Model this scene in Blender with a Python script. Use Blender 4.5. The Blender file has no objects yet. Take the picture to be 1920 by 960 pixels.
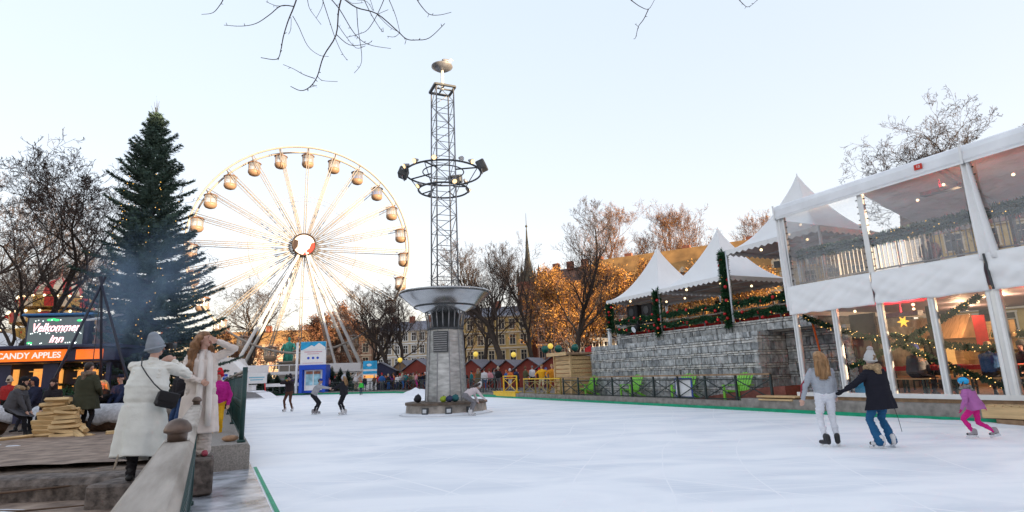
import bpy, bmesh, math, random
import numpy as np
from mathutils import Vector, Matrix, noise as mnoise
sc = bpy.context.scene
COL = sc.collection
random.seed(7)
R = random.Random(11)
PI = math.pi
def rad(d): return math.radians(d)
# ------------------------------------------------------------------ camera geometry (also used to turn a photo point into a ground point)
F_PX = 1070.0; CXP, CYP = 960.0, 480.0
ROLL = rad(2.1); PITCH = math.atan(220*math.cos(ROLL)/F_PX); CAMZ = 1.53
_cp, _sp = math.cos(PITCH), math.sin(PITCH); _cr, _sr = math.cos(ROLL), math.sin(ROLL)
CF = Vector((0, _cp, _sp)); _U0 = Vector((0, -_sp, _cp))
CR = _cr*Vector((1, 0, 0)) - _sr*_U0; CU = _cr*_U0 + _sr*Vector((1, 0, 0))
def ray(px, py): return CF + CR*((px-CXP)/F_PX) + CU*((CYP-py)/F_PX)
def on(px, py, z=0.0):
    d = ray(px, py); t = (z-CAMZ)/d.z
    return Vector((d.x*t, d.y*t, z))
def at(px, py, Y):
    d = ray(px, py); t = Y/d.y
    return Vector((d.x*t, Y, CAMZ+d.z*t))
# rink frame: s along the right edge towards the camera, o outward from the ice
EA = Vector((-1.41, 39.21, 0)); EU = Vector((0.43692, -0.8995, 0)); EN = Vector((0.8995, 0.43692, 0))
def E(s, o, z=0.0): return EA + EU*s + EN*o + Vector((0, 0, z))
E_ROT = math.atan2(EU.y, EU.x)

# ------------------------------------------------------------------ materials
MATS = {}
def mat(name, col, rough=0.7, metal=0.0, var=0.15, scale=6.0, bump=0.0, bscale=30.0, spec=0.4, col2=None, emit=None, estr=0.0, stretch=None, detail=4.0, rot=0.0):
    if name in MATS: return MATS[name]
    m = bpy.data.materials.new(name); m.use_nodes = True
    nt = m.node_tree; b = nt.nodes['Principled BSDF']
    b.inputs['Roughness'].default_value = rough; b.inputs['Metallic'].default_value = metal
    b.inputs['Specular IOR Level'].default_value = spec
    c = tuple(col)+(1,)
    m.diffuse_color = c
    tc = nt.nodes.new('ShaderNodeTexCoord'); mp = nt.nodes.new('ShaderNodeMapping')
    nt.links.new(tc.outputs['Object'], mp.inputs['Vector'])
    if stretch: mp.inputs['Scale'].default_value = stretch
    if rot:
        m0 = nt.nodes.new('ShaderNodeMapping'); m0.inputs['Rotation'].default_value = (0, 0, rot); nt.links.new(tc.outputs['Object'], m0.inputs['Vector']); nt.links.new(m0.outputs[0], mp.inputs['Vector'])
    nz = nt.nodes.new('ShaderNodeTexNoise'); nz.inputs['Scale'].default_value = scale; nz.inputs['Detail'].default_value = detail
    nt.links.new(mp.outputs[0], nz.inputs['Vector'])
    rp = nt.nodes.new('ShaderNodeValToRGB'); e = rp.color_ramp.elements
    e[0].position = 0.3; e[1].position = 0.7
    lo = tuple(max(0, x*(1-var)) for x in col) if col2 is None else tuple(col2)
    hi = tuple(min(1, x*(1+var*0.7)) for x in col) if col2 is None else tuple(col)
    e[0].color = lo+(1,); e[1].color = hi+(1,)
    nt.links.new(nz.outputs['Fac'], rp.inputs['Fac']); nt.links.new(rp.outputs[0], b.inputs['Base Color'])
    if bump > 0:
        n2 = nt.nodes.new('ShaderNodeTexNoise'); n2.inputs['Scale'].default_value = bscale; n2.inputs['Detail'].default_value = 5
        nt.links.new(mp.outputs[0], n2.inputs['Vector'])
        bp = nt.nodes.new('ShaderNodeBump'); bp.inputs['Strength'].default_value = bump; bp.inputs['Distance'].default_value = 0.02
        nt.links.new(n2.outputs['Fac'], bp.inputs['Height']); nt.links.new(bp.outputs[0], b.inputs['Normal'])
    if emit:
        b.inputs['Emission Color'].default_value = tuple(emit)+(1,); b.inputs['Emission Strength'].default_value = estr
    MATS[name] = m
    return m
def clear_mat(name, tint=(1, 1, 1), gloss=0.12, rough=0.06, bump=0.0, bscale=3.0, haze=0.0, fres=.6):
    m = bpy.data.materials.new(name); m.use_nodes = True; nt = m.node_tree
    nt.nodes.remove(nt.nodes['Principled BSDF']); out = nt.nodes['Material Output']
    t = nt.nodes.new('ShaderNodeBsdfTransparent'); t.inputs[0].default_value = tuple(tint)+(1,)
    g = nt.nodes.new('ShaderNodeBsdfGlossy'); g.inputs['Roughness'].default_value = rough
    mx = nt.nodes.new('ShaderNodeMixShader')
    fr = nt.nodes.new('ShaderNodeFresnel'); fr.inputs[0].default_value = 1.45
    ad = nt.nodes.new('ShaderNodeMath'); ad.operation = 'MULTIPLY_ADD'; ad.inputs[1].default_value = fres; ad.inputs[2].default_value = gloss
    nt.links.new(fr.outputs[0], ad.inputs[0]); nt.links.new(ad.outputs[0], mx.inputs[0])
    nt.links.new(t.outputs[0], mx.inputs[1]); nt.links.new(g.outputs[0], mx.inputs[2])
    last = mx
    if haze > 0:
        d = nt.nodes.new('ShaderNodeBsdfDiffuse'); d.inputs[0].default_value = (.75, .76, .78, 1)
        m2 = nt.nodes.new('ShaderNodeMixShader'); m2.inputs[0].default_value = haze
        nt.links.new(mx.outputs[0], m2.inputs[1]); nt.links.new(d.outputs[0], m2.inputs[2]); last = m2
    nt.links.new(last.outputs[0], out.inputs['Surface'])
    if bump > 0:
        tc = nt.nodes.new('ShaderNodeTexCoord'); mp = nt.nodes.new('ShaderNodeMapping'); mp.inputs['Rotation'].default_value = (0, .6, .5); mp.inputs['Scale'].default_value = (1, 1, 3)
        nt.links.new(tc.outputs['Object'], mp.inputs[0])
        nz = nt.nodes.new('ShaderNodeTexNoise'); nz.inputs['Scale'].default_value = bscale; nz.inputs['Detail'].default_value = 4; nz.inputs['Distortion'].default_value = 1.2
        nt.links.new(mp.outputs[0], nz.inputs['Vector'])
        bp = nt.nodes.new('ShaderNodeBump'); bp.inputs['Strength'].default_value = bump; bp.inputs['Distance'].default_value = 0.1
        nt.links.new(nz.outputs['Fac'], bp.inputs['Height']); nt.links.new(bp.outputs[0], g.inputs['Normal'])
    m.diffuse_color = (.8, .85, .9, .4)
    MATS[name] = m
    return m
def M(n): return MATS[n]

# ------------------------------------------------------------------ mesh builder
def ortho(d):
    d = d.normalized()
    a = Vector((0, 0, 1)) if abs(d.z) < 0.9 else Vector((1, 0, 0))
    x = d.cross(a).normalized(); return x, x.cross(d).normalized()
class MB:
    def __init__(self): self.v = []; self.f = []; self.mi = []; self.sm = []
    def add(self, vs, fs, m=0, smooth=False):
        o = len(self.v); self.v += [tuple(p) for p in vs]
        for f in fs:
            self.f.append(tuple(i+o for i in f)); self.mi.append(m); self.sm.append(smooth)
        return self
    def box(self, c, size, rz=0.0, m=0, rot=None, bev=0.0):
        hx, hy, hz = (s/2 for s in size); c = Vector(c)
        Q = rot if rot is not None else Matrix.Rotation(rz, 3, 'Z')
        if bev > 0:
            b = min(bev, hx*.9, hy*.9, hz*.9); vs = []; 
            idx = {}
            for sx in (-1, 1):
                for sy in (-1, 1):
                    for sz in (-1, 1):
                        for ax in range(3):
                            p = [sx*hx, sy*hy, sz*hz]
                            q = [sx*(hx-b), sy*(hy-b), sz*(hz-b)]; q[ax] = p[ax]
                            idx[(sx, sy, sz, ax)] = len(vs); vs.append(c+Q@Vector(q))
            fs = []
            for ax in range(3):
                o1, o2 = [a for a in range(3) if a != ax]
                for s in (-1, 1):
                    f = []
                    for a, bb in ((-1, -1), (1, -1), (1, 1), (-1, 1)):
                        k = [0, 0, 0]; k[ax] = s; k[o1] = a; k[o2] = bb
                        f.append(idx[(k[0], k[1], k[2], ax)])
                    if (s < 0) != (ax == 1): f = f[::-1]
                    fs.append(f)
                # edges parallel to ax
                for a in (-1, 1):
                    for bb in (-1, 1):
                        k = [0, 0, 0]; k[o1] = a; k[o2] = bb
                        k1 = list(k); k1[ax] = -1; k2 = list(k); k2[ax] = 1
                        fs.append((idx[(*k1, o1)], idx[(*k2, o1)], idx[(*k2, o2)], idx[(*k1, o2)]))
            for sx in (-1, 1):
                for sy in (-1, 1):
                    for sz in (-1, 1): fs.append(tuple(idx[(sx, sy, sz, a)] for a in range(3)))
            return self.add(vs, fs, m)
        vs = [c+Q@Vector((x*hx, y*hy, z*hz)) for x in (-1, 1) for y in (-1, 1) for z in (-1, 1)]
        return self.add(vs, [(0, 1, 3, 2), (4, 6, 7, 5), (0, 4, 5, 1), (2, 3, 7, 6), (0, 2, 6, 4), (1, 5, 7, 3)], m)
    def bar(self, p, q, w, h=None, m=0, up=None):
        p, q = Vector(p), Vector(q); h = h or w; d = (q-p); L = d.length
        if L < 1e-6: return self
        d /= L; u = Vector(up) if up is not None else Vector((0, 0, 1))
        if abs(d.dot(u)) > 0.98: u = Vector((1, 0, 0)) if abs(d.x) < .9 else Vector((0, 1, 0))
        x = d.cross(u).normalized(); z = x.cross(d)
        Q = Matrix((x, d, z)).transposed()
        return self.box((p+q)/2, (w, L, h), rot=Q, m=m)
    def cyl(self, p, q, r0, r1=None, seg=10, m=0, caps=True, smooth=True):
        r1 = r0 if r1 is None else r1
        return self.tube([p, q], [r0, r1], seg, m, caps, smooth)
    def tube(self, pts, radii, seg=8, m=0, caps=True, smooth=True, closed=False):
        pts = [Vector(p) for p in pts]; n = len(pts)
        if not hasattr(radii, '__len__'): radii = [radii]*n
        vs = []; px = None
        for i in range(n):
            if closed: d = pts[(i+1) % n]-pts[i-1]
            else: d = pts[min(i+1, n-1)]-pts[max(i-1, 0)]
            if d.length < 1e-9: d = Vector((0, 0, 1))
            d.normalize()
            if px is None: x, y = ortho(d)
            else:
                x = px-d*px.dot(d)
                if x.length < 1e-6: x, y = ortho(d)
                x.normalize(); y = x.cross(d)
            px = x
            for k in range(seg):
                a = 2*PI*k/seg; vs.append(pts[i]+(x*math.cos(a)+y*math.sin(a))*radii[i])
        fs = []
        for i in range(n if closed else n-1):
            j = (i+1) % n
            for k in range(seg):
                k2 = (k+1) % seg
                fs.append((i*seg+k, i*seg+k2, j*seg+k2, j*seg+k))
        self.add(vs, fs, m, smooth)
        if caps and not closed:
            o = len(self.v)-len(vs)
            if radii[0] > 1e-4: self.f.append(tuple(o+k for k in range(seg))[::-1]); self.mi.append(m); self.sm.append(False)
            if radii[-1] > 1e-4: self.f.append(tuple(o+(n-1)*seg+k for k in range(seg))); self.mi.append(m); self.sm.append(False)
        return self
    def lathe(self, c, prof, seg=24, m=0, smooth=True, ax=None, sx=1.0, sy=1.0, capb=True, capt=True):
        c = Vector(c); vs = []
        Q = Matrix.Identity(3) if ax is None else Vector((0, 0, 1)).rotation_difference(Vector(ax)).to_matrix()
        for r, z in prof:
            for k in range(seg):
                a = 2*PI*k/seg; vs.append(c+Q@Vector((r*sx*math.cos(a), r*sy*math.sin(a), z)))
        fs = []; n = len(prof)
        for i in range(n-1):
            for k in range(seg):
                k2 = (k+1) % seg; fs.append((i*seg+k, i*seg+k2, (i+1)*seg+k2, (i+1)*seg+k))
        self.add(vs, fs, m, smooth); o = len(self.v)-len(vs)
        if capb and prof[0][0] > 1e-4: self.f.append(tuple(o+k for k in range(seg))[::-1]); self.mi.append(m); self.sm.append(False)
        if capt and prof[-1][0] > 1e-4: self.f.append(tuple(o+(n-1)*seg+k for k in range(seg))); self.mi.append(m); self.sm.append(False)
        return self
    def sphere(self, c, r, seg=10, rings=6, m=0, sc3=(1, 1, 1), rot=None):
        c = Vector(c); vs = []; fs = []
        Q = rot if rot is not None else Matrix.Identity(3)
        vs.append(c+Q@Vector((0, 0, -r*sc3[2])))
        for i in range(1, rings):
            t = -PI/2+PI*i/rings
            for k in range(seg):
                a = 2*PI*k/seg
                vs.append(c+Q@Vector((r*math.cos(t)*math.cos(a)*sc3[0], r*math.cos(t)*math.sin(a)*sc3[1], r*math.sin(t)*sc3[2])))
        vs.append(c+Q@Vector((0, 0, r*sc3[2]))); T = len(vs)-1
        for k in range(seg):
            k2 = (k+1) % seg
            fs.append((0, 1+k2, 1+k)); fs.append((T, T-seg+k, T-seg+k2))
            for i in range(rings-2):
                a = 1+i*seg; b = a+seg; fs.append((a+k, a+k2, b+k2, b+k))
        return self.add(vs, fs, m, True)
    def prism(self, poly, axis_a, axis_b, origin, ext, m=0):
        """poly in 2D (a,b), extruded by vector ext"""
        A, B, O, X = Vector(axis_a), Vector(axis_b), Vector(origin), Vector(ext)
        n = len(poly); vs = [O+A*a+B*b for a, b in poly]; vs += [p+X for p in vs]
        fs = [tuple(range(n))[::-1], tuple(range(n, 2*n))]+[(i, (i+1) % n, n+(i+1) % n, n+i) for i in range(n)]
        return self.add(vs, fs, m)
    def quad(self, a, b, c, d, m=0): return self.add([a, b, c, d], [(0, 1, 2, 3)], m)
    def build(self, name, mats, parent=None, loc=None, rz=0.0):
        me = bpy.data.meshes.new(name); me.from_pydata(self.v, [], self.f)
        if not isinstance(mats, (list, tuple)): mats = [mats]
        for x in mats: me.materials.append(x)
        n = len(self.f)
        me.polygons.foreach_set('material_index', np.array(self.mi, dtype=np.int32))
        me.polygons.foreach_set('use_smooth', np.array(self.sm, dtype=bool))
        me.update()
        o = bpy.data.objects.new(name, me); COL.objects.link(o)
        if parent is not None: o.parent = parent
        if loc is not None: o.location = loc
        if rz: o.rotation_euler.z = rz
        return o
def fixn(o):
    bm = bmesh.new(); bm.from_mesh(o.data); bmesh.ops.recalc_face_normals(bm, faces=bm.faces); bm.to_mesh(o.data); bm.free(); return o
def empty(name, loc=(0, 0, 0), rz=0.0):
    o = bpy.data.objects.new(name, None); COL.objects.link(o); o.location = loc; o.rotation_euler.z = rz; o.empty_display_size = .2
    return o
def tag(o, label=None, cat=None, group=None, kind=None):
    if label: o['label'] = label
    if cat: o['category'] = cat
    if group: o['group'] = group
    if kind: o['kind'] = kind
    return o
def thing(name, label, cat, loc=(0, 0, 0), rz=0.0, group=None): return tag(empty(name, loc, rz), label, cat, group)
def structure(o, label=None): o['kind'] = 'structure'; return tag(o, label)
def copy_tree(o, parent=None, remap=None):
    c = o.copy(); COL.objects.link(c); c.parent = parent
    if remap and o.type == 'MESH':
        for i, sl in enumerate(c.material_slots):
            if sl.material and sl.material.name in remap:
                nm_ = sl.material.name; sl.link = 'OBJECT'; sl.material = remap[nm_]
    for ch in o.children: copy_tree(ch, c, remap)
    return c
def text_mesh(name, s, size, m, parent, loc, rot, depth=0.01, shear=0.0, align='CENTER', sx=1.0, bold=0.0):
    cu = bpy.data.curves.new(name, 'FONT'); cu.body = s; cu.size = size; cu.extrude = depth; cu.shear = shear; cu.align_x = align; cu.align_y = 'CENTER'; cu.offset = bold
    t = bpy.data.objects.new('tmp_text', cu); COL.objects.link(t)
    dg = bpy.context.evaluated_depsgraph_get(); me = bpy.data.meshes.new_from_object(t.evaluated_get(dg))
    bpy.data.objects.remove(t); me.materials.clear(); me.materials.append(m)
    o = bpy.data.objects.new(name, me); COL.objects.link(o); o.parent = parent; o.location = loc; o.rotation_euler = rot; o.scale.x = sx
    return o

# ------------------------------------------------------------------ shared materials
mat('ice', (.80, .83, .87), .28, var=.03, scale=.35)
mat('white_steel', (.80, .79, .77), .35, var=.05)
mat('alu', (.66, .67, .68), .32, .6, var=.08, scale=3)
mat('pvc', (.84, .83, .82), .5, var=.05, scale=1.6, detail=8, bump=.12, bscale=3)
mat('pvc_top', (.80, .80, .81), .5, var=.14, scale=1.3, detail=8, bump=.2, bscale=2)
mat('steel', (.42, .43, .44), .36, .85, var=.2, scale=4, stretch=(1, 1, 4))
mat('steel_dark', (.07, .075, .08), .5, .3)
mat('galv', (.28, .28, .29), .45, .5, var=.2, scale=8)
mat('black', (.012, .012, .014), .6, var=.3)
mat('green_paint', (.012, .05, .045), .42, var=.3, scale=10)
mat('bronze', (.17, .12, .095), .42, .55, var=.4, scale=12)
mat('rail_wood', (.50, .44, .38), .8, var=.3, scale=14, bump=.4, bscale=40, stretch=(1, .10, 1), detail=8, col2=(.22, .185, .15), rot=rad(-27.8))
mat('granite', (.30, .27, .24), .8, var=.35, scale=40, bump=.5, bscale=60, detail=8)
mat('concrete', (.26, .235, .21), .85, var=.35, scale=5, bump=.4, bscale=30, detail=8)
mat('asphalt', (.06, .055, .055), .9, var=.35, scale=3, bump=.5, bscale=60)
mat('green_line', (.0, .30, .15), .55, var=.2, scale=4)
mat('yellow_paint', (.80, .50, .02), .5, var=.15, scale=6)
mat('light_wood', (.62, .42, .21), .7, var=.25, scale=5, bump=.3, bscale=30, stretch=(.3, 3, 3))
mat('plank', (.30, .19, .11), .8, var=.3, scale=6, bump=.3)
mat('red_board', (.22, .035, .022), .7, var=.3, scale=8, stretch=(5, 5, .6))
mat('roof_slate', (.17, .17, .20), .6, var=.25, scale=5)
mat('bark', (.058, .044, .036), .9, var=.35, scale=10, bump=.6, bscale=30)
mat('twig', (.068, .049, .042), .85, var=.3, scale=3)
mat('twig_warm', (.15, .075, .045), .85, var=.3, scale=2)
mat('skin', (.56, .33, .25), .5, var=.08, scale=12)
mat('skin_tan', (.40, .22, .15), .5, var=.08, scale=12)
mat('eye', (.02, .015, .012), .2)
mat('lip', (.42, .09, .08), .4)
mat('blade', (.7, .7, .72), .25, .9)
mat('fur', (.34, .26, .19), .95, var=.4, scale=30, bump=1, bscale=60)
mat('spruce', (.055, .098, .072), .7, var=.5, scale=1.5)
mat('garland_green', (.018, .075, .028), .65, var=.5, scale=6)
mat('bauble_red', (.55, .012, .018), .2, var=.05)
mat('bulb', (1, .6, .2), .4, emit=(1, .55, .16), estr=.5)
mat('bulb_white', (1, .8, .5), .4, emit=(1, .72, .4), estr=.4)
mat('frost', (.62, .66, .68), .9, var=.2, scale=10)
mat('snow', (.80, .82, .86), .6, var=.05, scale=3, bump=.4, bscale=12)
mat('lime', (.23, .62, .06), .45, var=.1)
mat('blue_paint', (.012, .075, .52), .4, var=.1)
mat('sky_blue', (.02, .36, .66), .4, var=.4, scale=1.5)
mat('white_paint', (.8, .8, .8), .5, var=.05)
mat('red_cloth', (.50, .02, .02), .7, var=.2)
mat('verdigris', (.06, .36, .28), .6, var=.4, scale=3)
clear_mat('window_film', gloss=.10, rough=.06, bump=.9, bscale=1.6, haze=.13)
clear_mat('glass', gloss=.02, rough=.02)
clear_mat('smoked_glass', tint=(.95, .95, .96), gloss=.015, rough=.03)
EXPO = 2.9; SKY_STR = 0.15; SKY_SAT = 2.6; SKY_GAM = 0.16; SKY_TINT = (1.03, .905, .90, 1); SUN_STR = 2.0; SMOKE = 0.7
# ================================================================== camera, world, sun
cam = bpy.data.cameras.new('camera'); co = bpy.data.objects.new('camera', cam); COL.objects.link(co)
cam.sensor_width = 36; cam.lens = 36*F_PX/1920; cam.clip_start = .05; cam.clip_end = 4000
co.matrix_world = Matrix(((CR.x, CU.x, -CF.x, 0), (CR.y, CU.y, -CF.y, 0), (CR.z, CU.z, -CF.z, CAMZ), (0, 0, 0, 1)))
sc.camera = co
SUN_EL = rad(6.0); SUN_DIR = Vector((.81*math.cos(SUN_EL), -.586*math.cos(SUN_EL), math.sin(SUN_EL))).normalized()
w = bpy.data.worlds.new('World'); sc.world = w; w.use_nodes = True; nt = w.node_tree
bg = nt.nodes['Background']; sk = nt.nodes.new('ShaderNodeTexSky'); sk.sky_type = 'NISHITA'; sk.sun_disc = False
sk.sun_elevation = SUN_EL; sk.sun_rotation = math.atan2(SUN_DIR.x, SUN_DIR.y)
sk.air_density = 1.0; sk.dust_density = 1.2; sk.ozone_density = 1.5
hs = nt.nodes.new('ShaderNodeHueSaturation'); hs.inputs['Saturation'].default_value = SKY_SAT
tint = nt.nodes.new('ShaderNodeMix'); tint.data_type = 'RGBA'; tint.blend_type = 'MULTIPLY'; tint.inputs['Factor'].default_value = 1; tint.inputs['B'].default_value = SKY_TINT
gm = nt.nodes.new('ShaderNodeGamma'); gm.inputs['Gamma'].default_value = SKY_GAM
nt.links.new(sk.outputs[0], gm.inputs['Color']); nt.links.new(gm.outputs[0], hs.inputs['Color']); nt.links.new(hs.outputs[0], tint.inputs['A']); nt.links.new(tint.outputs['Result'], bg.inputs['Color'])
bg.inputs['Strength'].default_value = SKY_STR
sl = bpy.data.lights.new('sun', 'SUN'); sl.energy = SUN_STR; sl.angle = rad(.5); sl.color = (1, .74, .46)
so = bpy.data.objects.new('sun', sl); COL.objects.link(so); so.rotation_euler = SUN_DIR.to_track_quat('Z', 'Y').to_euler()
vs_ = sc.view_settings; vs_.view_transform = 'Standard'; vs_.look = 'None'; vs_.exposure = EXPO; vs_.gamma = 1
sc.cycles.max_bounces = 8; sc.cycles.transparent_max_bounces = 24; sc.cycles.volume_bounces = 0; sc.cycles.volume_step_rate = 2; sc.cycles.use_denoising = True
sc.cycles.caustics_reflective = False; sc.cycles.caustics_refractive = False

# ================================================================== ground, ice, kerbs
def ice_material():
    m = MATS['ice']; nt = m.node_tree; b = nt.nodes['Principled BSDF']
    tc = nt.nodes.new('ShaderNodeTexCoord')
    def nz(scale, detail, sx, rz, dist=0.0):
        mp = nt.nodes.new('ShaderNodeMapping'); mp.inputs['Scale'].default_value = (sx, 1, 1); mp.inputs['Rotation'].default_value = (0, 0, rz)
        nt.links.new(tc.outputs['Object'], mp.inputs[0])
        n = nt.nodes.new('ShaderNodeTexNoise'); n.inputs['Scale'].default_value = scale; n.inputs['Detail'].default_value = detail; n.inputs['Distortion'].default_value = dist
        nt.links.new(mp.outputs[0], n.inputs['Vector']); return n
    a = nz(.9, 8, .45, .35, .9); s1 = nz(14, 5, .025, .5, .25); s2 = nz(18, 4, .02, -.5, .25)
    r1 = nt.nodes.new('ShaderNodeValToRGB'); r1.color_ramp.elements[0].position = .33; r1.color_ramp.elements[1].position = .60
    r1.color_ramp.elements[0].color = (.74, .77, .815, 1); r1.color_ramp.elements[1].color = (.92, .925, .935, 1)
    nt.links.new(a.outputs['Fac'], r1.inputs[0])
    ad = nt.nodes.new('ShaderNodeMath'); ad.operation = 'MAXIMUM'; nt.links.new(s1.outputs['Fac'], ad.inputs[0]); nt.links.new(s2.outputs['Fac'], ad.inputs[1])
    r2 = nt.nodes.new('ShaderNodeValToRGB'); r2.color_ramp.elements[0].position = .575; r2.color_ramp.elements[1].position = .78
    nt.links.new(ad.outputs[0], r2.inputs[0])
    prev = ad
    for i, (rot, sc_, dist, off) in enumerate(((.3, .22, 9, 0), (1.5, .16, 12, 7), (2.5, .28, 8, 3), (-.6, .12, 14, 11))):
        mp = nt.nodes.new('ShaderNodeMapping'); mp.inputs['Rotation'].default_value = (0, 0, rot); mp.inputs['Location'].default_value = (off, off*.7, 0); nt.links.new(tc.outputs['Object'], mp.inputs[0])
        wv = nt.nodes.new('ShaderNodeTexWave'); wv.inputs['Scale'].default_value = sc_; wv.inputs['Distortion'].default_value = dist; wv.inputs['Detail'].default_value = 1.5; wv.inputs['Detail Scale'].default_value = .35
        nt.links.new(mp.outputs[0], wv.inputs['Vector'])
        mr = nt.nodes.new('ShaderNodeMapRange'); mr.inputs['From Min'].default_value = .9972; mr.inputs['From Max'].default_value = 1.0; mr.inputs['To Max'].default_value = .92; nt.links.new(wv.outputs['Fac'], mr.inputs['Value'])
        m2 = nt.nodes.new('ShaderNodeMath'); m2.operation = 'MAXIMUM'; nt.links.new(prev.outputs[0], m2.inputs[0]); nt.links.new(mr.outputs[0], m2.inputs[1]); prev = m2
    ad = prev; nt.links.new(ad.outputs[0], r2.inputs[0])
    mx = nt.nodes.new('ShaderNodeMix'); mx.data_type = 'RGBA'; mx.inputs['B'].default_value = (.91, .915, .93, 1)
    nt.links.new(r2.outputs[0], mx.inputs['Factor']); nt.links.new(r1.outputs[0], mx.inputs['A']); nt.links.new(mx.outputs['Result'], b.inputs['Base Color'])
    rr = nt.nodes.new('ShaderNodeMapRange'); rr.inputs['To Min'].default_value = .5; rr.inputs['To Max'].default_value = .7
    nt.links.new(a.outputs['Fac'], rr.inputs['Value']); nt.links.new(rr.outputs[0], b.inputs['Roughness'])
    bp = nt.nodes.new('ShaderNodeBump'); bp.inputs['Strength'].default_value = .35; bp.inputs['Distance'].default_value = .01
    nt.links.new(ad.outputs[0], bp.inputs['Height']); nt.links.new(bp.outputs[0], b.inputs['Normal'])
ice_material()
LDIR = Vector((-.4605, .8877, 0))                                  # left rink edge, going away from the camera
L0 = Vector((-3.0, 7.33, 0))
def L(t, o=0.0, z=0.0): return L0 + LDIR*t + Vector((-.8877, -.4605, 0))*o + Vector((0, 0, z))   # o outward (left)
LF = L(68)
rink = [L(-12), L(66), Vector((-29.2, 68.3, 0)), Vector((-12.4, 59.5, 0)), Vector((-3.6, 43.2, 0)), EA.copy(), E(60, 0)]
def sheet(name, poly, z, m, label=None):
    b = MB(); b.add([Vector((p[0], p[1], z)) for p in poly], [tuple(range(len(poly)))])
    o = fixn(b.build(name, m))
    if o.data.polygons[0].normal.z < 0: o.data.flip_normals()
    return structure(o, label)
def ground_mat():
    m = mat('ground', (.075, .065, .058), .95, var=.4, scale=.8, bump=.6, bscale=20)
    return m
sheet('ground', [(-1500, -1500), (1500, -1500), (1500, 3000), (-1500, 3000)], -.02, ground_mat())
sheet('ice_rink', rink, 0.0, M('ice'))
mat('wet_ice', (.62, .65, .70), .22, var=.3, scale=2.2, bump=.5, bscale=9, col2=(.10, .105, .115), detail=8)
sheet('icy_path', [L(-12, 0), L(-12, 6), L(9.0, 6), L(9.0, 0)], .004, M('wet_ice'))
# green line painted round the ice
def strip(name, pts, w, z, m):
    b = MB(); vs = []
    for i, p in enumerate(pts):
        d = (pts[min(i+1, len(pts)-1)]-pts[max(i-1, 0)]).normalized(); n = Vector((-d.y, d.x, 0))
        vs += [p+n*w/2+Vector((0, 0, z)), p-n*w/2+Vector((0, 0, z))]
    b.add(vs, [(2*i, 2*i+1, 2*i+3, 2*i+2) for i in range(len(pts)-1)])
    return structure(fixn(b.build(name, m)))
strip('left_green_line', [L(-8, -.05), L(4.2, -.05)], .055, .008, M('green_line'))
# kerb walls round the rink, a raised apron behind them
b = MB()
b.prism([(0, -.02), (.35, -.02), (.35, .30), (0, .30)], EN, (0, 0, 1), E(0, .02), EU*20.9); structure(b.build('kerb_stage_side', M('concrete')))
b = MB(); b.prism([(0, -.02), (.40, -.02), (.40, .40), (.02, .40)], EN, (0, 0, 1), E(20.9, .0), EU*26); structure(b.build('kerb_tent_side', M('concrete')))
for nm, (p, q), h in (('kerb_far_corner', (Vector((-3.6, 43.2, 0)), EA), .26), ('kerb_far', (Vector((-12.4, 59.5, 0)), Vector((-3.6, 43.2, 0))), .26), ('kerb_far_end', (Vector((-29.2, 68.3, 0)), Vector((-12.4, 59.5, 0))), .26)):
    d = (q-p).normalized(); n = Vector((-d.y, d.x, 0))
    b = MB(); b.prism([(0.03, -.02), (.4, -.02), (.4, h), (0.03, h)], n, (0, 0, 1), p, q-p); structure(fixn(b.build(nm, M('concrete'))))
# green plastic edging against the kerbs
def edging(name, pts, h=.13):
    b = MB()
    for p, q in zip(pts, pts[1:]):
        d = (q-p).normalized(); n = Vector((-d.y, d.x, 0))
        b.prism([(-.03, 0), (.016, 0), (.016, h), (-.03, h)], n, (0, 0, 1), p, q-p)
    return structure(fixn(b.build(name, M('green_line'))))
edging('green_edging', [Vector((-29.2, 68.3, 0)), Vector((-12.4, 59.5, 0)), Vector((-3.6, 43.2, 0)), EA], .16)
edging('green_edging', [EA, E(45, 0)], .10)
# ground beyond the kerbs
sheet('square_paving', [E(-2, .37), E(70, .37), (140, -20), (300, 200), (-250, 200), (-60, 90), (-29, 69), (-12.2, 59.9), (-3.3, 43.5)], .24, mat('paving', (.13, .115, .105), .9, var=.3, scale=.6, bump=.3))
# left terrace: lower slabs, kerb step, raised dirt and slabs
def slab_mat(name, c1, c2):
    m = mat(name, c1, .8, var=.3, scale=3.5, bump=.8, bscale=14, col2=c2, detail=10); return m
mat('dirt', (.22, .16, .115), .95, bump=1.0, bscale=25, scale=7, col2=(.045, .034, .027), detail=10)
slab_mat('slab', (.37, .275, .21), (.13, .09, .068))
mat('thin_snow', (.62, .62, .64), .7, var=.2, scale=6, bump=.4)
def uneven(name, poly, z, m, amp=.03, n=40, freq=1.3, label=None):
    xs = [p[0] for p in poly]; ys = [p[1] for p in poly]; b = bmesh.new()
    vs = [b.verts.new((p[0], p[1], z)) for p in poly]; b.faces.new(vs)
    bmesh.ops.triangulate(b, faces=b.faces[:])
    for _ in range(5): bmesh.ops.subdivide_edges(b, edges=[e for e in b.edges if e.calc_length() > .25], cuts=1)
    bmesh.ops.triangulate(b, faces=b.faces[:])
    for v in b.verts: v.co.z += amp*mnoise.fractal(Vector((v.co.x*freq, v.co.y*freq, 3.1)), 1, 2, 5)
    me = bpy.data.meshes.new(name); b.to_mesh(me); b.free()
    for p in me.polygons: p.use_smooth = True
    me.materials.append(m); o = bpy.data.objects.new(name, me); COL.objects.link(o); fixn(o)
    if me.polygons[0].normal.z < 0: me.flip_normals()
    return structure(o, label)
TZ = .40
uneven('lower_terrace', [(-30, -4), (-1.9, -4), L(2.2, 1.35), L(2.2, 1.35)+Vector((-1.0, .2, 0)), (-30, 10.4)], .10, M('slab'), .012)
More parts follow.
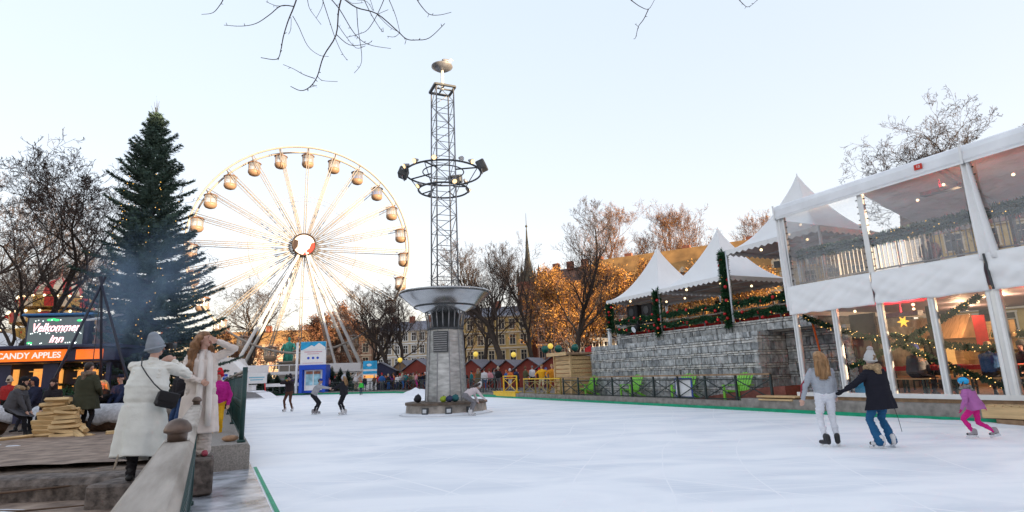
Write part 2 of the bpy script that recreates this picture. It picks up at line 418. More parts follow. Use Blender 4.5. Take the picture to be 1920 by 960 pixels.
K0, K1 = Vector((-14.5, 7.9, 0)), Vector((-4.9, 7.95, 0))
b = MB(); kk = 24
pts_ = [K0.lerp(K1, i/kk) for i in range(kk+1)]
prof = [(0, .02), (-.02, .30), (.03, TZ-.02), (.08, TZ), (.34, TZ+.004), (.36, .1)]
vs = []
for i, p in enumerate(pts_):
    for a, z in prof: vs.append(p+Vector((.03*mnoise.noise(Vector((i*.9, a*9, 1))), a+.03*mnoise.noise(Vector((i*.7, z*5, 4))), z+.012*mnoise.noise(Vector((i*.8, a*8, 7))))))
npf = len(prof); b.add(vs, [(i*npf+j, (i+1)*npf+j, (i+1)*npf+j+1, i*npf+j+1) for i in range(kk) for j in range(npf-1)])
mat('step_stone', (.22, .18, .155), .85, bump=1.0, bscale=22, scale=9, col2=(.05, .04, .035), detail=10)
structure(fixn(b.build('kerb_step', M('step_stone'))))
uneven('dirt_ground', [K0+Vector((-30, .3, 0)), K0+Vector((0, .3, 0)), K1+Vector((0, .3, 0)), (-5.6, 9.3), (-6.0, 10.2), (-27, 52), (-90, 60), (-90, 8)], TZ-.035, M('dirt'), .045)
uneven('slab_path', [(-8.35, 9.0), (-5.45, 9.1), (-5.9, 10.1), (-10.6, 15.6), (-13.4, 15.4)], TZ+.035, M('slab'), .015, freq=2)
spm = MB()
for i, (x, y, r, e) in enumerate([(-6.3, 7.35, .13, 2.4), (-5.4, 6.75, .12, 2), (-5.9, 6.6, .08, 1.5), (-11.2, 12.6, .14, 2), (-12.6, 12.2, .16, 2.4), (-10.4, 12.2, .1, 2), (-9.6, 9.9, .08, 2), (-11.6, 10.4, .09, 3), (-8.0, 8.9, .06, 4)]):
    pts = []
    for k in range(16):
        a = 2*PI*k/16; rr = r*(.7+.6*abs(mnoise.noise(Vector((math.cos(a)*1.5+i*3, math.sin(a)*1.5, 2)))))
        pts.append((rr*e*math.cos(a), rr*math.sin(a)))
    zz = .112 if y < 7.9 else TZ+.034
    spm.add([(x+p[0], y+p[1], zz) for p in pts]+[(x+p[0]*.6, y+p[1]*.6, zz+.014) for p in pts], [(k, (k+1) % 16, 16+(k+1) % 16, 16+k) for k in range(16)]+[tuple(range(16, 32))])
tag(fixn(spm.build('snow_patches', M('thin_snow'))), 'thin patches of trampled snow on the dirt terrace', None, None, 'stuff')
# ================================================================== lamp tower in the rink
TX, TY = -2.97, 24.54
tw = thing('lamp_tower', 'tall steel lattice lamp tower with bowl and ring of floodlights standing in the ice', 'lamp tower', (TX, TY, 0))
b = MB(); b.lathe((0, 0, 0), [(1.70, 0), (1.66, .40)], 16, smooth=False); b.build('plinth', mat('plinth_stone', (.33, .29, .25), .8, var=.4, scale=4, bump=.4, detail=8), tw)
b = MB(); b.lathe((0, 0, .40), [(1.72, 0), (1.72, .09), (1.66, .10)], 16, smooth=False); b.build('plinth_cap', mat('plinth_wood', (.12, .085, .06), .7, var=.4, scale=5, bump=.3), tw)
b = MB(); b.lathe((0, 0, 0), [(1.74, 0), (1.95, .0), (1.78, .07), (1.68, .10)], 24); b.build('snow_rim', M('snow'), tw)
for ang in (-112, -80, -50):
    a = rad(ang); c = Vector((1.69*math.cos(a), 1.69*math.sin(a), .2)); q = Matrix.Rotation(a, 3, 'Z')
    b = MB(); b.box(c, (.10, .26, .24), rot=q); bx = b.build('base_light', M('steel_dark'), tw)
    b = MB(); b.box(c+q@Vector((.055, 0, 0)), (.012, .16, .14), rot=q); b.build('lens', M('alu'), bx)
NS = 16
def colprof(z): return .86-.135*(z-.5)/2.95
b = MB()
zs = [.5, 1.5, 2.35, 2.42, 2.5, 2.6, 2.7, 2.8, 2.9, 3.0, 3.1, 3.2, 3.3, 3.45]
prof = []
for i, z in enumerate(zs):
    r = colprof(z)
    prof.append((r, z))
    if 2.5 <= z < 3.3: prof.append((r, z+.075)); prof.append((r-.015, z+.08)); prof.append((r-.015, z+.095))
b.lathe((0, 0, 0), prof, 10, smooth=False)
b.build('column', mat('column_steel', (.50, .50, .49), .45, .6, var=.35, scale=3, stretch=(1, 1, 3), bump=.1), tw)
for k in range(10):
    a = 2*PI*k/10
    b = MB(); b.bar((.872*math.cos(a), .872*math.sin(a), .5), (.738*math.cos(a), .738*math.sin(a), 3.45), .05, .04); b.build('corner_strip', M('galv'), tw)
fa = -PI/2-.14; q = Matrix.Rotation(fa+PI/2, 3, 'Z')
lv = MB(); cc = Vector((math.cos(fa), math.sin(fa), 0))
lv.box(cc*.77+Vector((0, 0, 2.92)), (.60, .08, .86), rot=q); lo = lv.build('louvre', M('steel_dark'), tw)
lf = MB()
for k in range(9): lf.bar(cc*.815+q@Vector((-.28, 0, 0))+Vector((0, 0, 2.56+k*.09)), cc*.815+q@Vector((.28, 0, 0))+Vector((0, 0, 2.56+k*.09)), .02, .035)
lf.build('slats', M('galv'), lo)
b = MB(); b.lathe((0, 0, 3.45), [(.80, 0), (.80, .07), (.62, .1), (.58, .8)], 24); b.build('capital', M('steel_dark'), tw)
for k in range(20):
    a = 2*PI*k/20; b = MB(); b.cyl((.74*math.cos(a), .74*math.sin(a), 3.5), (.86*math.cos(a), .86*math.sin(a), 4.28), .028, .028, 6); b.build('rod', M('galv'), tw)
b = MB(); b.lathe((0, 0, 0), [(.55, 4.12), (.95, 4.22), (1.35, 4.46), (1.7, 4.74), (1.93, 4.98), (1.97, 5.0), (1.97, 5.06), (1.90, 5.06), (1.6, 4.78), (1.0, 4.4), (.5, 4.3)], 48)
bw = b.build('bowl', mat('bowl_steel', (.50, .50, .50), .2, .9, var=.2, scale=1.5), tw)
for rr, zz in ((1.32, 4.43), (1.95, 4.985)):
    b = MB(); b.tube([(rr*math.cos(2*PI*k/48), rr*math.sin(2*PI*k/48), zz-.01) for k in range(48)], .03, 6, closed=True); b.build('rim_band', M('steel_dark'), bw)
def lattice(b, half0, half1, z0, z1, rz, n, r, rd):
    Q = Matrix.Rotation(rz, 3, 'Z')
    cs = [(-1, -1), (1, -1), (1, 1), (-1, 1)]
    P = lambda k, z: Q@Vector((cs[k % 4][0]*(half0+(half1-half0)*(z-z0)/(z1-z0)), cs[k % 4][1]*(half0+(half1-half0)*(z-z0)/(z1-z0)), z))
    for k in range(4): b.cyl(P(k, z0), P(k, z1), r, r, 6)
    for i in range(n):
        za, zb = z0+(z1-z0)*i/n, z0+(z1-z0)*(i+1)/n
        for k in range(4):
            b.cyl(P(k, zb), P(k+1, zb), rd, rd, 4, caps=False)
            if (i+k) % 2: b.cyl(P(k, za), P(k+1, zb), rd, rd, 4, caps=False)
            else: b.cyl(P(k+1, za), P(k, zb), rd, rd, 4, caps=False)
b = MB(); lattice(b, .47, .41, 4.3, 14.6, rad(24), 15, .036, .016); b.build('lattice_mast', M('galv'), tw)
b = MB(); Q = Matrix.Rotation(rad(24), 3, 'Z')
for k in range(4):
    cs = [(-.48, -.48), (.48, -.48), (.48, .48), (-.48, .48)]
    b.bar(Q@Vector((*cs[k], 14.62)), Q@Vector((*cs[(k+1) % 4], 14.62)), .09, .09)
b.bar(Q@Vector((-.44, 0, 14.66)), Q@Vector((.44, 0, 14.66)), .06); b.bar(Q@Vector((0, -.44, 14.69)), Q@Vector((0, .44, 14.69)), .06)
b.build('top_frame', M('steel_dark'), tw)
b = MB(); b.cyl((0, 0, 14.6), (0, 0, 15.7), .075, .07, 10); b.build('top_pole', M('white_steel'), tw)
b = MB(); b.lathe((0, 0, 0), [(.08, 15.58), (.3, 15.64), (.50, 15.78), (.50, 15.82), (.28, 15.72), (.02, 15.68)], 24); b.build('top_disc', M('galv'), tw)
def ring(rr, z, r, nm):
    b = MB(); b.tube([(rr*math.cos(2*PI*k/40), rr*math.sin(2*PI*k/40), z) for k in range(40)], r, 6, closed=True); return b.build(nm, M('steel_dark'), tw)
ring(1.70, 10.50, .042, 'large_ring'); ring(.92, 10.56, .028, 'inner_ring'); ring(1.12, 9.70, .042, 'lower_ring')
b = MB()
for k in range(4):
    a = rad(24+45+90*k); c, s_ = math.cos(a), math.sin(a)
    b = MB(); b.cyl((.6*c, .6*s_, 10.6), (1.70*c, 1.70*s_, 10.50), .035, .035, 6); b.cyl((.5*c, .5*s_, 9.8), (1.12*c, 1.12*s_, 9.70), .03, .03, 6)
    b.cyl((1.12*c, 1.12*s_, 9.70), (1.70*c, 1.70*s_, 10.50), .02, .02, 5); b.build('ring_arm', M('steel_dark'), tw)

mat('lamp_glow', (1, .85, .6), .3, emit=(1, .60, .22), estr=.30)
def flood(a, rr, z, down=.5, glow=True):
    d = Vector((math.cos(a), math.sin(a), -down)).normalized(); p = Vector((rr*math.cos(a), rr*math.sin(a), z+.12))
    b = MB(); b.cyl(p-d*.13, p+d*.12, .05, .115, 10); b.cyl(p-Vector((0, 0, .16)), p, .03, .03, 5); o = b.build('floodlight', M('galv'), tw)
    b = MB(); b.cyl(p+d*.115, p+d*.13, .10, .10, 10); b.build('lens', M('lamp_glow') if glow else M('alu'), o)
for k, a in enumerate((-165, -150, 175, -125, -95, -58, -40, 60, 110)): flood(rad(a), 1.74, 10.50, .5, k not in (0, 2, 5))
for a in (-150, -60, 20, 130): flood(rad(a), 1.14, 9.70, .9, a != 20)
for a, z in ((78, 10.62), (-8, 10.5), (-172, 10.3)):
    p = Vector((1.78*math.cos(rad(a)), 1.78*math.sin(rad(a)), z+.2)); q = Matrix.Rotation(rad(a)+PI/2, 3, 'Z')@Matrix.Rotation(rad(-22), 3, 'X')
    b = MB(); b.box(p, (.62, .40, .42), rot=q, bev=.04); o = b.build('loudspeaker', M('steel_dark'), tw)
    b = MB(); b.bar(p-Vector((0, 0, .3)), p-Vector((0, 0, .15)), .5, .04); b.build('bracket', M('galv'), o)
# gull on the disc
gl = thing('seagull', 'white gull with grey wings perched on top of the lamp tower', 'bird', (TX+.25, TY-.1, 15.82), rad(20))
b = MB(); b.sphere((0, 0, .17), .1, 10, 6, 0, (2.0, 1, 1)); b.sphere((.19, 0, .28), .062, 8, 6, 0); b.tube([(.1, 0, .2), (.19, 0, .28)], [.07, .05], 8); b.tube([(-.15, 0, .17), (-.34, 0, .15)], [.06, .015], 8)
b.cyl((.24, 0, .28), (.31, 0, .265), .015, .004, 5, 2); b.cyl((0, .03, .1), (0, .03, 0), .008, .008, 4, 2); b.cyl((0, -.03, .1), (0, -.03, 0), .008, .008, 4, 2)
b.build('body', [M('white_paint'), M('galv'), M('yellow_paint')], gl)
for s_ in (-1, 1):
    b = MB(); b.sphere((-.06, s_*.085, .19), .1, 8, 5, 0, (2.1, .3, .75)); b.build('wing', M('galv'), gl)

# ================================================================== ferris wheel
WC = Vector((-26.89, 72, 18.39)); WA = Vector((-.357, .934, 0)); WH = Vector((.934, .357, 0)); WZ = Vector((0, 0, 1)); WR = 13.45
wh = thing('ferris_wheel', 'big white ferris wheel with amber round gondolas behind the ice rink', 'ferris wheel', (WC.x, WC.y, .24))
def W(a, r, ax=0.0): return Vector((0, 0, WC.z-.24))+WH*(r*math.sin(a))+WZ*(r*math.cos(a))+WA*ax
mat('wheel_white', (.36, .32, .28), .5, var=.1, scale=2)
for ax in (-1.0, 1.0):
    b = MB(); b.tube([W(2*PI*k/96, WR, ax) for k in range(96)], .12, 6, closed=True); b.build('rim', M('wheel_white'), wh)
    b = MB(); b.tube([W(2*PI*k/48, 6.6, ax) for k in range(48)], .022, 4, closed=True); b.build('stay_ring', M('wheel_white'), wh)
NG = 24
for k in range(NG):
    a = 2*PI*(k+.02)/NG
    for ax in (-1, 1):
        b = MB(); da = .035
        b.cyl(W(a-.12, .95, ax*1.35), W(a-da*.3, WR, ax), .055, .045, 4); b.cyl(W(a+.12, .95, ax*1.35), W(a+da*.3, WR, ax), .055, .045, 4)
        for j in range(1, 9):
            t0 = j/9; p = W(a-.12, .95, ax*1.35).lerp(W(a-da*.3, WR, ax), t0); q = W(a+.12, .95, ax*1.35).lerp(W(a+da*.3, WR, ax), t0-.05); b.cyl(p, q, .02, .02, 3, caps=False)
        b.build('spoke', M('wheel_white'), wh)
    b = MB(); b.cyl(W(a, WR, -1.05), W(a, WR, 1.05), .07, .07, 5); b.cyl(W(a, WR-.55, -1.0), W(a, WR-.55, 1.0), .04, .04, 5)
    b.build('cross_tube', M('wheel_white'), wh)
mat('gond_amber', (.21, .105, .055), .4, var=.15, scale=3)
mat('gond_dark', (.06, .065, .10), .4)
clear_mat('gond_glass', tint=(.9, .88, .86), gloss=.15, rough=.08, haze=.2)
clear_mat('gond_blue', tint=(.35, .5, .8), gloss=.2, rough=.08, haze=.15)
proto = None
for k in range(NG):
    a = 2*PI*(k+.02)/NG; p = W(a, WR-.55)
    if proto is None:
        b = MB(); b.lathe((0, 0, 0), [(.35, -2.35), (.7, -2.2), (.9, -1.9), (.92, -1.55), (.88, -1.55), (.85, -1.85), (.3, -2.2)], 14)
        for j in range(6): c, s_ = math.cos(2*PI*j/6), math.sin(2*PI*j/6); b.cyl((.86*c, .86*s_, -1.6), (.86*c, .86*s_, -.35), .035, .035, 4)
        b.cyl((0, 0, -2.2), (0, 0, 0), .06, .06, 5); b.lathe((0, 0, 0), [(.6, -1.75), (.6, -1.68), (.2, -1.65)], 12)
        proto = b.build('gondola', mat('gond_cream', (.30, .20, .13), .45, var=.2), wh)
        b = MB(); b.lathe((0, 0, 0), [(.98, -.42), (1.0, -.34), (.7, -.16), (.1, -.02)], 16); b.build('canopy', M('gond_amber'), proto)
        b = MB(); b.lathe((0, 0, 0), [(.87, -1.55), (.87, -.42)], 14, capb=False, capt=False); b.build('window', M('gond_glass'), proto)
        g = proto
    else:
        g = copy_tree(proto, wh, {'gond_glass': M('gond_blue')} if k in (2, 3) else None)
        if k in (2, 3):
            g.children[0].material_slots[0].link = 'OBJECT'; g.children[0].material_slots[0].material = M('gond_dark')
    g.location = p; g.scale = (.84, .84, .84)
b = MB(); b.cyl(W(0, 0, -1.6), W(0, 0, 1.6), .95, .95, 20); b.cyl(W(0, 0, -1.9), W(0, 0, 1.9), .5, .5, 14); hb = b.build('hub', M('wheel_white'), wh)
b = MB(); b.tube([W(2*PI*k/36, 1.38, -1.95) for k in range(36)], .12, 6, closed=True); dd = b.build('hub_disc', mat('hub_black', (.03, .015, .012), .4), hb)
b = MB(); b.cyl(W(0, 0, -1.90), W(0, 0, -1.96), 1.36, 1.36, 36, 0); b.build('hub_panel', M('white_paint'), hb)
def wpoly(pts, ax): return [W(0, 0, ax)+WH*x+WZ*z for x, z in pts]
b = MB()
b.add(wpoly([(1.3*math.cos(a), 1.3*math.sin(a)) for a in [rad(-95+i*10) for i in range(12)]]+[(.85, .25), (.62, -.45), (.1, -.9)], -1.967), [tuple(range(15))])
b.build('red_patch', mat('patch_red', (.62, .03, .02), .5), hb)
b = MB(); b.add(wpoly([(1.3*math.cos(a), 1.3*math.sin(a)) for a in [rad(150+i*8) for i in range(9)]]+[(-.75, -.3), (-.7, .5)], -1.967), [tuple(range(11))]); b.build('dark_patch', M('hub_black'), hb)
def leg(foot, ax, r=.21):
    b = MB(); b.cyl(foot, W(0, 0, ax), r, r*.8, 10); b.build('leg', M('white_steel'), wh)
lz = 2.3
FLf, FRf = WH*-7.4+WA*-3.4+WZ*lz, WH*7.4+WA*-3.4+WZ*lz
FLb, FRb = WH*-7.2+WA*4.6+WZ*lz, WH*7.2+WA*4.6+WZ*lz
leg(FLf, -1.7); leg(FRf, -1.7); leg(FLb, 1.7); leg(FRb, 1.7)
leg(WH*4.3+WA*-3.2+WZ*lz, -1.8, .16); 
for F in (FLf, FRf, FLb, FRb):
    b = MB(); b.cyl(F, F-WZ*lz, .22, .22, 8); b.box(F-WZ*(lz-.1), (.9, .9, .2)); sgn = 1 if F.dot(WH) < 0 else -1
    b.cyl(F-WZ*.2, F+WH*2.3*sgn-WZ*lz, .13, .13, 6); b.build('foot_post', M('white_steel'), wh)
b = MB()
b.bar(FLf, FRf, .4, .3); b.bar(FLb, FRb, .4, .3); b.bar(FLf, FLb, .3, .3); b.bar(FRf, FRb, .3, .3); b.bar(FLf-WZ*.7, FRf-WZ*.7, .12, .12); b.bar(FLf+WZ*.9+WH*.8, FRf+WZ*.9-WH*.8, .1, .1)
for i in range(13):
    p = FLf.lerp(FRf, (i+.5)/13); b.bar(p-WZ*.7, p+WZ*.9, .07)
b.build('base_frame', M('white_steel'), wh)
b = MB(); b.box(WA*-1.2+WZ*1.55, (12.2, 5, .25), rz=math.atan2(WH.y, WH.x)); b.build('platform', mat('platform_grey', (.3, .31, .32), .6), wh)
for x in (-5.2, 5.2):
    b = MB(); b.box(WH*x+WA*-3.75+WZ*2.75, (3.6, .1, 1.0), rz=math.atan2(WH.y, WH.x)); b.build('side_panel', M('white_paint'), wh)
# ================================================================== stone stage wall
def blockwall(b, s0, s1, o, z0, z1, rr, facing=0, nm=5, depth=.25):
    """courses of cut stones: thick dark courses alternate with thin pale ones; facing 0: towards the ice, 1: end face towards +s"""
    z = z0; k = 0; r = random.Random(rr)
    while z < z1-.03:
        thick = (k % 3 == 0); h = r.uniform(.25, .33) if thick else r.uniform(.07, .11)
        if z+h > z1-.06: h = z1-z
        x = s0
        while x < s1-.01:
            w_ = (r.uniform(.10, .22) if r.random() < .45 else r.uniform(.2, .42)) if thick else r.uniform(.14, .42)
            if x+w_ > s1-.1: w_ = s1-x
            j = r.uniform(-.02, .03); g = .008
            mi = r.choice((0, 0, 1, 2, 0, 1)) if thick else r.choice((3, 3, 4, 1))
            if facing == 0: c = E(x+w_/2, o+depth/2-j/2, z+h/2)
            else: c = E(o-depth/2+j/2, x+w_/2, z+h/2)
            sx = (w_-2*g, depth+j, h-2*g) if facing == 0 else (depth+j, w_-2*g, h-2*g)
            b.box(c, sx, rz=E_ROT, m=mi, bev=.012)
            x += w_
        z += h; k += 1
for i, c in enumerate([(.38, .39, .385), (.47, .475, .465), (.24, .25, .255), (.60, .58, .54), (.52, .505, .475)]):
    mat('stage_stone_%s' % 'abcde'[i], c, .8, var=.5, scale=6, bump=.8, bscale=14, detail=9)
SM = [M('stage_stone_%s' % c) for c in 'abcde']
sw = thing('stage_wall', 'grey stone wall of coursed blocks carrying the garlanded terrace beside the rink', 'stone wall', E(15, 1.5, .24))
def rel(root): return -Vector(root.location)
def shift(o, root):
    o.parent = root; o.data.transform(Matrix.Translation(-Vector(root.location))); return o
b = MB(); blockwall(b, 9.5, 20.6, 1.5, .24, 2.76, 3); blockwall(b, 1.5, 3.0, 20.6, .24, 2.76, 5, facing=1); shift(b.build('lower_blocks', SM), sw)
b = MB(); blockwall(b, 11.2, 22.6, 2.05, 2.76, 3.2, 8); blockwall(b, 11.2, 12.0, 2.06, 3.2, 3.85, 9); shift(b.build('upper_blocks', SM), sw)
b = MB(); blockwall(b, 20.6, 23.1, 3.0, .24, 2.78, 12); blockwall(b, 9.1, 9.5, 1.7, .24, 2.4, 13); shift(b.build('recessed_blocks', SM), sw)
b = MB(); b.prism([(1.72, .2), (8, .2), (8, 2.74), (1.72, 2.74)], EN, (0, 0, 1), E(9.6, 0), EU*10.9); b.prism([(2.28, 2.7), (8, 2.7), (8, 3.15), (2.28, 3.15)], EN, (0, 0, 1), E(11.3, 0), EU*11.2)
b.prism([(3.22, .2), (8, .2), (8, 2.7), (3.22, 2.7)], EN, (0, 0, 1), E(20.5, 0), EU*2.5); shift(b.build('core', M('concrete')), sw)
# railing on the terrace with red cloth behind
tr = thing('terrace_railing', 'pale wooden railing with red cloth on top of the stone stage wall', 'railing', E(16.5, 2.1, 3.2))
b = MB()
for z in (3.36, 3.66, 3.98): b.bar(E(11.5, 2.15, z), E(22.3, 2.15, z), .07, .06)
o = shift(b.build('rails', M('rail_wood')), tr)
for i in range(12):
    b = MB(); b.bar(E(11.6+i*.96, 2.18, 3.2), E(11.6+i*.96, 2.18, 4.0), .05); shift(b.build('post', M('galv')), tr)
b = MB(); b.prism([(2.30, 3.22), (2.32, 3.22), (2.32, 3.62), (2.30, 3.62)], EN, (0, 0, 1), E(11.6, 0), EU*10.7); shift(b.build('red_cloth', M('red_cloth')), tr)
b = MB(); b.prism([(7.9, 3.22), (8.0, 3.22), (8.0, 3.8), (7.9, 3.8)], EN, (0, 0, 1), E(11.6, 0), EU*10.7); shift(b.build('back_panel', mat('back_board', (.35, .22, .12), .7)), tr)

# ---------------------------------------------------------------- garlands
def garland(name, label, pts, r, n, baub=0, lights=0, cat='garland', group='green garlands', seed=1, leaf=.11):
    rg = random.Random(seed); base = Vector(pts[0]); P = [Vector(p)-base for p in pts]
    seg = [(P[i+1]-P[i]).length for i in range(len(P)-1)]; T = sum(seg)
    def pos(t):
        t *= T
        for i, s_ in enumerate(seg):
            if t <= s_ or i == len(seg)-1: return P[i].lerp(P[i+1], min(1, t/s_)), (P[i+1]-P[i]).normalized()
            t -= s_
    th = thing(name, label, cat, base, 0, group)
    b = MB(); b.tube(P, r*.35, 5)
    for _ in range(n):
        p, d = pos(rg.random()); v = Vector((rg.gauss(0, 1), rg.gauss(0, 1), rg.gauss(0, 1))); v -= d*v.dot(d)*.6; v.normalize()
        tip = p+v*r*rg.uniform(.7, 1.25)+d*rg.uniform(-.5, .5)*r; sd = v.cross(Vector((rg.gauss(0, 1), rg.gauss(0, 1), rg.gauss(0, 1)))).normalized()*leaf*.22
        q = p+v*r*.15
        b.add([q, (q+tip)/2+sd, tip, (q+tip)/2-sd], [(0, 1, 2, 3)], 0)
    b.build('foliage', M('garland_green'), th)
    bp = None
    for i in range(baub):
        p, d = pos((i+.5+rg.uniform(-.3, .3))/baub); v = Vector((rg.uniform(-1, 1), rg.uniform(-1, 1), rg.uniform(-1, 1))).normalized(); v -= EN*max(0, v.dot(EN))*1.6; v.normalize()
        if bp is None:
            b2 = MB(); b2.sphere((0, 0, 0), .07, 10, 6); bp = b2.build('bauble', M('bauble_red'), th)
            q = bp
        else:
            q = bp.copy(); COL.objects.link(q); q.parent = th
        q.location = p+v*r*.85
    if lights:
        b2 = MB()
        for i in range(lights):
            p, d = pos(rg.random()); v = Vector((rg.gauss(0, 1), rg.gauss(0, 1), rg.gauss(0, 1))).normalized()
            b2.sphere(p+v*r*rg.uniform(.7, 1.1), .0115, 5, 4)
        o = b2.build('fairy_lights', M('bulb'), th)
    return th
def sag(p, q, dz, n=8): return [p.lerp(q, i/n)-Vector((0, 0, dz*4*(i/n)*(1-i/n))) for i in range(n+1)]
GP = [11.0, 14.65, 18.95, 22.3]
for i in range(3):
    for j, (z, nm) in enumerate(((3.98, 'upper'), (3.52, 'lower'))):
        sec = ('far', 'middle', 'near')[i]
        pts = []
        for k in range(3):
            pts += sag(E(GP[i]+.3+k*(GP[i+1]-GP[i]-.5)/3, 2.0, z), E(GP[i]+.3+(k+1)*(GP[i+1]-GP[i]-.5)/3, 2.0, z), .10, 5)
        garland('garland', 'green red-baubled garland along the %s rail, %s section of the stone terrace' % (nm, sec), pts, .17, 1500, 5, 14, seed=i*3+j)
for i, (s_, z0, z1, lb) in enumerate(((10.75, 3.5, 4.9, 'short garlanded column at the far corner of the stone terrace'), (14.6, 3.05, 5.1, 'middle garlanded column between two white peaked tents'), (18.9, 3.05, 6.1, 'tallest garlanded column with red baubles at the near peaked tent'))):
    garland('garland_column', lb, [E(s_, 2.0, z0), E(s_, 2.0, z1)], .24, 2000, 7, 14, group='garlanded columns of the terrace', seed=20+i)

# ---------------------------------------------------------------- peaked tents
mat('tent_white', (.80, .79, .78), .6, var=.04, scale=1, bump=.15, bscale=3)
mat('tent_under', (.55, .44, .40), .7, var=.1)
def peaked(label, s0, s1, o0, o1, zb, ze, za):
    c = E((s0+s1)/2, (o0+o1)/2, zb); t = thing('peaked_tent', label, 'tent', c, E_ROT, 'white peaked tents')
    hx, hy = (s1-s0)/2, (o1-o0)/2; H = za-ze; ez = ze-zb
    b = MB(); N = 16; RR = 12; vs = []
    ring = []
    for k in range(4*N):
        e_, f = divmod(k, N); f = f/N*2-1
        ring.append([(f, -1), (1, f), (-f, 1), (-1, -f)][e_])
    for layer in (0, 1):
        for i in range(RR+1):
            rr = 1-i/RR; z = ez+H*(1-rr)**1.75*(1 if rr < 1 else 0)
            rr2 = max(rr, .012)
            for (x, y) in ring:
                mid = 1-max(abs(x), abs(y))*min(abs(x), abs(y)); edge = min(abs(x), abs(y))
                dz = -.10*H*rr*(1-rr)*(1-edge)*1.2
                vs.append(Vector((x*hx*rr2, y*hy*rr2, z+dz-layer*.02)))
    n = 4*N; fs = []; o = (RR+1)*n
    for i in range(RR):
        for k in range(n):
            k2 = (k+1) % n
            fs.append((i*n+k, i*n+k2, (i+1)*n+k2, (i+1)*n+k))
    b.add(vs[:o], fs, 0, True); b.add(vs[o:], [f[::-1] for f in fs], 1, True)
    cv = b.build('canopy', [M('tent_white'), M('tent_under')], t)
    b = MB(); vs = []
    cs = [(-hx, -hy), (hx, -hy), (hx, hy), (-hx, hy)]
    for k in range(4):
        (x0, y0), (x1, y1) = cs[k], cs[(k+1) % 4]; Ln = math.hypot(x1-x0, y1-y0); m_ = 14
        for i in range(m_):
            t0, t1 = i/m_, (i+1)/m_; f = lambda t_, z: Vector((x0+(x1-x0)*t_, y0+(y1-y0)*t_, z))*1.0
            b.add([f(t0, ez+.01), f(t1, ez+.01), f(t1, ez-.14), f((t0+t1)/2, ez-.22), f(t0, ez-.14)], [(0, 1, 2, 3, 4)], 0)
    b.build('valance', M('tent_white'), cv)
    b = MB(); b.cyl((0, 0, za-zb-.1), (0, 0, za-zb+.12), .05, .01, 6); b.build('finial', M('white_steel'), t)
    for x, y in cs:
        b = MB(); b.cyl((x*.985, y*.985, 0), (x*.985, y*.985, ez), .05, .05, 8); b.build('leg', M('alu'), t)
    b = MB()
    for k in range(4):
        (x0, y0), (x1, y1) = cs[k], cs[(k+1) % 4]; b.bar((x0*.98, y0*.98, ez-.05), (x1*.98, y1*.98, ez-.05), .06)
    b.bar((-hx, 0, ez-.05), (hx, 0, ez-.05), .05); b.bar((0, -hy, ez-.05), (0, hy, ez-.05), .05)
    b.build('roof_frame', M('alu'), t)
    for x, y in ((-.5, -.6), (.4, -.5), (.3, .5), (-.4, .5)):
        b = MB(); b.sphere((x*hx, y*hy, ez-.12), .055, 8, 5); b.build('bulb', M('bulb_white'), t)
    return t
peaked('farthest white peaked tent, with a dark loudspeaker under it', 10.5, 14.6, 2.0, 6.1, 3.2, 5.15, 7.75)
peaked('middle white peaked tent between the two garlanded columns', 14.7, 18.9, 2.0, 6.2, 3.2, 5.15, 7.75)
peaked('highest white peaked tent, against the two storey tent', 19.15, 23.4, 1.9, 6.2, 3.2, 6.1, 8.85)
# loudspeakers and figures of gear under the tents
for s_, o_, h, lb in ((11.9, 2.9, 1.25, 'big black loudspeaker stack under the farthest peaked tent'), (13.1, 2.9, 1.2, 'black stage cabinet standing beside the loudspeaker stack')):
    t = thing('loudspeaker', lb, 'loudspeaker', E(s_, o_, 3.2), E_ROT)
    b = MB(); b.box((0, 0, h/2+.3), (.85, .7, h), bev=.05); b.build('cabinet', M('black'), t)
    for z in (.75, 1.2):
        b = MB(); b.cyl((0, -.35, z), (0, -.37, z), .2, .2, 14); b.build('speaker_cone', M('steel_dark'), t)
    b = MB(); b.box((0, 0, .14), (.8, .65, .28)); b.build('stand', M('steel_dark'), t)
t = thing('stage_lamp', 'black stage lamp clamped to the terrace rail above the stone wall', 'lamp', E(13.2, 1.85, 3.35), E_ROT)
b = MB(); b.cyl((0, .1, .2), (0, -.25, .05), .14, .17, 12); b.box((0, .05, .32), (.08, .08, .3)); b.build('housing', M('black'), t); b = MB(); b.cyl((0, -.245, .052), (0, -.26, .046), .15, .15, 12); b.build('lens', M('alu'), t)
t = thing('white_post', 'short white post beside the upper end of the stone wall', 'post', E(10.75, 1.9, 2.76), E_ROT)
b = MB(); b.box((0, 0, .42), (.16, .16, .84), bev=.02); b.box((0, 0, .86), (.22, .22, .05)); b.build('shaft', M('white_paint'), t)
# small potted spruces under the middle tents
def small_spruce(name, label, p, h, w_, seed, frost=False, group=None):
    r = random.Random(seed); t = thing(name, label, 'tree', p, 0, group); b = MB(); 
    for i in range(int(260*min(1.6, h))):
        f = r.random()**.8; z = h*(.10+.9*f); a = r.uniform(0, 2*PI); L_ = w_*(1-f)*r.uniform(.75, 1.1)+.05
        d = Vector((math.cos(a), math.sin(a), -.25+.5*f)); sd = Vector((-math.sin(a), math.cos(a), 0))*L_*.16
        p0 = Vector((0, 0, z)); p1 = p0+d*L_
        b.add([p0, (p0+p1)/2+sd, p1, (p0+p1)/2-sd], [(0, 1, 2, 3)], 1 if frost and r.random() < .35 else 0)
        b.add([p0, (p0+p1)/2+Vector((0, 0, L_*.1)), p1, (p0+p1)/2-Vector((0, 0, L_*.14))], [(0, 1, 2, 3)], 0)
    b.build('crown', [M('spruce'), M('frost')], t); b = MB(); b.cyl((0, 0, 0), (0, 0, h*.95), .05, .01, 6); b.build('trunk', M('bark'), t); return t
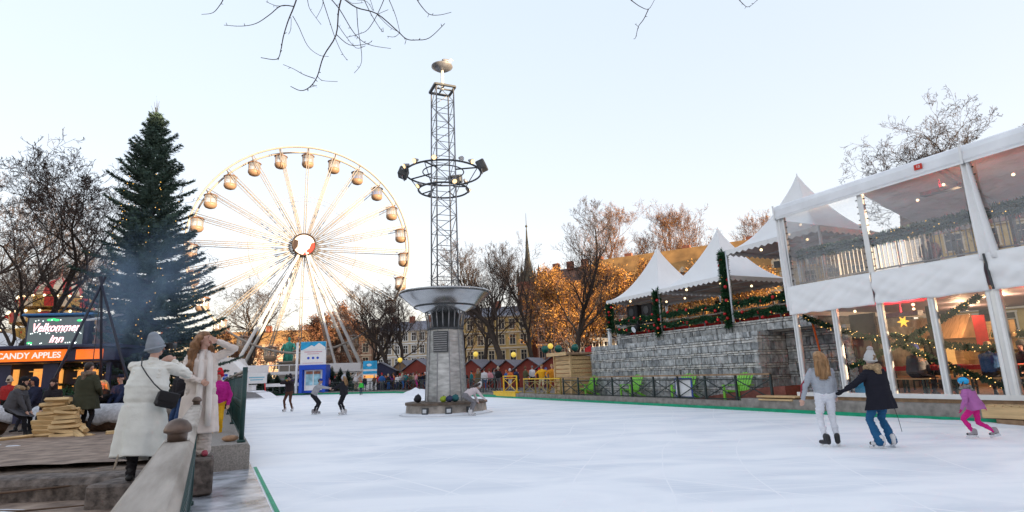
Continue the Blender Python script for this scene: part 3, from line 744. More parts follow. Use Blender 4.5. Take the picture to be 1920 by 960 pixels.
for i, (s_, o_, h) in enumerate(((17.4, 3.0, 1.25), (21.0, 2.9, 1.5))): small_spruce('small_spruce', ('small spruce behind the terrace garlands, left of the tall garlanded column', 'small spruce behind the terrace garlands, right of the tall garlanded column')[i], E(s_, o_, 3.2), h, .5, 40+i)

# ================================================================== two storey white tent
o0 = .45; Z0 = .56; SN = 33.5; OB = 8.8
tt = thing('two_storey_tent', 'two storey white frame tent with clear plastic walls along the right side of the rink', 'tent', E(28, o0, .4))
def tp(b, nm, m, par=None):
    o = b.build(nm, m); o.data.transform(Matrix.Translation(-Vector(tt.location))); o.parent = par or tt; return o
b = MB(); b.prism([(o0-.05, .34), (OB, .34), (OB, Z0-.04), (o0-.05, Z0-.04)], EN, (0, 0, 1), E(23.0, 0), EU*(SN-23)); tp(b, 'lower_floor', M('plank'))
b = MB(); b.prism([(o0+.06, 3.2), (OB, 3.2), (OB, 3.75), (o0+.06, 3.75)], EN, (0, 0, 1), E(23.05, 0), EU*(SN-23)); tp(b, 'upper_floor', mat('under_floor', (.30, .24, .30), .6, var=.1))
SP = [23.16, 24.53, 25.9, 27.25, 28.62, 29.98, 31.35, 32.7]
for s_ in SP:
    b = MB()
    wd = .17 if s_ != 28.62 else .30
    b.box(E(s_, o0, (Z0+3.1)/2), (wd, .12, 3.1-Z0), rz=E_ROT, bev=.012); q = tp(b, 'post', M('alu'))
    b = MB()
    for dx in (-wd*.28, wd*.28): b.box(E(s_+dx, o0-.064, (Z0+3.1)/2), (wd*.2, .016, 3.06-Z0), rz=E_ROT)
    tp(b, 'channel', M('white_steel'), q)
b = MB(); b.box(E(28.2, o0-.01, Z0), (10.6, .16, .12), rz=E_ROT); tp(b, 'sill', M('white_steel'))
for s_ in (23.16, 25.85, 28.62, 31.35):
    b = MB(); b.box(E(s_, o0, 5.1), (.16, .12, 2.6), rz=E_ROT, bev=.012); tp(b, 'upper_post', M('alu'))
for s_ in (23.16, 25.85, 28.62, 31.35):
    for sg in (-1, 1):
        b = MB()
        for k in range(11): b.box(E(s_+sg*.115+.015*(k % 2), o0-.03, 4.15+k*.2), (.05, .02, .028), rz=E_ROT)
        tp(b, 'lacing', M('black'))
# white fascia band, wrinkled
def wrinkle(s0, s1, z0, z1, o, amp, seed, nx=90, nz=16, sagz=.03, out=0.0):
    b = MB(); vs = []; 
    for j in range(nz+1):
        for i in range(nx+1):
            fx, fz = i/nx, j/nz; s_ = s0+(s1-s0)*fx; z = z0+(z1-z0)*fz
            d = amp*(mnoise.noise(Vector((s_*1.9+fz*3.5, fz*.8, seed)))+.35*mnoise.noise(Vector((s_*4.6-fz*5, fz*1.0, seed+5))))*math.sin(PI*min(1, max(0, .1+.8*fz)))
            d += amp*.42*(1-2*abs(mnoise.noise(Vector(((s_*.9-fz*1.3)*2.4+seed, seed, .5)))))*math.sin(PI*min(1, .08+fz*.9))
            d += .03*math.sin(PI*fz)
            if j == 0: z += sagz*mnoise.noise(Vector((s_*3, seed, 2)))
            vs.append(E(s_, o-d-out*(1-fz), z))
    b.add(vs, [(j*(nx+1)+i, j*(nx+1)+i+1, (j+1)*(nx+1)+i+1, (j+1)*(nx+1)+i) for j in range(nz) for i in range(nx)], 0, True); return b
for i, (s0, s1) in enumerate(((23.05, 25.83), (25.87, 28.60), (28.66, 31.33), (31.37, SN))):
    b = wrinkle(s0, s1, 3.06, 3.98, o0-.10, .085, i*7.3); o = tp(b, 'fascia_panel', M('pvc')); sm = o.modifiers.new('thick', 'SOLIDIFY'); sm.thickness = .012
b = wrinkle(SN-.01, SN, 3.06, 3.98, o0-.1, 0, 3)
# end fascia facing the stage
b = MB(); b.prism([(o0-.09, 3.06), (OB, 3.06), (OB, 3.98), (o0-.09, 3.98)], EN, (0, 0, 1), E(23.02, 0), EU*.02); tp(b, 'fascia_panel', M('pvc'))
# upper windows of clear film, lower windows
for i, (s0, s1) in enumerate(((23.25, 25.77), (25.94, 28.45), (28.8, 31.27), (31.44, SN))):
    b = wrinkle(s0, s1, 3.95, 6.32, o0+.02, .02, 30+i*4, 40, 20, 0); tp(b, 'window_film', M('window_film'))
for s0, s1 in zip(SP, SP[1:]):
    b = MB(); b.box(E((s0+s1)/2, o0, (Z0+3.1)/2+.03), (s1-s0-.2, .012, 3.1-Z0-.08), rz=E_ROT); tp(b, 'window_pane', M('smoked_glass'))
b = MB(); b.box(E(23.06, (o0+OB)/2, 5.1), (.012, OB-o0-.2, 2.3), rz=E_ROT); tp(b, 'window_film', M('glass'))
# gathered curtains on the posts
def curtain(s_, z0, z1, w0, w1, seed, side=1):
    b = MB(); vs = []; nx, nz = 10, 14
    for j in range(nz+1):
        fz = j/nz; wd = w0*fz+w1*(1-fz)
        for i in range(nx+1):
            fx = i/nx; vs.append(E(s_+side*(fx*wd-.05), o0-.10-.05*math.sin(fx*PI*3.2+seed)-.03*math.sin(PI*fz), z0+(z1-z0)*fz))
    b.add(vs, [(j*(nx+1)+i, j*(nx+1)+i+1, (j+1)*(nx+1)+i+1, (j+1)*(nx+1)+i) for j in range(nz) for i in range(nx)], 0, True); o = tp(b, 'curtain', M('pvc')); o.modifiers.new('thick', 'SOLIDIFY').thickness = .012
curtain(28.58, 3.82, 6.36, .18, .42, .4); curtain(23.05, 3.2, 6.3, .16, .22, 1.3)
# roof: eave roll and shallow ridge
b = MB(); prof = [(o0-.16, 6.28), (o0-.19, 6.36), (o0-.17, 6.58), (o0-.08, 6.72), (o0+.1, 6.80), ((o0+OB)/2, 8.1), (OB+.1, 6.8), (OB+.15, 6.3), (OB+.08, 6.3), (OB, 6.7), ((o0+OB)/2, 7.9), (o0+.12, 6.62), (o0-.08, 6.5), (o0-.09, 6.28)]
b.prism(prof, EN, (0, 0, 1), E(22.95, 0), EU*(SN-22.95+.2)); tp(b, 'roof', M('pvc_top'))
b = MB(); b.prism([(o0-.17, 6.26), (o0-.155, 6.26), (o0-.155, 6.34), (o0-.17, 6.34)], EN, (0, 0, 1), E(22.97, 0), EU*(SN-22.9)); tp(b, 'eave_rail', M('alu'))
for s_ in (28.62, 23.0):
    b = MB(); b.box(E(s_, o0-.2, 6.5), (.05, .03, .5), rz=E_ROT); tp(b, 'roof_seam', M('white_steel'))
b = MB(); b.box(E(27.62, o0-.205, 6.52), (.20, .012, .15), rz=E_ROT); lb = tp(b, 'number_tag', mat('tag_red', (.6, .04, .02), .5))
text_mesh('number', '10', .10, M('white_paint'), tt, E(27.62, o0-.213, 6.52)-Vector(tt.location), (PI/2, 0, E_ROT), .002)
b = MB(); b.bar(E(28.66, o0-.18, 3.95), E(28.72, o0-.17, 3.08), .035); tp(b, 'drain_pipe', M('steel_dark'))
# beams in the roof, back posts and glazing, upper railings inside
for s_ in (25.85, 28.62, 31.35):
    b = MB(); b.bar(E(s_, o0, 6.45), E(s_, (o0+OB)/2, 7.75), .12, .16); b.bar(E(s_, (o0+OB)/2, 7.75), E(s_, OB, 6.45), .12, .16); tp(b, 'roof_beam', M('alu'))
for s_ in SP[::2]+[SN]:
    b = MB(); b.box(E(s_, OB, 3.5), (.14, .14, 6), rz=E_ROT); tp(b, 'back_post', M('steel_dark'))
for s_ in (24.9, 28.0, 31.0):
    b = MB(); b.box(E(s_, 4.6, (Z0+3.2)/2), (.13, .13, 3.2-Z0), rz=E_ROT); tp(b, 'inner_post', M('steel_dark'))
for oo in (o0+.35, OB-.3):
    b = MB(); b.bar(E(23.3, oo, 5.0), E(SN, oo, 5.0), .06); b.bar(E(23.3, oo, 4.1), E(SN, oo, 4.1), .04)
    for i in range(80): b.bar(E(23.4+i*.125, oo, 4.1), E(23.4+i*.125, oo, 5.0), .02 if i % 10 else .06)
    tp(b, 'inner_railing', M('galv'))
b = MB(); b.box(E(23.75, 2.9, 1.8), (.85, .1, 2.5), rz=E_ROT); tp(b, 'dark_partition', mat('partition', (.05, .04, .04), .8))
b = MB(); b.box(E(24.12, 2.2, 1.45), (.48, .06, 1.85), rz=E_ROT); tp(b, 'brown_door', mat('brown_door', (.13, .05, .035), .6))
# heaters glowing red under both ceilings
mat('heater_red', (.9, .05, .03), .4, emit=(1, .02, .03), estr=16)
for s_, o_, z in ((25.6, 1.9, 3.06), (29.4, 1.8, 3.06), (26.6, 3.2, 6.75), (31.0, 3.2, 6.75)):
    b = MB(); b.box(E(s_, o_, z-.28), (1.04, .26, .04), rz=E_ROT)
    for sg in (-1, 1): b.box(E(s_, o_+sg*.13, z-.23), (1.04, .012, .12), rz=E_ROT); b.box(E(s_+sg*.52, o_, z-.23), (.012, .26, .12), rz=E_ROT)
    b.box(E(s_, o_, z-.262), (.1, .1, .004), rz=E_ROT); b.bar(E(s_, o_, z-.25), E(s_, o_, z+.1), .03); q = tp(b, 'heater', M('galv')); b = MB(); b.box(E(s_, o_, z-.235), (.95, .16, .03), rz=E_ROT); tp(b, 'glowing_bar', M('heater_red'), q)
for s_, o_, z in [(24+.9*i, 2.2+1.6*(i % 2), 3.1) for i in range(9)]+[(24.2+i*1.3, 3+(i % 2), 6.6) for i in range(6)]:
    b = MB(); b.sphere(E(s_, o_, z), .045, 8, 5); tp(b, 'ceiling_bulb', M('bulb_white'))
# garlands crossing behind the lower windows
for i, (a, c, lb) in enumerate((((23.2, 3.0), (25.7, 2.05), 'slanting lit garland behind the first two lower tent windows'), ((24.55, 1.35), (28.2, 3.0), 'long lit garland rising to the right behind the lower tent windows'), ((25.9, 2.2), (28.3, 1.7), 'lit garland sagging behind the middle lower tent windows'), ((26.0, 2.0), (28.5, .75), 'lit garland falling to the floor behind the pink jacket child'), ((28.8, 2.0), (31, 2.6), 'lit garland behind the rightmost lower tent window'))):
    garland('garland', lb, sag(E(a[0], .75, a[1]), E(c[0], .75, c[1]), .08, 6), .11, 1700, 0, 38, group='lit garlands inside the tent', seed=60+i, leaf=.08)
for i, (s0, s1) in enumerate(((23.4, 28.4), (28.8, 33.3))):
    garland('garland', ('thick green garland on the upper railing inside the tent, behind the two left windows', 'thick green garland on the upper railing inside the tent, behind the right window')[i], sag(E(s0, o0+.33, 5.02), E(s1, o0+.33, 5.02), .05), .2, 3200, 0, 30, group='garlands on the upper railing of the tent', seed=70+i, leaf=.15)
# beer tables and benches
def beer_table(label, s_, o_):
    t = thing('beer_table', label, 'table', E(s_, o_, Z0-.04), E_ROT, 'beer tables in the tent')
    b = MB(); b.box((0, 0, .76), (1.7, .6, .04), bev=.01); b.build('tabletop', M('light_wood'), t)
    b = MB(); b.box((0, 0, .785), (1.72, .62, .012)); b.box((0, -.312, .73), (1.72, .008, .12)); b.build('red_runner', M('red_cloth'), t)
    for x in (-.65, .65):
        b = MB(); b.bar((x, -.25, 0), (x, -.22, .74), .04); b.bar((x, .25, 0), (x, .22, .74), .04); b.bar((x, -.25, .3), (x, .25, .3), .04); b.build('leg', M('green_paint'), t)
    for y, lb2 in ((-.65, 'near'), (.65, 'far')):
        q = thing('bench', 'bench on the %s side of the %s' % (lb2, label), 'bench', E(s_, o_, Z0-.04)+EN*y, E_ROT, 'benches in the tent')
        b = MB(); b.box((0, 0, .45), (1.7, .25, .04), bev=.01); b.build('seat', M('light_wood'), q)
        for x in (-.65, .65):
            b = MB(); b.bar((x, -.1, 0), (x, -.1, .43), .04); b.bar((x, .1, 0), (x, .1, .43), .04); b.bar((x, -.1, .2), (x, .1, .2), .04); b.build('leg', M('green_paint'), q)
beer_table('red clothed table behind the third lower tent window', 25.5, 2.15); beer_table('red clothed table behind the fourth lower tent window', 27.35, 2.15); beer_table('red clothed table behind the last lower tent window', 29.2, 2.15); beer_table('red clothed table farther back in the tent', 24.9, 4.5)
# wooden hut bar seen through the tent
t = thing('bar_hut', 'warm lit wooden bar hut with plank roof behind the tent windows', 'hut', E(23.6, 7.3, .52), E_ROT); t.scale = (.62, .62, .75)
b = MB(); b.box((0, 0, 1.1), (3.2, 1.6, 2.2)); b.build('body', M('light_wood'), t)
b = MB(); b.prism([(-1.3, 2.2), (1.3, 2.2), (0, 3.3)], (0, 1, 0), (0, 0, 1), (-1.9, 0, 0), (3.8, 0, 0)); b.build('roof', mat('hut_roof', (.45, .25, .11), .7, var=.4, scale=3, stretch=(6, .5, .5)), t)
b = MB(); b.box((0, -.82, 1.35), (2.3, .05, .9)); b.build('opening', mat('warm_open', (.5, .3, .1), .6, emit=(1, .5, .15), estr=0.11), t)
b = MB(); b.box((0, -.95, .85), (2.6, .4, .06)); b.build('counter', M('plank'), t)
t = thing('bar_stall', 'golden lit plank stall with shelves deep inside the tent', 'stall', E(24.9, 7.7, .52), E_ROT)
b = MB()
for i in range(10): b.box((-.72+i*.16, .3, 1.2), (.15, .05, 2.0))
b.build('plank_back', M('light_wood'), t)
for z in (.75, 1.2, 1.6): b = MB(); b.box((0, .1, z), (1.5, .35, .04)); b.build('shelf', M('light_wood'), t)
rb_ = random.Random(8)
for z in (.77, 1.22, 1.62):
    for i in range(7):
        x = -.6+i*.2+rb_.uniform(-.04, .04); q = tag(empty('bottle', E(24.9, 7.7, .52)+EU*x+EN*.02+Vector((0, 0, z)), 0), 'dark bottle standing on a shelf of the golden lit stall', 'bottle', 'bottles on the stall shelves'); b = MB(); b.lathe((0, 0, 0), [(.035, 0), (.035, .15), (.014, .2), (.014, .26)], 8); b.build('glass', mat('bottle_dark', (.03, .05, .02), .2), q)
b = MB(); b.box((0, -.45, .45), (1.6, .5, .9)); b.build('counter', M('plank'), t)
t = thing('red_banner', 'red banner hanging from a tent post behind the fourth window', 'banner', E(26.35, 4.4, 2.2), E_ROT); b = MB(); b.box((0, 0, .1), (.32, .03, .9)); b.build('cloth', M('red_cloth'), t)
t = thing('star_lantern', 'golden paper star lantern hanging behind the third lower tent window', 'lantern', E(25.55, 2.0, 2.62), E_ROT); b = MB(); pts = []
for i in range(12):
    a = PI*i/6; r_ = .19 if i % 2 == 0 else .08; pts.append((r_*math.cos(a), 0, r_*math.sin(a)))
b.add(pts+[(0, -.09, 0), (0, .09, 0)], [(i, (i+1) % 12, 12) for i in range(12)]+[((i+1) % 12, i, 13) for i in range(12)]); b.build('star', mat('star_gold', (.9, .5, .08), .5, emit=(1, .5, .06), estr=.22), t); b = MB(); b.cyl((0, 0, .2), (0, 0, .5), .006, .006, 4); b.build('cord', M('black'), t)
for i, (s_, o_, z, e_) in enumerate(((26.0, 4.2, 2.95, 5), (27.4, 3.6, 2.95, 8), (28.8, 2.6, 2.95, 7), (25.2, 6.2, 2.95, 12), (26.4, 4.6, 6.3, 3), (30.0, 4.6, 6.3, 3))):
    pl_ = bpy.data.lights.new('tent_lamp', 'POINT'); pl_.energy = e_; pl_.color = (1, .66, .36); pl_.shadow_soft_size = .12; po = bpy.data.objects.new('tent_lamp', pl_); COL.objects.link(po); po.location = E(s_, o_, z)
# plank step, blue box, orange strap and white tinsel heap inside
t = thing('plank_step', 'pale plank step at the left corner of the two storey tent', 'step', E(22.3, .30, .3), E_ROT)
b = MB(); b.box((0, .0, .17), (1.5, .5, .06), bev=.01); b.build('upper_plank', M('light_wood'), t); b = MB(); b.box((.05, -.1, .08), (1.3, .5, .05), bev=.01); b.build('lower_plank', M('light_wood'), t)
t = thing('wooden_ramp', 'long pale wooden ramp box against the kerb at the right edge of the rink', 'ramp', E(29.9, -.05, .12), E_ROT)
b = MB(); b.box((.4, -.1, .16), (4.0, .5, .26), bev=.01); b.build('box', M('light_wood'), t)
for x in (-1.1, .2, 1.5):
    b = MB(); b.box((x, -.15, -.05), (.5, .35, .12)); b.build('support', M('plank'), t)
b = MB()
for i in range(26): b.box((-1.55+i*.155, -.1, .30), (.13, .5, .02))
b.build('grating', M('light_wood'), t)
t = thing('blue_crate', 'bright blue plastic crate on the tent floor behind the second window', 'crate', E(24.75, .95, Z0-.04), E_ROT)
b = MB(); b.box((0, 0, .2), (.42, .35, .4), bev=.03); b.build('box', M('sky_blue'), t); b = MB(); b.box((0, 0, .41), (.46, .39, .04), bev=.01); b.build('rim', M('sky_blue'), t)
t = thing('orange_strap', 'orange strap hanging inside the first tent window', 'strap', E(23.45, .8, Z0), E_ROT)
b = MB(); b.tube([(0, 0, 2.3), (.12, 0, 1.4), (.28, 0, .3)], .03, 6); b.build('strap', mat('orange', (.75, .12, .01), .5), t)
t = thing('tinsel_tree', 'small frosted white tree decoration behind the second tent post', 'decoration', E(24.3, 1.0, Z0-.04))
b = MB(); rt_ = random.Random(5)
for i in range(700):
    f = rt_.random(); a = rt_.uniform(0, 2*PI); q = Vector((math.cos(a)*.3*(1-f*.5), math.sin(a)*.3*(1-f*.5), .2+1.5*f)); p1 = q*.6+Vector((0, 0, q.z*.4)); sd = Vector((rt_.gauss(0, .02), rt_.gauss(0, .02), rt_.gauss(0, .03)))
    b.add([p1, q+sd, q+Vector((0, 0, .05)), q-sd], [(0, 1, 2, 3)])
b.build('branches', M('frost'), t); b = MB(); b.cyl((0, 0, 0), (0, 0, 1.6), .03, .015, 6); b.build('stem', M('bark'), t)
# snow heap scraped against the kerb
b = MB(); vs = []; nx, ny = 30, 8
for i in range(nx+1):
    for j in range(ny+1):
        s_ = 25.4+4.0*i/nx; h = .20*math.sin(PI*i/nx)**.7*(math.sin(PI*min(1, j/ny*.5+.5)))*(.7+.6*abs(mnoise.noise(Vector((s_*2.2, j*.4, 1)))))
        vs.append(E(s_, -.8+.8*j/ny, .003+h*(j/ny)**1.2))
b.add(vs, [(i*(ny+1)+j, (i+1)*(ny+1)+j, (i+1)*(ny+1)+j+1, i*(ny+1)+j+1) for i in range(nx) for j in range(ny)], 0, True)
tag(fixn(b.build('snow_heap', M('snow'))), 'scraped snow heaped against the kerb by the tent', None, None, 'stuff')

# ---------------------------------------------------------------- fence with crossed braces along the right kerb
def xfence(name, label, P0, P1, n, z0, h, m, mr=None):
    P0, P1 = Vector(P0), Vector(P1); t = thing(name, label, 'fence', P0+Vector((0, 0, z0)), 0); B = Vector((P0.x, P0.y, 0))
    D = (P1-P0)/n; d = D.normalized(); mr = mr or m
    for i in range(n+1):
        b = MB(); p = D*i; b.box(p+Vector((0, 0, h/2)), (.07, .07, h), rz=math.atan2(d.y, d.x)); b.build('post', m, t)
    b = MB(); b.bar(Vector((0, 0, h)), D*n+Vector((0, 0, h)), .09, .06); b.build('top_rail', mr, t)
    b = MB(); b.bar(Vector((0, 0, .1)), D*n+Vector((0, 0, .1)), .04); b.bar(Vector((0, 0, h-.16)), D*n+Vector((0, 0, h-.16)), .035); b.build('lower_rail', m, t)
    for i in range(n):
        b = MB(); p, q = D*i, D*(i+1); b.bar(p+Vector((0, 0, .12)), q+Vector((0, 0, h-.17)), .03); b.bar(p+Vector((0, 0, h-.17)), q+Vector((0, 0, .12)), .03); b.build('cross_brace', m, t)
    return t
mat('fence_dark', (.035, .05, .05), .5, .2)
xfence('rink_fence', 'dark green crossed brace fence with brown top rail in front of the stone wall', E(8.2, .42), E(21.9, .42), 9, .24, .96, M('fence_dark'), M('plank'))
xfence('rink_fence', 'dark crossed brace fence between the yellow gate and the wooden hut', E(3.4, .42), E(7.9, .42), 3, .24, .92, mat('fence_gold', (.30, .22, .06), .5), M('yellow_paint'))
yg = xfence('yellow_gate', 'yellow crossed brace gate panel at the far corner of the rink', E(.2, .5), E(2.2, .5), 1, .24, 1.12, M('yellow_paint'))
t = thing('yellow_kerb', 'bright yellow painted step under the yellow gate', 'step', E(1.3, .1, 0), E_ROT)
b = MB(); b.box((0, .02, .19), (3.4, .28, .37), bev=.02); b.build('riser', M('yellow_paint'), t); b = MB(); b.box((0, .1, .385), (3.45, .5, .03)); b.build('tread', M('yellow_paint'), t)
# lime garden chairs, board, red deck ramp behind the fence
def lime_chair(label, s_, o_):
    t = thing('garden_chair', label, 'chair', E(s_, o_, .24), E_ROT+rad(R.uniform(-15, 15)), 'lime green garden chairs')
    b = MB()
    for i in range(6): b.bar((-.27+i*.108, .05+.0, .32), (-.33+i*.13, .35, 1.02-.02*abs(i-2.5)**1.6), .085, .025, up=(0, 1, 0))
    b.build('backrest', M('lime'), t)
    b = MB()
    for i in range(5): b.bar((-.3, -.45+i*.115, .38-.02*i), (.3, -.45+i*.115, .38-.02*i), .095, .025)
    b.build('seat', M('lime'), t)
    for x in (-.34, .34):
        b = MB(); b.bar((x, -.5, .58), (x, .3, .56), .12, .03); b.build('armrest', M('lime'), t)
        b = MB(); b.bar((x, -.45, 0), (x, -.45, .57), .05, .09); b.build('leg', M('lime'), t)
        b = MB(); b.bar((x, -.3, .34), (x, .45, 0), .04, .09); b.build('leg', M('lime'), t)
for lb, s_, o_ in (('first lime garden chair, beside the wooden hut', 9.9, .98), ('second lime garden chair from the wooden hut', 13.6, 1.0), ('third lime garden chair, beside the white board', 17.1, 1.0), ('fourth lime garden chair, nearest the two storey tent', 20.0, 1.0)): lime_chair(lb, s_, o_)
t = thing('sign_board', 'white board with blue frame leaning on the rink fence', 'board', E(17.55, .52, .28), E_ROT)
b = MB(); b.box((0, 0, .42), (1.0, .04, .8), bev=.01); b.build('frame', mat('frame_blue', (.05, .09, .35), .5), t); b = MB(); b.box((0, -.024, .43), (.86, .01, .66)); b.build('panel', M('white_paint'), t)
t = thing('deck_ramp', 'red brown plank ramp behind the rink fence beside the tent', 'ramp', E(20.6, 1.0, .25), E_ROT)
b = MB(); b.prism([(-2.6, 0), (1.7, 0), (1.7, .55), (.9, .5), (-2.6, .05)], (1, 0, 0), (0, 0, 1), (0, -.42, 0), (0, .85, 0)); b.build('ramp', mat('deck_red', (.24, .085, .065), .8, var=.25, bump=.3), t)
# ================================================================== near railing, stone plinth, second railing
RH = 1.27
def railing(name, label, P0, P1, zg, zt, rw, posts, nbal, capf, thick=.07):
    """posts: list of t along P0-P1 with True for a bronze cap; rail parts end at the posts"""
    P0, P1 = Vector(P0), Vector(P1); t = thing(name, label, 'railing', (P0.x, P0.y, zg)); D = P1-P0; d = D.normalized(); nrm = Vector((-d.y, d.x, 0)); rz = math.atan2(d.y, d.x); H = zt-zg
    prof = [(-rw/2, -.045), (-rw/2+.02, -.06), (rw/2-.02, -.06), (rw/2, -.045), (rw/2, -.02), (rw/2-.02, 0), (-rw/2+.02, 0), (-rw/2, -.02)]
    for i in range(len(posts)-1):
        a, c = posts[i][0], posts[i+1][0]; b = MB(); g = .012
        b.prism(prof, nrm, (0, 0, 1), D*a+d*g+Vector((0, 0, H)), D*(c-a)-d*2*g); b.build('handrail', M('rail_wood'), t)
        b = MB(); b.bar(D*a+Vector((0, 0, H-.10)), D*c+Vector((0, 0, H-.10)), .05, .03); b.bar(D*a+Vector((0, 0, .12)), D*c+Vector((0, 0, .12)), .05, .03); b.build('rail_bar', M('green_paint'), t)
    for tt_, cap in posts:
        p = D*tt_; b = MB(); b.cyl(p, p+Vector((0, 0, H+.05)), thick*.6, thick*.6, 10); b.cyl(p, p+Vector((0, 0, .05)), thick, thick, 10); q = b.build('post', M('green_paint'), t)
        if cap:
            b = MB(); b.lathe(p+Vector((0, 0, H+.03)), [(.042, -.03), (.043, .0), (.045, .008), (.060, .013), (.061, .024), (.054, .045), (.038, .065), (.016, .075), (.002, .077)], 20); b.build('cap', M('bronze'), q)
    pr = None
    for i in range(nbal):
        p = D*((i+.5)/nbal)
        if pr is None:
            b = MB(); b.cyl((0, 0, .1), (0, 0, H-.1), .014, .014, 6); b.lathe((0, 0, H*.5), [(.016, -.08), (.03, -.04), (.022, 0), (.03, .04), (.016, .08)], 8); pr = b.build('baluster', M('green_paint'), t); q = pr
        else: q = pr.copy(); COL.objects.link(q); q.parent = t
        q.location = p
    return t
PA = Vector((-.81, 1.29, 0)); dA = Vector((-.4686, .8834, 0))
LEN = 7.43; CAP1 = 1.74
railing('railing', 'near railing with weathered wooden handrail, green balusters and bronze domed caps', PA-dA*.6, PA+dA*LEN, 0.0, RH, .14, [(0, False), ((CAP1+.6)/(LEN+.6), True), (1, True)], 62, True, .05)
t = thing('stone_block_plinth', 'long granite kerb plinth carrying the second green railing', 'plinth', L(4.05, .05, 0))
P_ = L(4.05, .06)-Vector(t.location); b = MB()
b.prism([(0, 0), (.70, 0), (.70, .40), (.67, .45), (.03, .45), (0, .40)], (-.8877, -.4605, 0), (0, 0, 1), P_, LDIR*34); fixn(b.build('plinth', M('granite'), t))
railing('railing', 'second green railing standing on the granite plinth behind the woman in the beige coat', L(4.35, .20), L(27, .20), .45, 1.78, .10, [(0, False), (.25, False), (.5, False), (.75, False), (1, False)], 95, False, .075)
t = thing('loaf', 'small tan paper bag lying on the end of the granite plinth', 'bag', L(4.7, .38, .45))
b = MB(); b.sphere((0, 0, .06), .1, 10, 6, 0, (1.5, .9, .6), Matrix.Rotation(.5, 3, 'Z')); b.sphere((-.12, .05, .05), .06, 8, 5, 0, (1.2, .8, .7)); b.build('bag', mat('tan_paper', (.42, .25, .15), .8, var=.3, scale=12, bump=.6), t)
t = thing('step_block', 'dark stone step under the woman in the beige coat', 'step', (-4.70, 8.74, 0), math.atan2(LDIR.y, LDIR.x))
b = MB(); b.box((0, 0, .26), (.8, .42, .50), bev=.03); b.build('block', M('step_stone'), t)
t = thing('step_block', 'stone slab under the photographer in the white coat', 'step', (-4.92, 7.62, 0), 0)
b = MB(); b.box((0, 0, .2), (.74, .62, .36), bev=.03); b.build('block', M('step_stone'), t)
# branches lying on the ground
for i, (pts, r, lb) in enumerate(((((-8.6, 7.7, .14), (-7.6, 7.85, .2), (-6.6, 7.86, .25), (-5.75, 7.95, .30)), .022, 'long bare stick leaning along the stone kerb step'), (((-7.2, 7.1, .115), (-6.8, 7.35, .13), (-6.0, 7.3, .12), (-4.9, 7.55, .14)), .016, 'thin crooked stick lying on the lower slabs'), (((-8.4, 7.2, .115), (-7.4, 7.0, .12), (-6.7, 7.15, .115)), .012, 'short twig lying at the left of the lower slabs'))):
    b = MB(); b.tube(pts, [r, r*.9, r*.8, r*.4][:len(pts)], 6); b.tube([pts[1], Vector(pts[1])+Vector((.2, -.25, .02))], [r*.6, r*.2], 5); o = b.build('fallen_stick', mat('stick', (.12, .075, .05), .9, var=.3)); tag(o, lb, 'stick', 'sticks on the ground')
# pale walking stick beside the photographer
b = MB(); b.cyl(at(214, 880, 7.3), at(247, 775, 7.42), .014, .014, 8); tag(b.build('wooden_staff', mat('pale_staff', (.55, .46, .36), .7)), 'pale wooden staff leaning against the white coat of the photographer', 'staff')

# ================================================================== fire place: logs, firewood, tripod, smoke
mat('log_end', (.56, .37, .18), .8, var=.35, scale=9, bump=.3)
mat('log_bark', (.14, .085, .055), .9, var=.4, scale=10, bump=1, bscale=20)
mat('pelt', (.56, .56, .58), .95, var=.25, scale=14, bump=1, bscale=50)
def log_seat(label, p, rz, Ln, r, clabel):
    t = thing('log_seat', label, 'log', (p[0], p[1], TZ), rz, 'log seats round the fire')
    b = MB(); n = 20; vs = []
    for i in range(9):
        x = -Ln/2+Ln*i/8
        for k in range(n):
            a = 2*PI*k/n; rr = r*(1+.05*mnoise.noise(Vector((x*2, math.cos(a)*2, math.sin(a)*2)))); vs.append((x, rr*math.cos(a), r*.96+rr*math.sin(a)))
    b.add(vs, [(i*n+k, i*n+(k+1) % n, (i+1)*n+(k+1) % n, (i+1)*n+k) for i in range(8) for k in range(n)], 0, True)
    b.add(vs[:n], [tuple(range(n))[::-1]], 1); b.add(vs[-n:], [tuple(range(n))], 1); b.build('trunk', [M('log_bark'), M('log_end')], t)
    c = thing('pelt', clabel, 'fur cover', (p[0], p[1], TZ), rz, 'fur covers on the log seats'); b = MB(); vs = []; nx, na = 30, 16
    for i in range(nx+1):
        x = -Ln/2-.03+(Ln+.06)*i/nx
        for k in range(na+1):
            lim0 = rad(-15+28*mnoise.noise(Vector((x*2.3, 3, p[0])))); a = lim0+(PI*1.02-lim0)*k/na
            a = -PI/2+a+PI/2; rr = r+.035+.02*mnoise.noise(Vector((x*4, a*3, 5))); vs.append((x, -rr*math.cos(a), r*.96+rr*math.sin(a)))
    b.add(vs, [(i*(na+1)+k, i*(na+1)+k+1, (i+1)*(na+1)+k+1, (i+1)*(na+1)+k) for i in range(nx) for k in range(na)], 0, True)
    o = b.build('cover', M('pelt'), c); o.modifiers.new('thick', 'SOLIDIFY').thickness = .03
log_seat('big log seat at the left with its sawn end facing out', (-14.6, 14.9), rad(70), 2.6, .36, 'white fur cover on the log with the sawn end')
log_seat('long bark covered log seat in front of the person in the green parka', (-11.2, 15.6), rad(-12), 3.6, .34, 'grey fur cover draped over the long bark log')
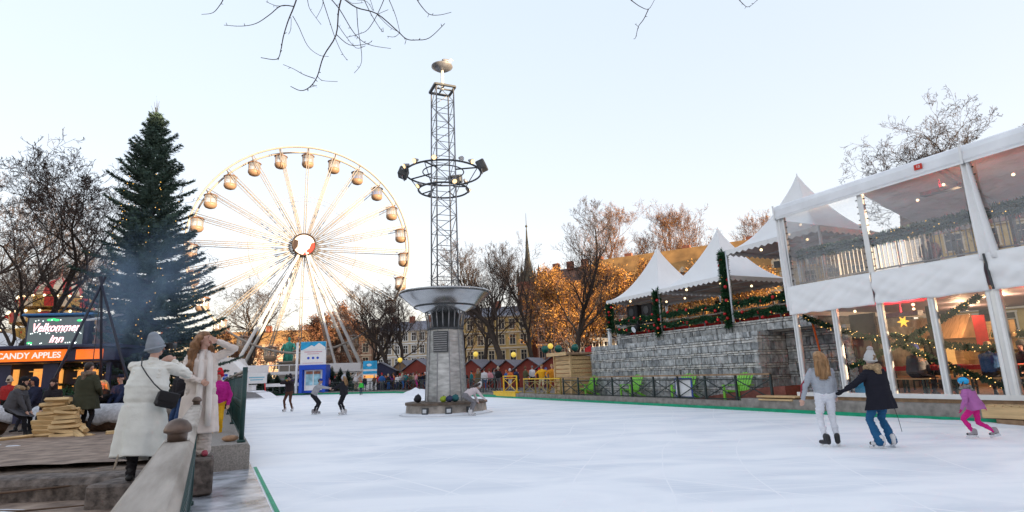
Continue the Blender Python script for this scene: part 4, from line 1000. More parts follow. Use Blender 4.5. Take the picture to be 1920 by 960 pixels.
# firewood stack: every split log its own object
fw = []
for v in range(5):
    b = MB(); r2 = random.Random(v+2); Ln = r2.uniform(.52, .68)
    poly = [(0, -.055), (.075, -.045+r2.uniform(-.01, .02)), (.05, .045), (-.03, .06+r2.uniform(-.01, .01)), (-.07, .0)]
    b.prism(poly, (0, 1, 0), (0, 0, 1), (-Ln/2, 0, 0), (Ln, r2.uniform(-.02, .02), 0)); o = fixn(b.build('firewood_log', mat('split_wood', (.66, .46, .23), .8, var=.3, scale=6, bump=.4, bscale=20, stretch=(.4, 4, 4))))
    fw.append(o)
WOODC = on(97, 822, TZ); wr = random.Random(9); first = [True]*5
def put_log(x, y, z, rz, ry=0):
    v = wr.randrange(5); o = fw[v]
    if first[v]: first[v] = False
    else: o = o.copy(); COL.objects.link(o)
    o.location = (WOODC.x+x, WOODC.y+y, TZ+z); o.rotation_euler = (wr.uniform(-.6, .6), ry, rz)
    tag(o, 'split pale log in the firewood stack by the fire place', 'firewood', 'split logs in the firewood stack')
for k in range(8):
    for row in (0, .14):
        put_log(-.30+k*.03+wr.uniform(-.05, .05), row+.1, .055+k*.105, wr.uniform(-.12, .12), wr.uniform(-.06, .06))
        if k < 7: put_log(.30-k*.012+wr.uniform(-.06, .06), row, .055+k*.105, wr.uniform(-.35, .3), wr.uniform(-.1, .15))
put_log(.05, .0, .90, -.1); put_log(.62, -.02, .10, -.5, .3); put_log(.70, .1, .06, -.2, .2); put_log(.60, .1, .25, -.55, .35)
put_log(-.62, -.3, .05, 1.2); put_log(1.35, .4, .05, .8)
b = MB(); b.box((0, 0, .05), (.9, .05, .05), rz=.1)
# tripod over the fire
ap = at(191, 528, 16.6); t = thing('fire_tripod', 'tall dark pole tripod standing over the smoking fire', 'tripod', (ap.x, ap.y, TZ))
for x, y in ((-1.05, -.7), (1.75, -.3), (-.65, 1.5)):
    b = MB(); d = Vector((x, y, 0)); top = Vector((0, 0, ap.z-TZ)); b.cyl(d, top-d*.06+Vector((0, 0, .15)), .04, .035, 8); b.build('leg', mat('tripod_blue', (.02, .025, .045), .5), t)
b = MB(); b.cyl((0, 0, ap.z-TZ-.1), (0, 0, 1.1), .012, .012, 5); b.build('chain', M('steel_dark'), t)
b = MB(); b.lathe((0, 0, .75), [(.1, 0), (.4, .08), (.55, .22), (.58, .22), (.45, .05), (.1, -.04)], 20); b.build('fire_pan', M('black'), t)
fl = thing('fire', 'small fire glowing in the hanging pan', 'fire', (ap.x, ap.y, TZ+.85)); b = MB()
for i in range(9):
    a = i*.7; b.lathe((.2*math.cos(a), .2*math.sin(a), 0), [(.06, 0), (.07, .08), (.03, .22), (.005, .34)], 6)
b.build('flames', mat('flame', (1, .4, .05), .5, emit=(1, .3, .04), estr=0.88), fl)
# smoke: a bounded volume with noise density
def smoke(name, label, c, sz, dens, rot=0.0):
    b = MB(); b.sphere((0, 0, 0), 1, 20, 12); m = bpy.data.materials.new(name); m.use_nodes = True; nt = m.node_tree; nt.nodes.remove(nt.nodes['Principled BSDF']); out = nt.nodes['Material Output']
    pv = nt.nodes.new('ShaderNodeVolumePrincipled'); pv.inputs['Color'].default_value = (.48, .70, 1, 1); pv.inputs['Anisotropy'].default_value = .1
    tc = nt.nodes.new('ShaderNodeTexCoord'); nz = nt.nodes.new('ShaderNodeTexNoise'); nz.inputs['Scale'].default_value = 1.5; nz.inputs['Detail'].default_value = 3; nz.inputs['Distortion'].default_value = .7
    nt.links.new(tc.outputs['Object'], nz.inputs['Vector'])
    ln = nt.nodes.new('ShaderNodeVectorMath'); ln.operation = 'LENGTH'; nt.links.new(tc.outputs['Object'], ln.inputs[0])
    fo = nt.nodes.new('ShaderNodeMapRange'); fo.inputs['From Min'].default_value = 1; fo.inputs['From Max'].default_value = .1; nt.links.new(ln.outputs['Value'], fo.inputs['Value'])
    r1 = nt.nodes.new('ShaderNodeMapRange'); r1.inputs['From Min'].default_value = .42; r1.inputs['From Max'].default_value = .72; nt.links.new(nz.outputs['Fac'], r1.inputs['Value'])
    mu = nt.nodes.new('ShaderNodeMath'); mu.operation = 'MULTIPLY'; nt.links.new(fo.outputs[0], mu.inputs[0]); nt.links.new(r1.outputs[0], mu.inputs[1])
    m2 = nt.nodes.new('ShaderNodeMath'); m2.operation = 'MULTIPLY'; m2.inputs[1].default_value = dens; nt.links.new(mu.outputs[0], m2.inputs[0]); nt.links.new(m2.outputs[0], pv.inputs['Density']); nt.links.new(pv.outputs[0], out.inputs['Volume'])
    o = b.build(name, m); o.location = c; o.scale = sz; o.rotation_euler = (0, rot, 0); return tag(o, label, None, None, 'stuff')
smoke('smoke', 'thin blue smoke drifting from the fire across the christmas tree', at(275, 545, 18.2), (2.6, 1.6, 3.0), SMOKE, rad(22))
# standing planks / crates by the kiosk
for i, (px, py, c) in enumerate(((100, 770, 'red'), (112, 770, 'pale'))):
    p = on(px+8, 792, TZ); t = thing('standing_plank', '%s upright board standing behind the firewood stack' % ('dark red', 'pale yellow')[i], 'board', (p.x, p.y, TZ), .1)
    b = MB(); b.box((0, 0, .45), (.26, .10, .9), bev=.015); b.build('board', M('red_board') if i == 0 else M('light_wood'), t)

# ================================================================== kiosk with lit screen
kp = at(62, 700, 22.0); kz = TZ; KX = kp.x+.78
k = thing('candy_kiosk', 'dark blue candy apple kiosk with a roof screen and orange sign behind the fire', 'kiosk', (KX, 22.3, kz), rad(8))
mat('kiosk_blue', (.028, .03, .075), .5, var=.2)
mat('orange_sign', (.85, .16, .012), .45, emit=(1, .17, .01), estr=0.121)
b = MB(); b.box((-.3, 1.3, 1.1), (5.2, 2.2, 2.2)); b.build('body', M('kiosk_blue'), k)
b = MB(); b.box((-.2, .6, 2.38), (5.6, 4.0, .5), bev=.03); b.box((-.2, .5, 2.68), (5.8, 4.2, .12), bev=.02); b.build('fascia', M('kiosk_blue'), k)
b = MB(); b.box((-.25, -1.42, 2.38), (2.45, .04, .40)); b.build('orange_sign', M('orange_sign'), k); 
b = MB(); b.box((1.75, -1.42, 2.38), (.9, .04, .36)); b.build('orange_sign', M('orange_sign'), k)
text_mesh('lettering', 'CANDY APPLES', .30, mat('letter_white', (.9, .88, .84), .4, emit=(1, .95, .9), estr=0.077), k, (-.25, -1.445, 2.375), (PI/2, 0, 0), .004, sx=1.02, bold=.006)
b = MB()
for x in (-2.5, -1.2, .35, 1.55, 2.3): b.box((x, -1.1, 1.05), (.5 if x in (-1.2, .35) else .14, .12, 2.1))
b.build('counter_post', M('kiosk_blue'), k)
b = MB(); b.box((-.2, -1.1, .5), (5.0, .16, 1.0)); b.build('counter', M('kiosk_blue'), k)
mat('warm_stock', (.75, .35, .08), .5, var=.6, scale=4, emit=(1, .45, .1), estr=0.11, col2=(.35, .03, .02))
for x, wd in ((-1.9, .8), (-.45, 1.0), (.95, .7)):
    b = MB(); b.box((x, .1, 1.5), (wd, .1, .9))
    for z in (1.25, 1.55, 1.85): b.box((x, -.05, z), (wd, .3, .03))
    b.build('lit_shelf', M('warm_stock'), k)
b = MB(); b.box((.05, -.35, 3.30), (2.2, .35, 1.25), bev=.03); sc_ = b.build('screen_frame', M('kiosk_blue'), k)
b = MB(); b.box((.0, -.54, 3.32), (1.92, .03, 1.06)); b.build('screen', mat('screen_dark', (.05, .065, .07), .3, emit=(.10, .13, .14), estr=0.11), sc_)
b = MB(); b.box((.05, -.35, 3.96), (2.5, .6, .10), bev=.03); b.build('blue_tarp', mat('tarp_blue', (.04, .18, .42), .5, bump=.6, bscale=6), sc_)
mat('led_pink', (1, .6, .6), .4, emit=(1, .52, .55), estr=0.308); mat('led_white', (1, 1, 1), .4, emit=(.85, 1, .95), estr=0.264); mat('led_green', (.05, .6, .2), .4, emit=(.05, .7, .2), estr=0.176)
text_mesh('lettering', 'Velkommen', .44, M('led_pink'), k, (0, -.56, 3.46), (PI/2, 0, 0), .003, .35, bold=.008, sx=.80)
text_mesh('lettering', 'inn', .40, M('led_pink'), k, (.05, -.56, 3.03), (PI/2, 0, 0), .003, .35, bold=.008)
b = MB(); rs = random.Random(3)
for i in range(34): b.box((rs.uniform(-.9, .9), -.56, 3.27+rs.choice((0, .46, -.02, -.4))+rs.uniform(-.03, .03)), (.035, .006, .035))
b.build('led_stars', M('led_white'), sc_)
b = MB()
for x, z in ((-.25, 3.76), (-.12, 3.78), (.0, 3.75), (-.85, 2.9), (.8, 3.72)): b.sphere((x, -.556, z), .08, 6, 4, 0, (1.3, .05, .6))
b.build('led_leaf', M('led_green'), sc_)
# side awning with white lettering-like trim and white market tent beyond
b = MB(); b.prism([(-.4, 3.85), (1.6, 3.85), (1.6, 2.75), (-.4, 2.75)], (0, 1, 0), (0, 0, 1), (1.3, 0, 0), (.06, 0, 0)); b.build('side_banner', mat('banner', (.5, .42, .40), .6, var=.5, scale=3, col2=(.30, .06, .05)), k)
b = MB(); b.box((1.55, .2, 3.95), (.25, 3, .06), rot=Matrix.Rotation(.2, 3, 'X')); b.build('string_trim', M('white_paint'), k)
g0 = at(150, 700, 20.8); t = thing('spruce_garland', 'spruce branches hung along the kiosk counter', 'garland')
t.location = (KX, 20.9, TZ); b = MB(); rg = random.Random(4)
for i in range(900):
    p = Vector((rg.uniform(.4, 2.6), rg.uniform(-.12, .12), rg.uniform(.75, 1.15))); d = Vector((rg.gauss(0, .1), rg.gauss(0, .1), rg.gauss(-.04, .1))); sd = Vector((rg.gauss(0, .015), 0, rg.gauss(0, .015)))
    b.add([p, p+d*.5+sd, p+d, p+d*.5-sd], [(0, 1, 2, 3)])
b.build('foliage', M('garland_green'), t)
t = thing('market_tent', 'white market tent roof at the far left behind the kiosk', 'tent', (-27, 27.5, TZ)); b = MB()
b.prism([(-2.6, 2.5), (2.6, 2.5), (2.6, 2.9), (0, 4.2), (-2.6, 2.9)], (1, 0, 0), (0, 0, 1), (0, -2, 0), (0, 5, 0)); b.build('roof', M('tent_white'), t)
for x in (-2.5, 2.5):
    for y in (-1.9, 2.9): b = MB(); b.cyl((x, y, 0), (x, y, 2.6), .05, .05, 6); b.build('pole', M('alu'), t)
# helter skelter / carousel tower with red and white dome
ct = thing('carousel', 'round golden carousel with red and white domed top behind the kiosk', 'carousel', (-30.2, 37.5, TZ))
mat('car_gold', (.62, .38, .10), .4, var=.3, scale=2); mat('car_red', (.55, .04, .03), .45); mat('car_cream', (.75, .62, .45), .5)
b = MB(); b.cyl((0, 0, 0), (0, 0, 7.2), .7, .7, 16); b.build('core', M('car_gold'), ct)
for lev, (zz, rr) in enumerate(((5.35, 2.35), (6.35, 2.0), (4.2, 3.0))):
    b = MB(); n = 20
    for i in range(n):
        a0, a1 = 2*PI*i/n, 2*PI*(i+1)/n
        P = lambda a, r, z: (r*math.cos(a), r*math.sin(a), z)
        b.add([P(a0, rr, zz), P(a1, rr, zz), P(a1, rr*1.03, zz+.62), P(a0, rr*1.03, zz+.62)], [(0, 1, 2, 3)], i % 3)
        b.add([P((a0+a1)/2, rr*1.04, zz+.30), P((a0+a1)/2, rr*1.1, zz+.42), P((a0+a1)/2, rr*1.04, zz+.5)], [(0, 1, 2)], 1)
        b.sphere(P(a0, rr*1.04, zz+.66), .09, 6, 4, 3)
    b.lathe((0, 0, 0), [(rr*1.03, zz+.62), (rr*.6, zz+.85), (.3, zz+.9)], n, 0); b.lathe((0, 0, 0), [(.4, zz+.02), (rr, zz)], n, 2)
    b.build('decorated_tier', [M('car_gold'), M('car_red'), M('car_cream'), M('bulb_white')], ct)
b = MB(); n = 16; prof = [(1.35, 7.2), (1.35, 7.35), (1.2, 7.75), (.8, 8.15), (.3, 8.35), (.05, 8.6), (.04, 9.2), (0.005, 9.3)]
vs = []
for r_, z in prof:
    for i in range(n): vs.append((r_*math.cos(2*PI*i/n), r_*math.sin(2*PI*i/n), z))
for i in range(len(prof)-1):
    for j in range(n):
        q = [vs[i*n+j], vs[i*n+(j+1) % n], vs[(i+1)*n+(j+1) % n], vs[(i+1)*n+j]]; b.add(q, [(0, 1, 2, 3)], j % 2, False)
b.build('dome', [M('car_red'), M('car_cream')], ct)
for i in range(10):
    a = 2*PI*i/10; b = MB(); b.cyl((2.8*math.cos(a), 2.8*math.sin(a), 0), (2.8*math.cos(a), 2.8*math.sin(a), 4.3), .09, .09, 6); b.build('pillar', M('car_cream'), ct)
# ================================================================== far side of the rink
GZ = .24
def P(px, py, z=GZ): p = on(px, py, z); return p
def G(px, Y, z=GZ):
    p = at(px, 700, Y); return Vector((p.x, Y, z))
# ticket booth
p = G(590, 65); t = thing('ticket_booth', 'bright blue ticket booth with a white picture sign on top, before the ferris wheel', 'booth', p, rad(6))
b = MB(); 
for x in (-1.25, 1.25): b.box((x, -.9, 1.45), (.34, .34, 2.9))
b.box((0, -.9, 2.75), (2.9, .36, .5)); b.box((0, .5, 1.5), (2.8, 1.9, 3.0)); b.build('frame', M('blue_paint'), t)
b = MB(); b.box((0, -.5, 1.35), (1.9, .12, 2.2)); b.build('window_surround', M('white_paint'), t)
b = MB(); b.box((-.42, -.58, 1.55), (.72, .05, 1.5)); b.box((.42, -.58, 1.55), (.72, .05, 1.5)); b.build('window', mat('booth_glass', (.30, .55, .65), .15, var=.4, scale=2), t)
b = MB(); b.box((-.42, -.62, 2.15), (.7, .03, .3)); b.box((.42, -.62, 2.15), (.7, .03, .3)); b.build('lit_strip', mat('booth_strip', (.5, .2, .08), .5, var=.6, scale=6, col2=(.1, .04, .05)), t)
b = MB(); b.box((0, -.85, 4.25), (2.75, .25, 2.6), bev=.03); s_ = b.build('sign_panel', M('white_paint'), t)
b = MB(); b.box((0, -.985, 5.08), (2.7, .02, .9)); b.build('sky_picture', M('sky_blue'), s_)
b = MB(); b.add([(-.9, -1.0, 4.75), (-.2, -1.0, 5.15), (.1, -1.0, 5.0), (.6, -1.0, 5.4), (1.3, -1.0, 4.9), (1.3, -1.0, 4.64), (-1.2, -1.0, 4.64)], [tuple(range(7))]); b.build('cloud_shape', M('white_paint'), s_)
for x in (-.5, 0, .5):
    b = MB(); b.cyl((x, -.975, 3.75), (x, -.99, 3.75), .14, .14, 14); b.build('blue_dot', M('blue_paint'), s_)
b = MB(); b.box((0, -.985, 4.42), (1.9, .012, .10)); b.box((0, -.985, 4.2), (1.3, .012, .07)); b.box((0, -.985, 3.2), (2.2, .012, .05)); b.build('text_lines', mat('pinkline', (.62, .35, .42), .5), s_)
b = MB(); b.cyl((-1.75, -.8, 0), (-1.75, -.8, 5.5), .14, .14, 10); b.build('side_post', M('white_paint'), t)
# white house shaped tent with blue window at left
p = G(424, 58); t = thing('white_cabin', 'white gabled cabin with a small blue window left of the ferris wheel', 'cabin', p, rad(10))
b = MB(); b.prism([(-1.7, 0), (1.7, 0), (1.7, 2.6), (.8, 3.5), (-.8, 3.5), (-1.7, 2.6)], (1, 0, 0), (0, 0, 1), (0, -1.2, 0), (0, 3, 0)); b.build('body', M('white_paint'), t)
b = MB(); b.box((.3, -1.23, 1.95), (.42, .06, .55)); b.build('window', M('blue_paint'), t)
b = MB(); b.box((.3, -1.25, 1.95), (.5, .03, .05)); b.build('window_bar', M('white_paint'), t)
p = G(418, 63); t = thing('marquee', 'white marquee roof behind the gabled cabin', 'tent', p, rad(8)); b = MB(); b.prism([(-4, 3.0), (1.2, 3.0), (.6, 4.1), (-3.2, 4.1)], (1, 0, 0), (0, 0, 1), (0, 0, 0), (0, 5, 0)); b.build('roof', M('tent_white'), t)
b = MB(); b.box((-1.4, 2.5, 1.5), (4.6, 4.4, 3.0)); b.build('walls', M('pvc'), t)
# snow ramp with grey mats and red tube
p = P(468, 748, 0); t = thing('snow_ramp', 'white snow ramp with grey mats at the far left corner of the rink', 'ramp', (p.x, p.y, 0), rad(-10))
b = MB(); b.prism([(-2.2, 0), (2.3, 0), (1.4, .55), (.6, .75), (-1.6, .8), (-2.2, .4)], (1, 0, 0), (0, 0, 1), (0, -.9, 0), (0, 2.2, 0)); b.build('heap', M('snow'), t)
b = MB(); b.add([(-.2, -.93, .74), (1.2, -.93, .6), (2.1, -.95, .12), (.3, -.95, .12)], [(0, 1, 2, 3)]); b.add([(-.2, -.93, .80), (1.2, -.93, .62), (1.2, 1.3, .62), (-.2, 1.3, .80)], [(0, 1, 2, 3)]); b.build('mat', mat('grey_mat', (.22, .22, .23), .8), t)
t = thing('red_tube', 'red inflatable tube lying on the ice by the snow ramp', 'tube', (p.x-1.6, p.y-1.5, 0), rad(-5)); b = MB(); b.cyl((-.8, 0, .2), (.8, 0, .2), .2, .2, 12); b.sphere((-.8, 0, .2), .2); b.sphere((.8, 0, .2), .2); b.build('tube', mat('tube_red', (.6, .02, .02), .35), t)
p = G(467, 61.5); t = thing('white_box', 'white box cabinet beside the snow ramp', 'cabinet', p); b = MB(); b.box((0, 0, .5), (1.3, .9, 1.0), bev=.05); b.build('box', M('white_paint'), t)
b = MB(); b.box((0, 0, 1.04), (1.4, 1.0, .08)); b.build('lid', M('pvc'), t)
p = G(482, 63.5); t = thing('notice_sign', 'small white notice sign on red legs by the far kerb', 'sign', p); b = MB(); b.box((0, 0, 1.75), (2.2, .06, 1.1), bev=.01); b.build('panel', M('white_paint'), t)
b = MB(); b.box((0, -.035, 1.85), (1.7, .01, .12)); b.box((0, -.035, 1.6), (1.4, .01, .1)); b.build('text_lines', mat('notice_blue', (.2, .5, .65), .5), t)
for x in (-.9, .9): b = MB(); b.bar((x, 0, 1.2), (x*1.3, -.3, 0), .1); b.build('leg', mat('tube_red', (.6, .02, .02), .35), t)
# frosted spruces round the wheel
lbs = ['frosted christmas tree at the left foot of the wheel', 'second frosted christmas tree from the left wheel foot', 'third frosted christmas tree from the left wheel foot', 'tall frosted christmas tree behind the notice sign', 'broad frosted christmas tree left of the dark skater', 'frosted christmas tree behind the dark skater', 'frosted christmas tree left of the blue booth', 'frosted christmas tree right of the blue booth', 'second frosted christmas tree right of the blue booth', 'frosted christmas tree by the right wheel foot', 'low frosted christmas tree under the wheel frame']
for i, (px, h, w_) in enumerate(((458, 2.6, 1.2), (472, 3.0, 1.4), (490, 2.8, 1.4), (505, 2.4, 1.3), (520, 2.1, 1.3), (538, 2.2, 1.2), (556, 2.0, 1.1), (622, 2.9, 1.3), (638, 2.7, 1.2), (652, 2.4, 1.2), (548, 1.6, 1.1))): small_spruce('frosted_spruce', lbs[i], G(px, 66.5+i % 3*.9), h, w_, 100+i, True, 'frosted christmas trees round the ferris wheel')
# benches / bicycles rail: low white barrier beneath
p0, p1 = G(500, 65.6), G(566, 64.4); t = thing('barrier', 'low white barrier along the far kerb before the wheel', 'barrier', p0)
b = MB(); b.bar(Vector((0, 0, .95)), p1-p0+Vector((0, 0, .95)), .12, .35); b.build('board', M('white_paint'), t)
for i in range(6): b = MB(); q = (p1-p0)*(i/5); b.bar(q, q+Vector((0, 0, .9)), .08); b.build('post', M('steel_dark'), t)
# bronze statue, green with age
p = G(540, 80); t = thing('green_statue', 'verdigris bronze statue of a draped figure behind the ferris wheel', 'statue', p)
b = MB(); b.box((0, 0, 1.9), (2.0, 2.0, 3.8), bev=.08); b.box((0, 0, 3.9), (2.4, 2.4, .25), bev=.05); b.build('pedestal', M('granite'), t)
b = MB(); b.lathe((0, 0, 4.0), [(.95, 0), (.85, .8), (.65, 1.6), (.72, 2.2), (.6, 2.5), (.2, 2.7), (.14, 2.8), (.24, 2.95), (.26, 3.1), (.18, 3.28), (.02, 3.34)], 14, sx=.78, sy=.7)
b.tube([(.55, 0, 6.4), (.95, -.2, 5.8), (.7, -.5, 5.3)], [.2, .17, .12], 8); b.tube([(-.55, 0, 6.4), (-.95, -.1, 5.7), (-.85, -.3, 5.0)], [.2, .18, .12], 8)
for x in (-.5, -.2, .15, .45): b.tube([(x, -.62, 4.1), (x*.8, -.5, 5.4), (x*.9, -.42, 6.2)], [.1, .08, .03], 6)
b.build('figure', M('verdigris'), t)
# stalls left of the tower
def gable_hut(label, p, w_, d, h, hr, rz=0.0, wall='red_board', roof='roof_slate', group='red gabled market huts', front=True):
    t = thing('market_hut', label, 'hut', p, rz, group)
    b = MB(); b.prism([(-w_/2, 0), (w_/2, 0), (w_/2, h), (0, hr), (-w_/2, h)], (1, 0, 0), (0, 0, 1), (0, 0, 0), (0, d, 0)); b.build('body', M(wall), t)
    b = MB(); sl = math.hypot(w_/2, hr-h)
    for sg in (-1, 1):
        a = Vector((0, -.25, hr+.03)); e_ = Vector((sg*(w_/2+.22), -.25, h-.22*(hr-h)/(w_/2)+.03)); up = Vector((0, 0, .07)); D = Vector((0, d+.5, 0))
        b.add([a, e_, e_+D, a+D, a+up, e_+up, e_+D+up, a+D+up], [(0, 1, 2, 3), (4, 5, 6, 7), (0, 1, 5, 4), (1, 2, 6, 5), (2, 3, 7, 6), (3, 0, 4, 7)])
    fixn(b.build('roof', M(roof), t))
    if front:
        b = MB(); b.box((w_*.1, -.02, 1.15), (w_*.34, .05, .7)); b.build('hatch', mat('hatch_orange', (.42, .09, .025), .6, var=.3), t)
        b = MB(); b.box((w_*.1, -.12, .78), (w_*.42, .25, .05)); b.build('counter', M('plank'), t)
    return t
nm = ['first', 'second', 'third', 'fourth', 'fifth', 'sixth']
for i, (px, Y, w_, pk) in enumerate(((885, 58, 3.0, 675), (923, 56, 2.6, 676), (951, 55, 2.7, 676), (991, 53, 3.1, 672), (1040, 50, 3.2, 667), (1093, 47, 3.3, 662))):
    p = G(px, Y); hr = at(px, pk, Y).z-GZ
    gable_hut('%s red gabled market hut from the lamp tower%s' % (nm[i], ('', '', '', ', behind a tree trunk', ', the broadest gable', ', above the pale wooden hut')[i]), p, w_, 3.2, hr*.60, hr, rad(-24))
for i, (px, Y, w_, h, hr, lb, wl) in enumerate(((713, 66, 3.4, 2.1, 3.0, 'grey roofed stall beside the blue stall sign', 'kiosk_blue'), (752, 68, 3.2, 1.9, 3.2, 'dark gabled stall behind the crowd by the wheel', 'plank'), (783, 62, 4.0, 2.0, 3.1, 'red stall with a long sloping roof left of the lamp tower', 'red_board'))):
    gable_hut(lb, G(px, Y), w_, 3, h, hr, rad((5, -20, -30)[i]), wl, group='market stalls left of the lamp tower')
t = thing('stall_sign', 'sky blue and white stall sign panel beside the right wheel foot', 'sign', G(694, 64)); b = MB(); b.box((0, 0, 1.6), (1.5, .12, 3.2), bev=.02); b.build('panel', M('white_paint'), t)
b = MB(); b.box((0, -.075, 2.75), (1.54, .03, .9)); b.box((0, -.075, 1.95), (1.54, .03, .3)); b.build('blue_band', M('sky_blue'), t); b = MB(); b.sphere((-.1, -.09, 2.75), .26, 8, 5, 0, (1.1, .1, .6)); b.build('white_shape', M('white_paint'), t)
b = MB(); b.box((0, -.08, 1.5), (1.4, .03, .3)); b.build('stock', M('warm_stock'), t)
# pale wooden hut by the stage
p = on(1088, 738, GZ); t = thing('wooden_hut', 'pale plank hut with flat roof at the end of the stone wall', 'hut', E(8.0, 1.4, GZ), E_ROT)
b = MB()
for z in range(9): b.box((0, 0, .12+z*.235), (1.7, 1.7, .21), bev=.02)
b.build('plank_walls', M('light_wood'), t)
b = MB(); b.box((0, -.1, 2.22), (2.1, 2.2, .13), bev=.02); b.build('roof', M('plank'), t)
b = MB(); b.box((-1.04, -.1, 2.23), (.05, 2.2, .19)); b.box((0, -1.23, 2.23), (2.12, .05, .19)); b.build('roof_edge', M('light_wood'), t)
for x, y in ((-.86, -.86), (.86, -.86)): b = MB(); b.box((x, y, 1.08), (.1, .1, 2.16)); b.build('corner_board', M('light_wood'), t)
# globe street lamps
mat('globe_yellow', (.9, .7, .15), .3, emit=(1, .68, .08), estr=0.06); mat('globe_green', (.01, .12, .10), .15)
for i, (px, py, Y, m, lb) in enumerate(((892, 664, 60, 'globe_yellow', 'yellow globe lamp just right of the lamp tower'), (963, 665, 58, 'globe_yellow', 'yellow globe lamp beside the thick tree trunk'), (1032, 649, 56, 'globe_yellow', 'yellow globe lamp above the broadest red gable'), (750, 675, 64, 'globe_yellow', 'yellow globe lamp behind the crowd left of the lamp tower'))):
    q = at(px, py, Y); t = thing('globe_lamp', lb, 'street lamp', (q.x, q.y, GZ), 0, 'yellow globe lamps'); H = q.z-GZ
    b = MB(); b.cyl((0, 0, 0), (0, 0, H-.25), .07, .05, 8); b.build('pole', M('steel_dark'), t); b = MB(); b.sphere((0, 0, H), .27, 14, 9); b.build('globe', M(m), t)
for i, (px, py, Y, lb) in enumerate(((1022, 655, 57, 'big dark green bauble left of the second green one, above the red huts'), (1047, 654, 57, 'shiny dark green bauble in the middle of three above the red huts'), (1078, 652, 57, 'dark green bauble nearest the stone wall, above the red huts'))):
    q = at(px, py, Y); t = thing('green_bauble', lb, 'bauble', (q.x, q.y, GZ), 0, 'giant green baubles'); H = q.z-GZ; b = MB(); b.sphere((0, 0, H), .38, 16, 10); b.build('ball', M('globe_green'), t); b = MB(); b.cyl((0, 0, 0), (0, 0, H-.36), .06, .06, 6); b.build('pole', M('steel_dark'), t); b = MB(); b.cyl((0, 0, H+.35), (0, 0, H+.46), .10, .14, 8); b.build('cap', M('car_gold'), t)
q = at(1104, 657, 50); t = thing('red_flag', 'small red flag standing above the last red hut', 'flag', (q.x, q.y, GZ)); H = q.z-GZ
b = MB(); b.cyl((.28, 0, 0), (.28, 0, H+.5), .03, .03, 6); b.build('pole', M('steel_dark'), t); b = MB(); b.add([(.26, 0, H+.45), (-.3, .1, H+.2), (-.35, .05, H-.6), (.26, 0, H-.5)], [(0, 1, 2, 3)]); o = b.build('cloth', M('red_cloth'), t); o.modifiers.new('t', 'SOLIDIFY').thickness = .02
# far fences round the rink
xfence('rink_fence', 'dark railing along the far kerb in front of the crowd', Vector((-20.2, 63.9, 0)), Vector((-12.3, 60.0, 0)), 5, .24, 1.0, M('fence_dark'))
xfence('rink_fence', 'dark crossed railing behind the lamp tower at the far kerb', Vector((-11.9, 59.2, 0)), Vector((-3.5, 43.9, 0)), 8, .24, 1.0, M('fence_dark'))
xfence('rink_fence', 'dark railing section beside the yellow gate', Vector((-3.3, 43.4, 0)), Vector((-1.5, 39.9, 0)), 2, .24, 1.0, M('fence_dark'))
t = thing('snow_pile', 'white snow pile on the ice left of the lamp tower', 'snow pile', on(782, 741, 0)); b = MB(); vs = []
for i in range(9):
    for j in range(20):
        r_ = i/8; a = 2*PI*j/20; vs.append((1.6*r_*math.cos(a), 1.0*r_*math.sin(a), .6*(1-r_)**.8*(1+.4*mnoise.noise(Vector((r_*3*math.cos(a), r_*3*math.sin(a), 2))))))
b.add(vs, [(i*20+j, (i+1)*20+j, (i+1)*20+(j+1) % 20, i*20+(j+1) % 20) for i in range(8) for j in range(20)], 0, True); b.build('heap', M('snow'), t)
# bags on the tower plinth
def bag(label, ang, r, c1, c2, s_=1.0):
    t = thing('backpack', label, 'bag', (TX+r*math.cos(rad(ang)), TY+r*math.sin(rad(ang)), .505), rad(ang+90)); b = MB(); b.sphere((0, 0, .2*s_), .22*s_, 12, 8, 0, (1.05, .75, .92)); b.sphere((.03, 0, .33*s_), .13*s_, 10, 6, 0, (1.1, .8, .6)); b.build('body', mat('bag_'+c1, c2, .7, bump=.4), t)
    b = MB(); b.sphere((0, -.13*s_, .17*s_), .14*s_, 10, 6, 0, (1, .6, .8)); b.build('pocket', mat('bag_'+c1, c2), t); b = MB(); b.tube([(-.05*s_, 0, .38*s_), (.03, 0, .44*s_), (.09*s_, 0, .38*s_)], .012, 5); b.build('handle', M('black'), t); return t
bag('black backpack at the left edge of the lamp tower plinth', -140, 1.35, 'black', (.015, .015, .02), .8); bag('lime and black backpack on the front of the tower plinth', -88, 1.3, 'lime', (.32, .42, .03), .6); bag('navy backpack in the middle of the bags on the plinth', -78, 1.36, 'navy', (.03, .04, .10), .62); bag('teal backpack at the right of the bags on the plinth', -67, 1.3, 'teal', (.02, .12, .13), .7)

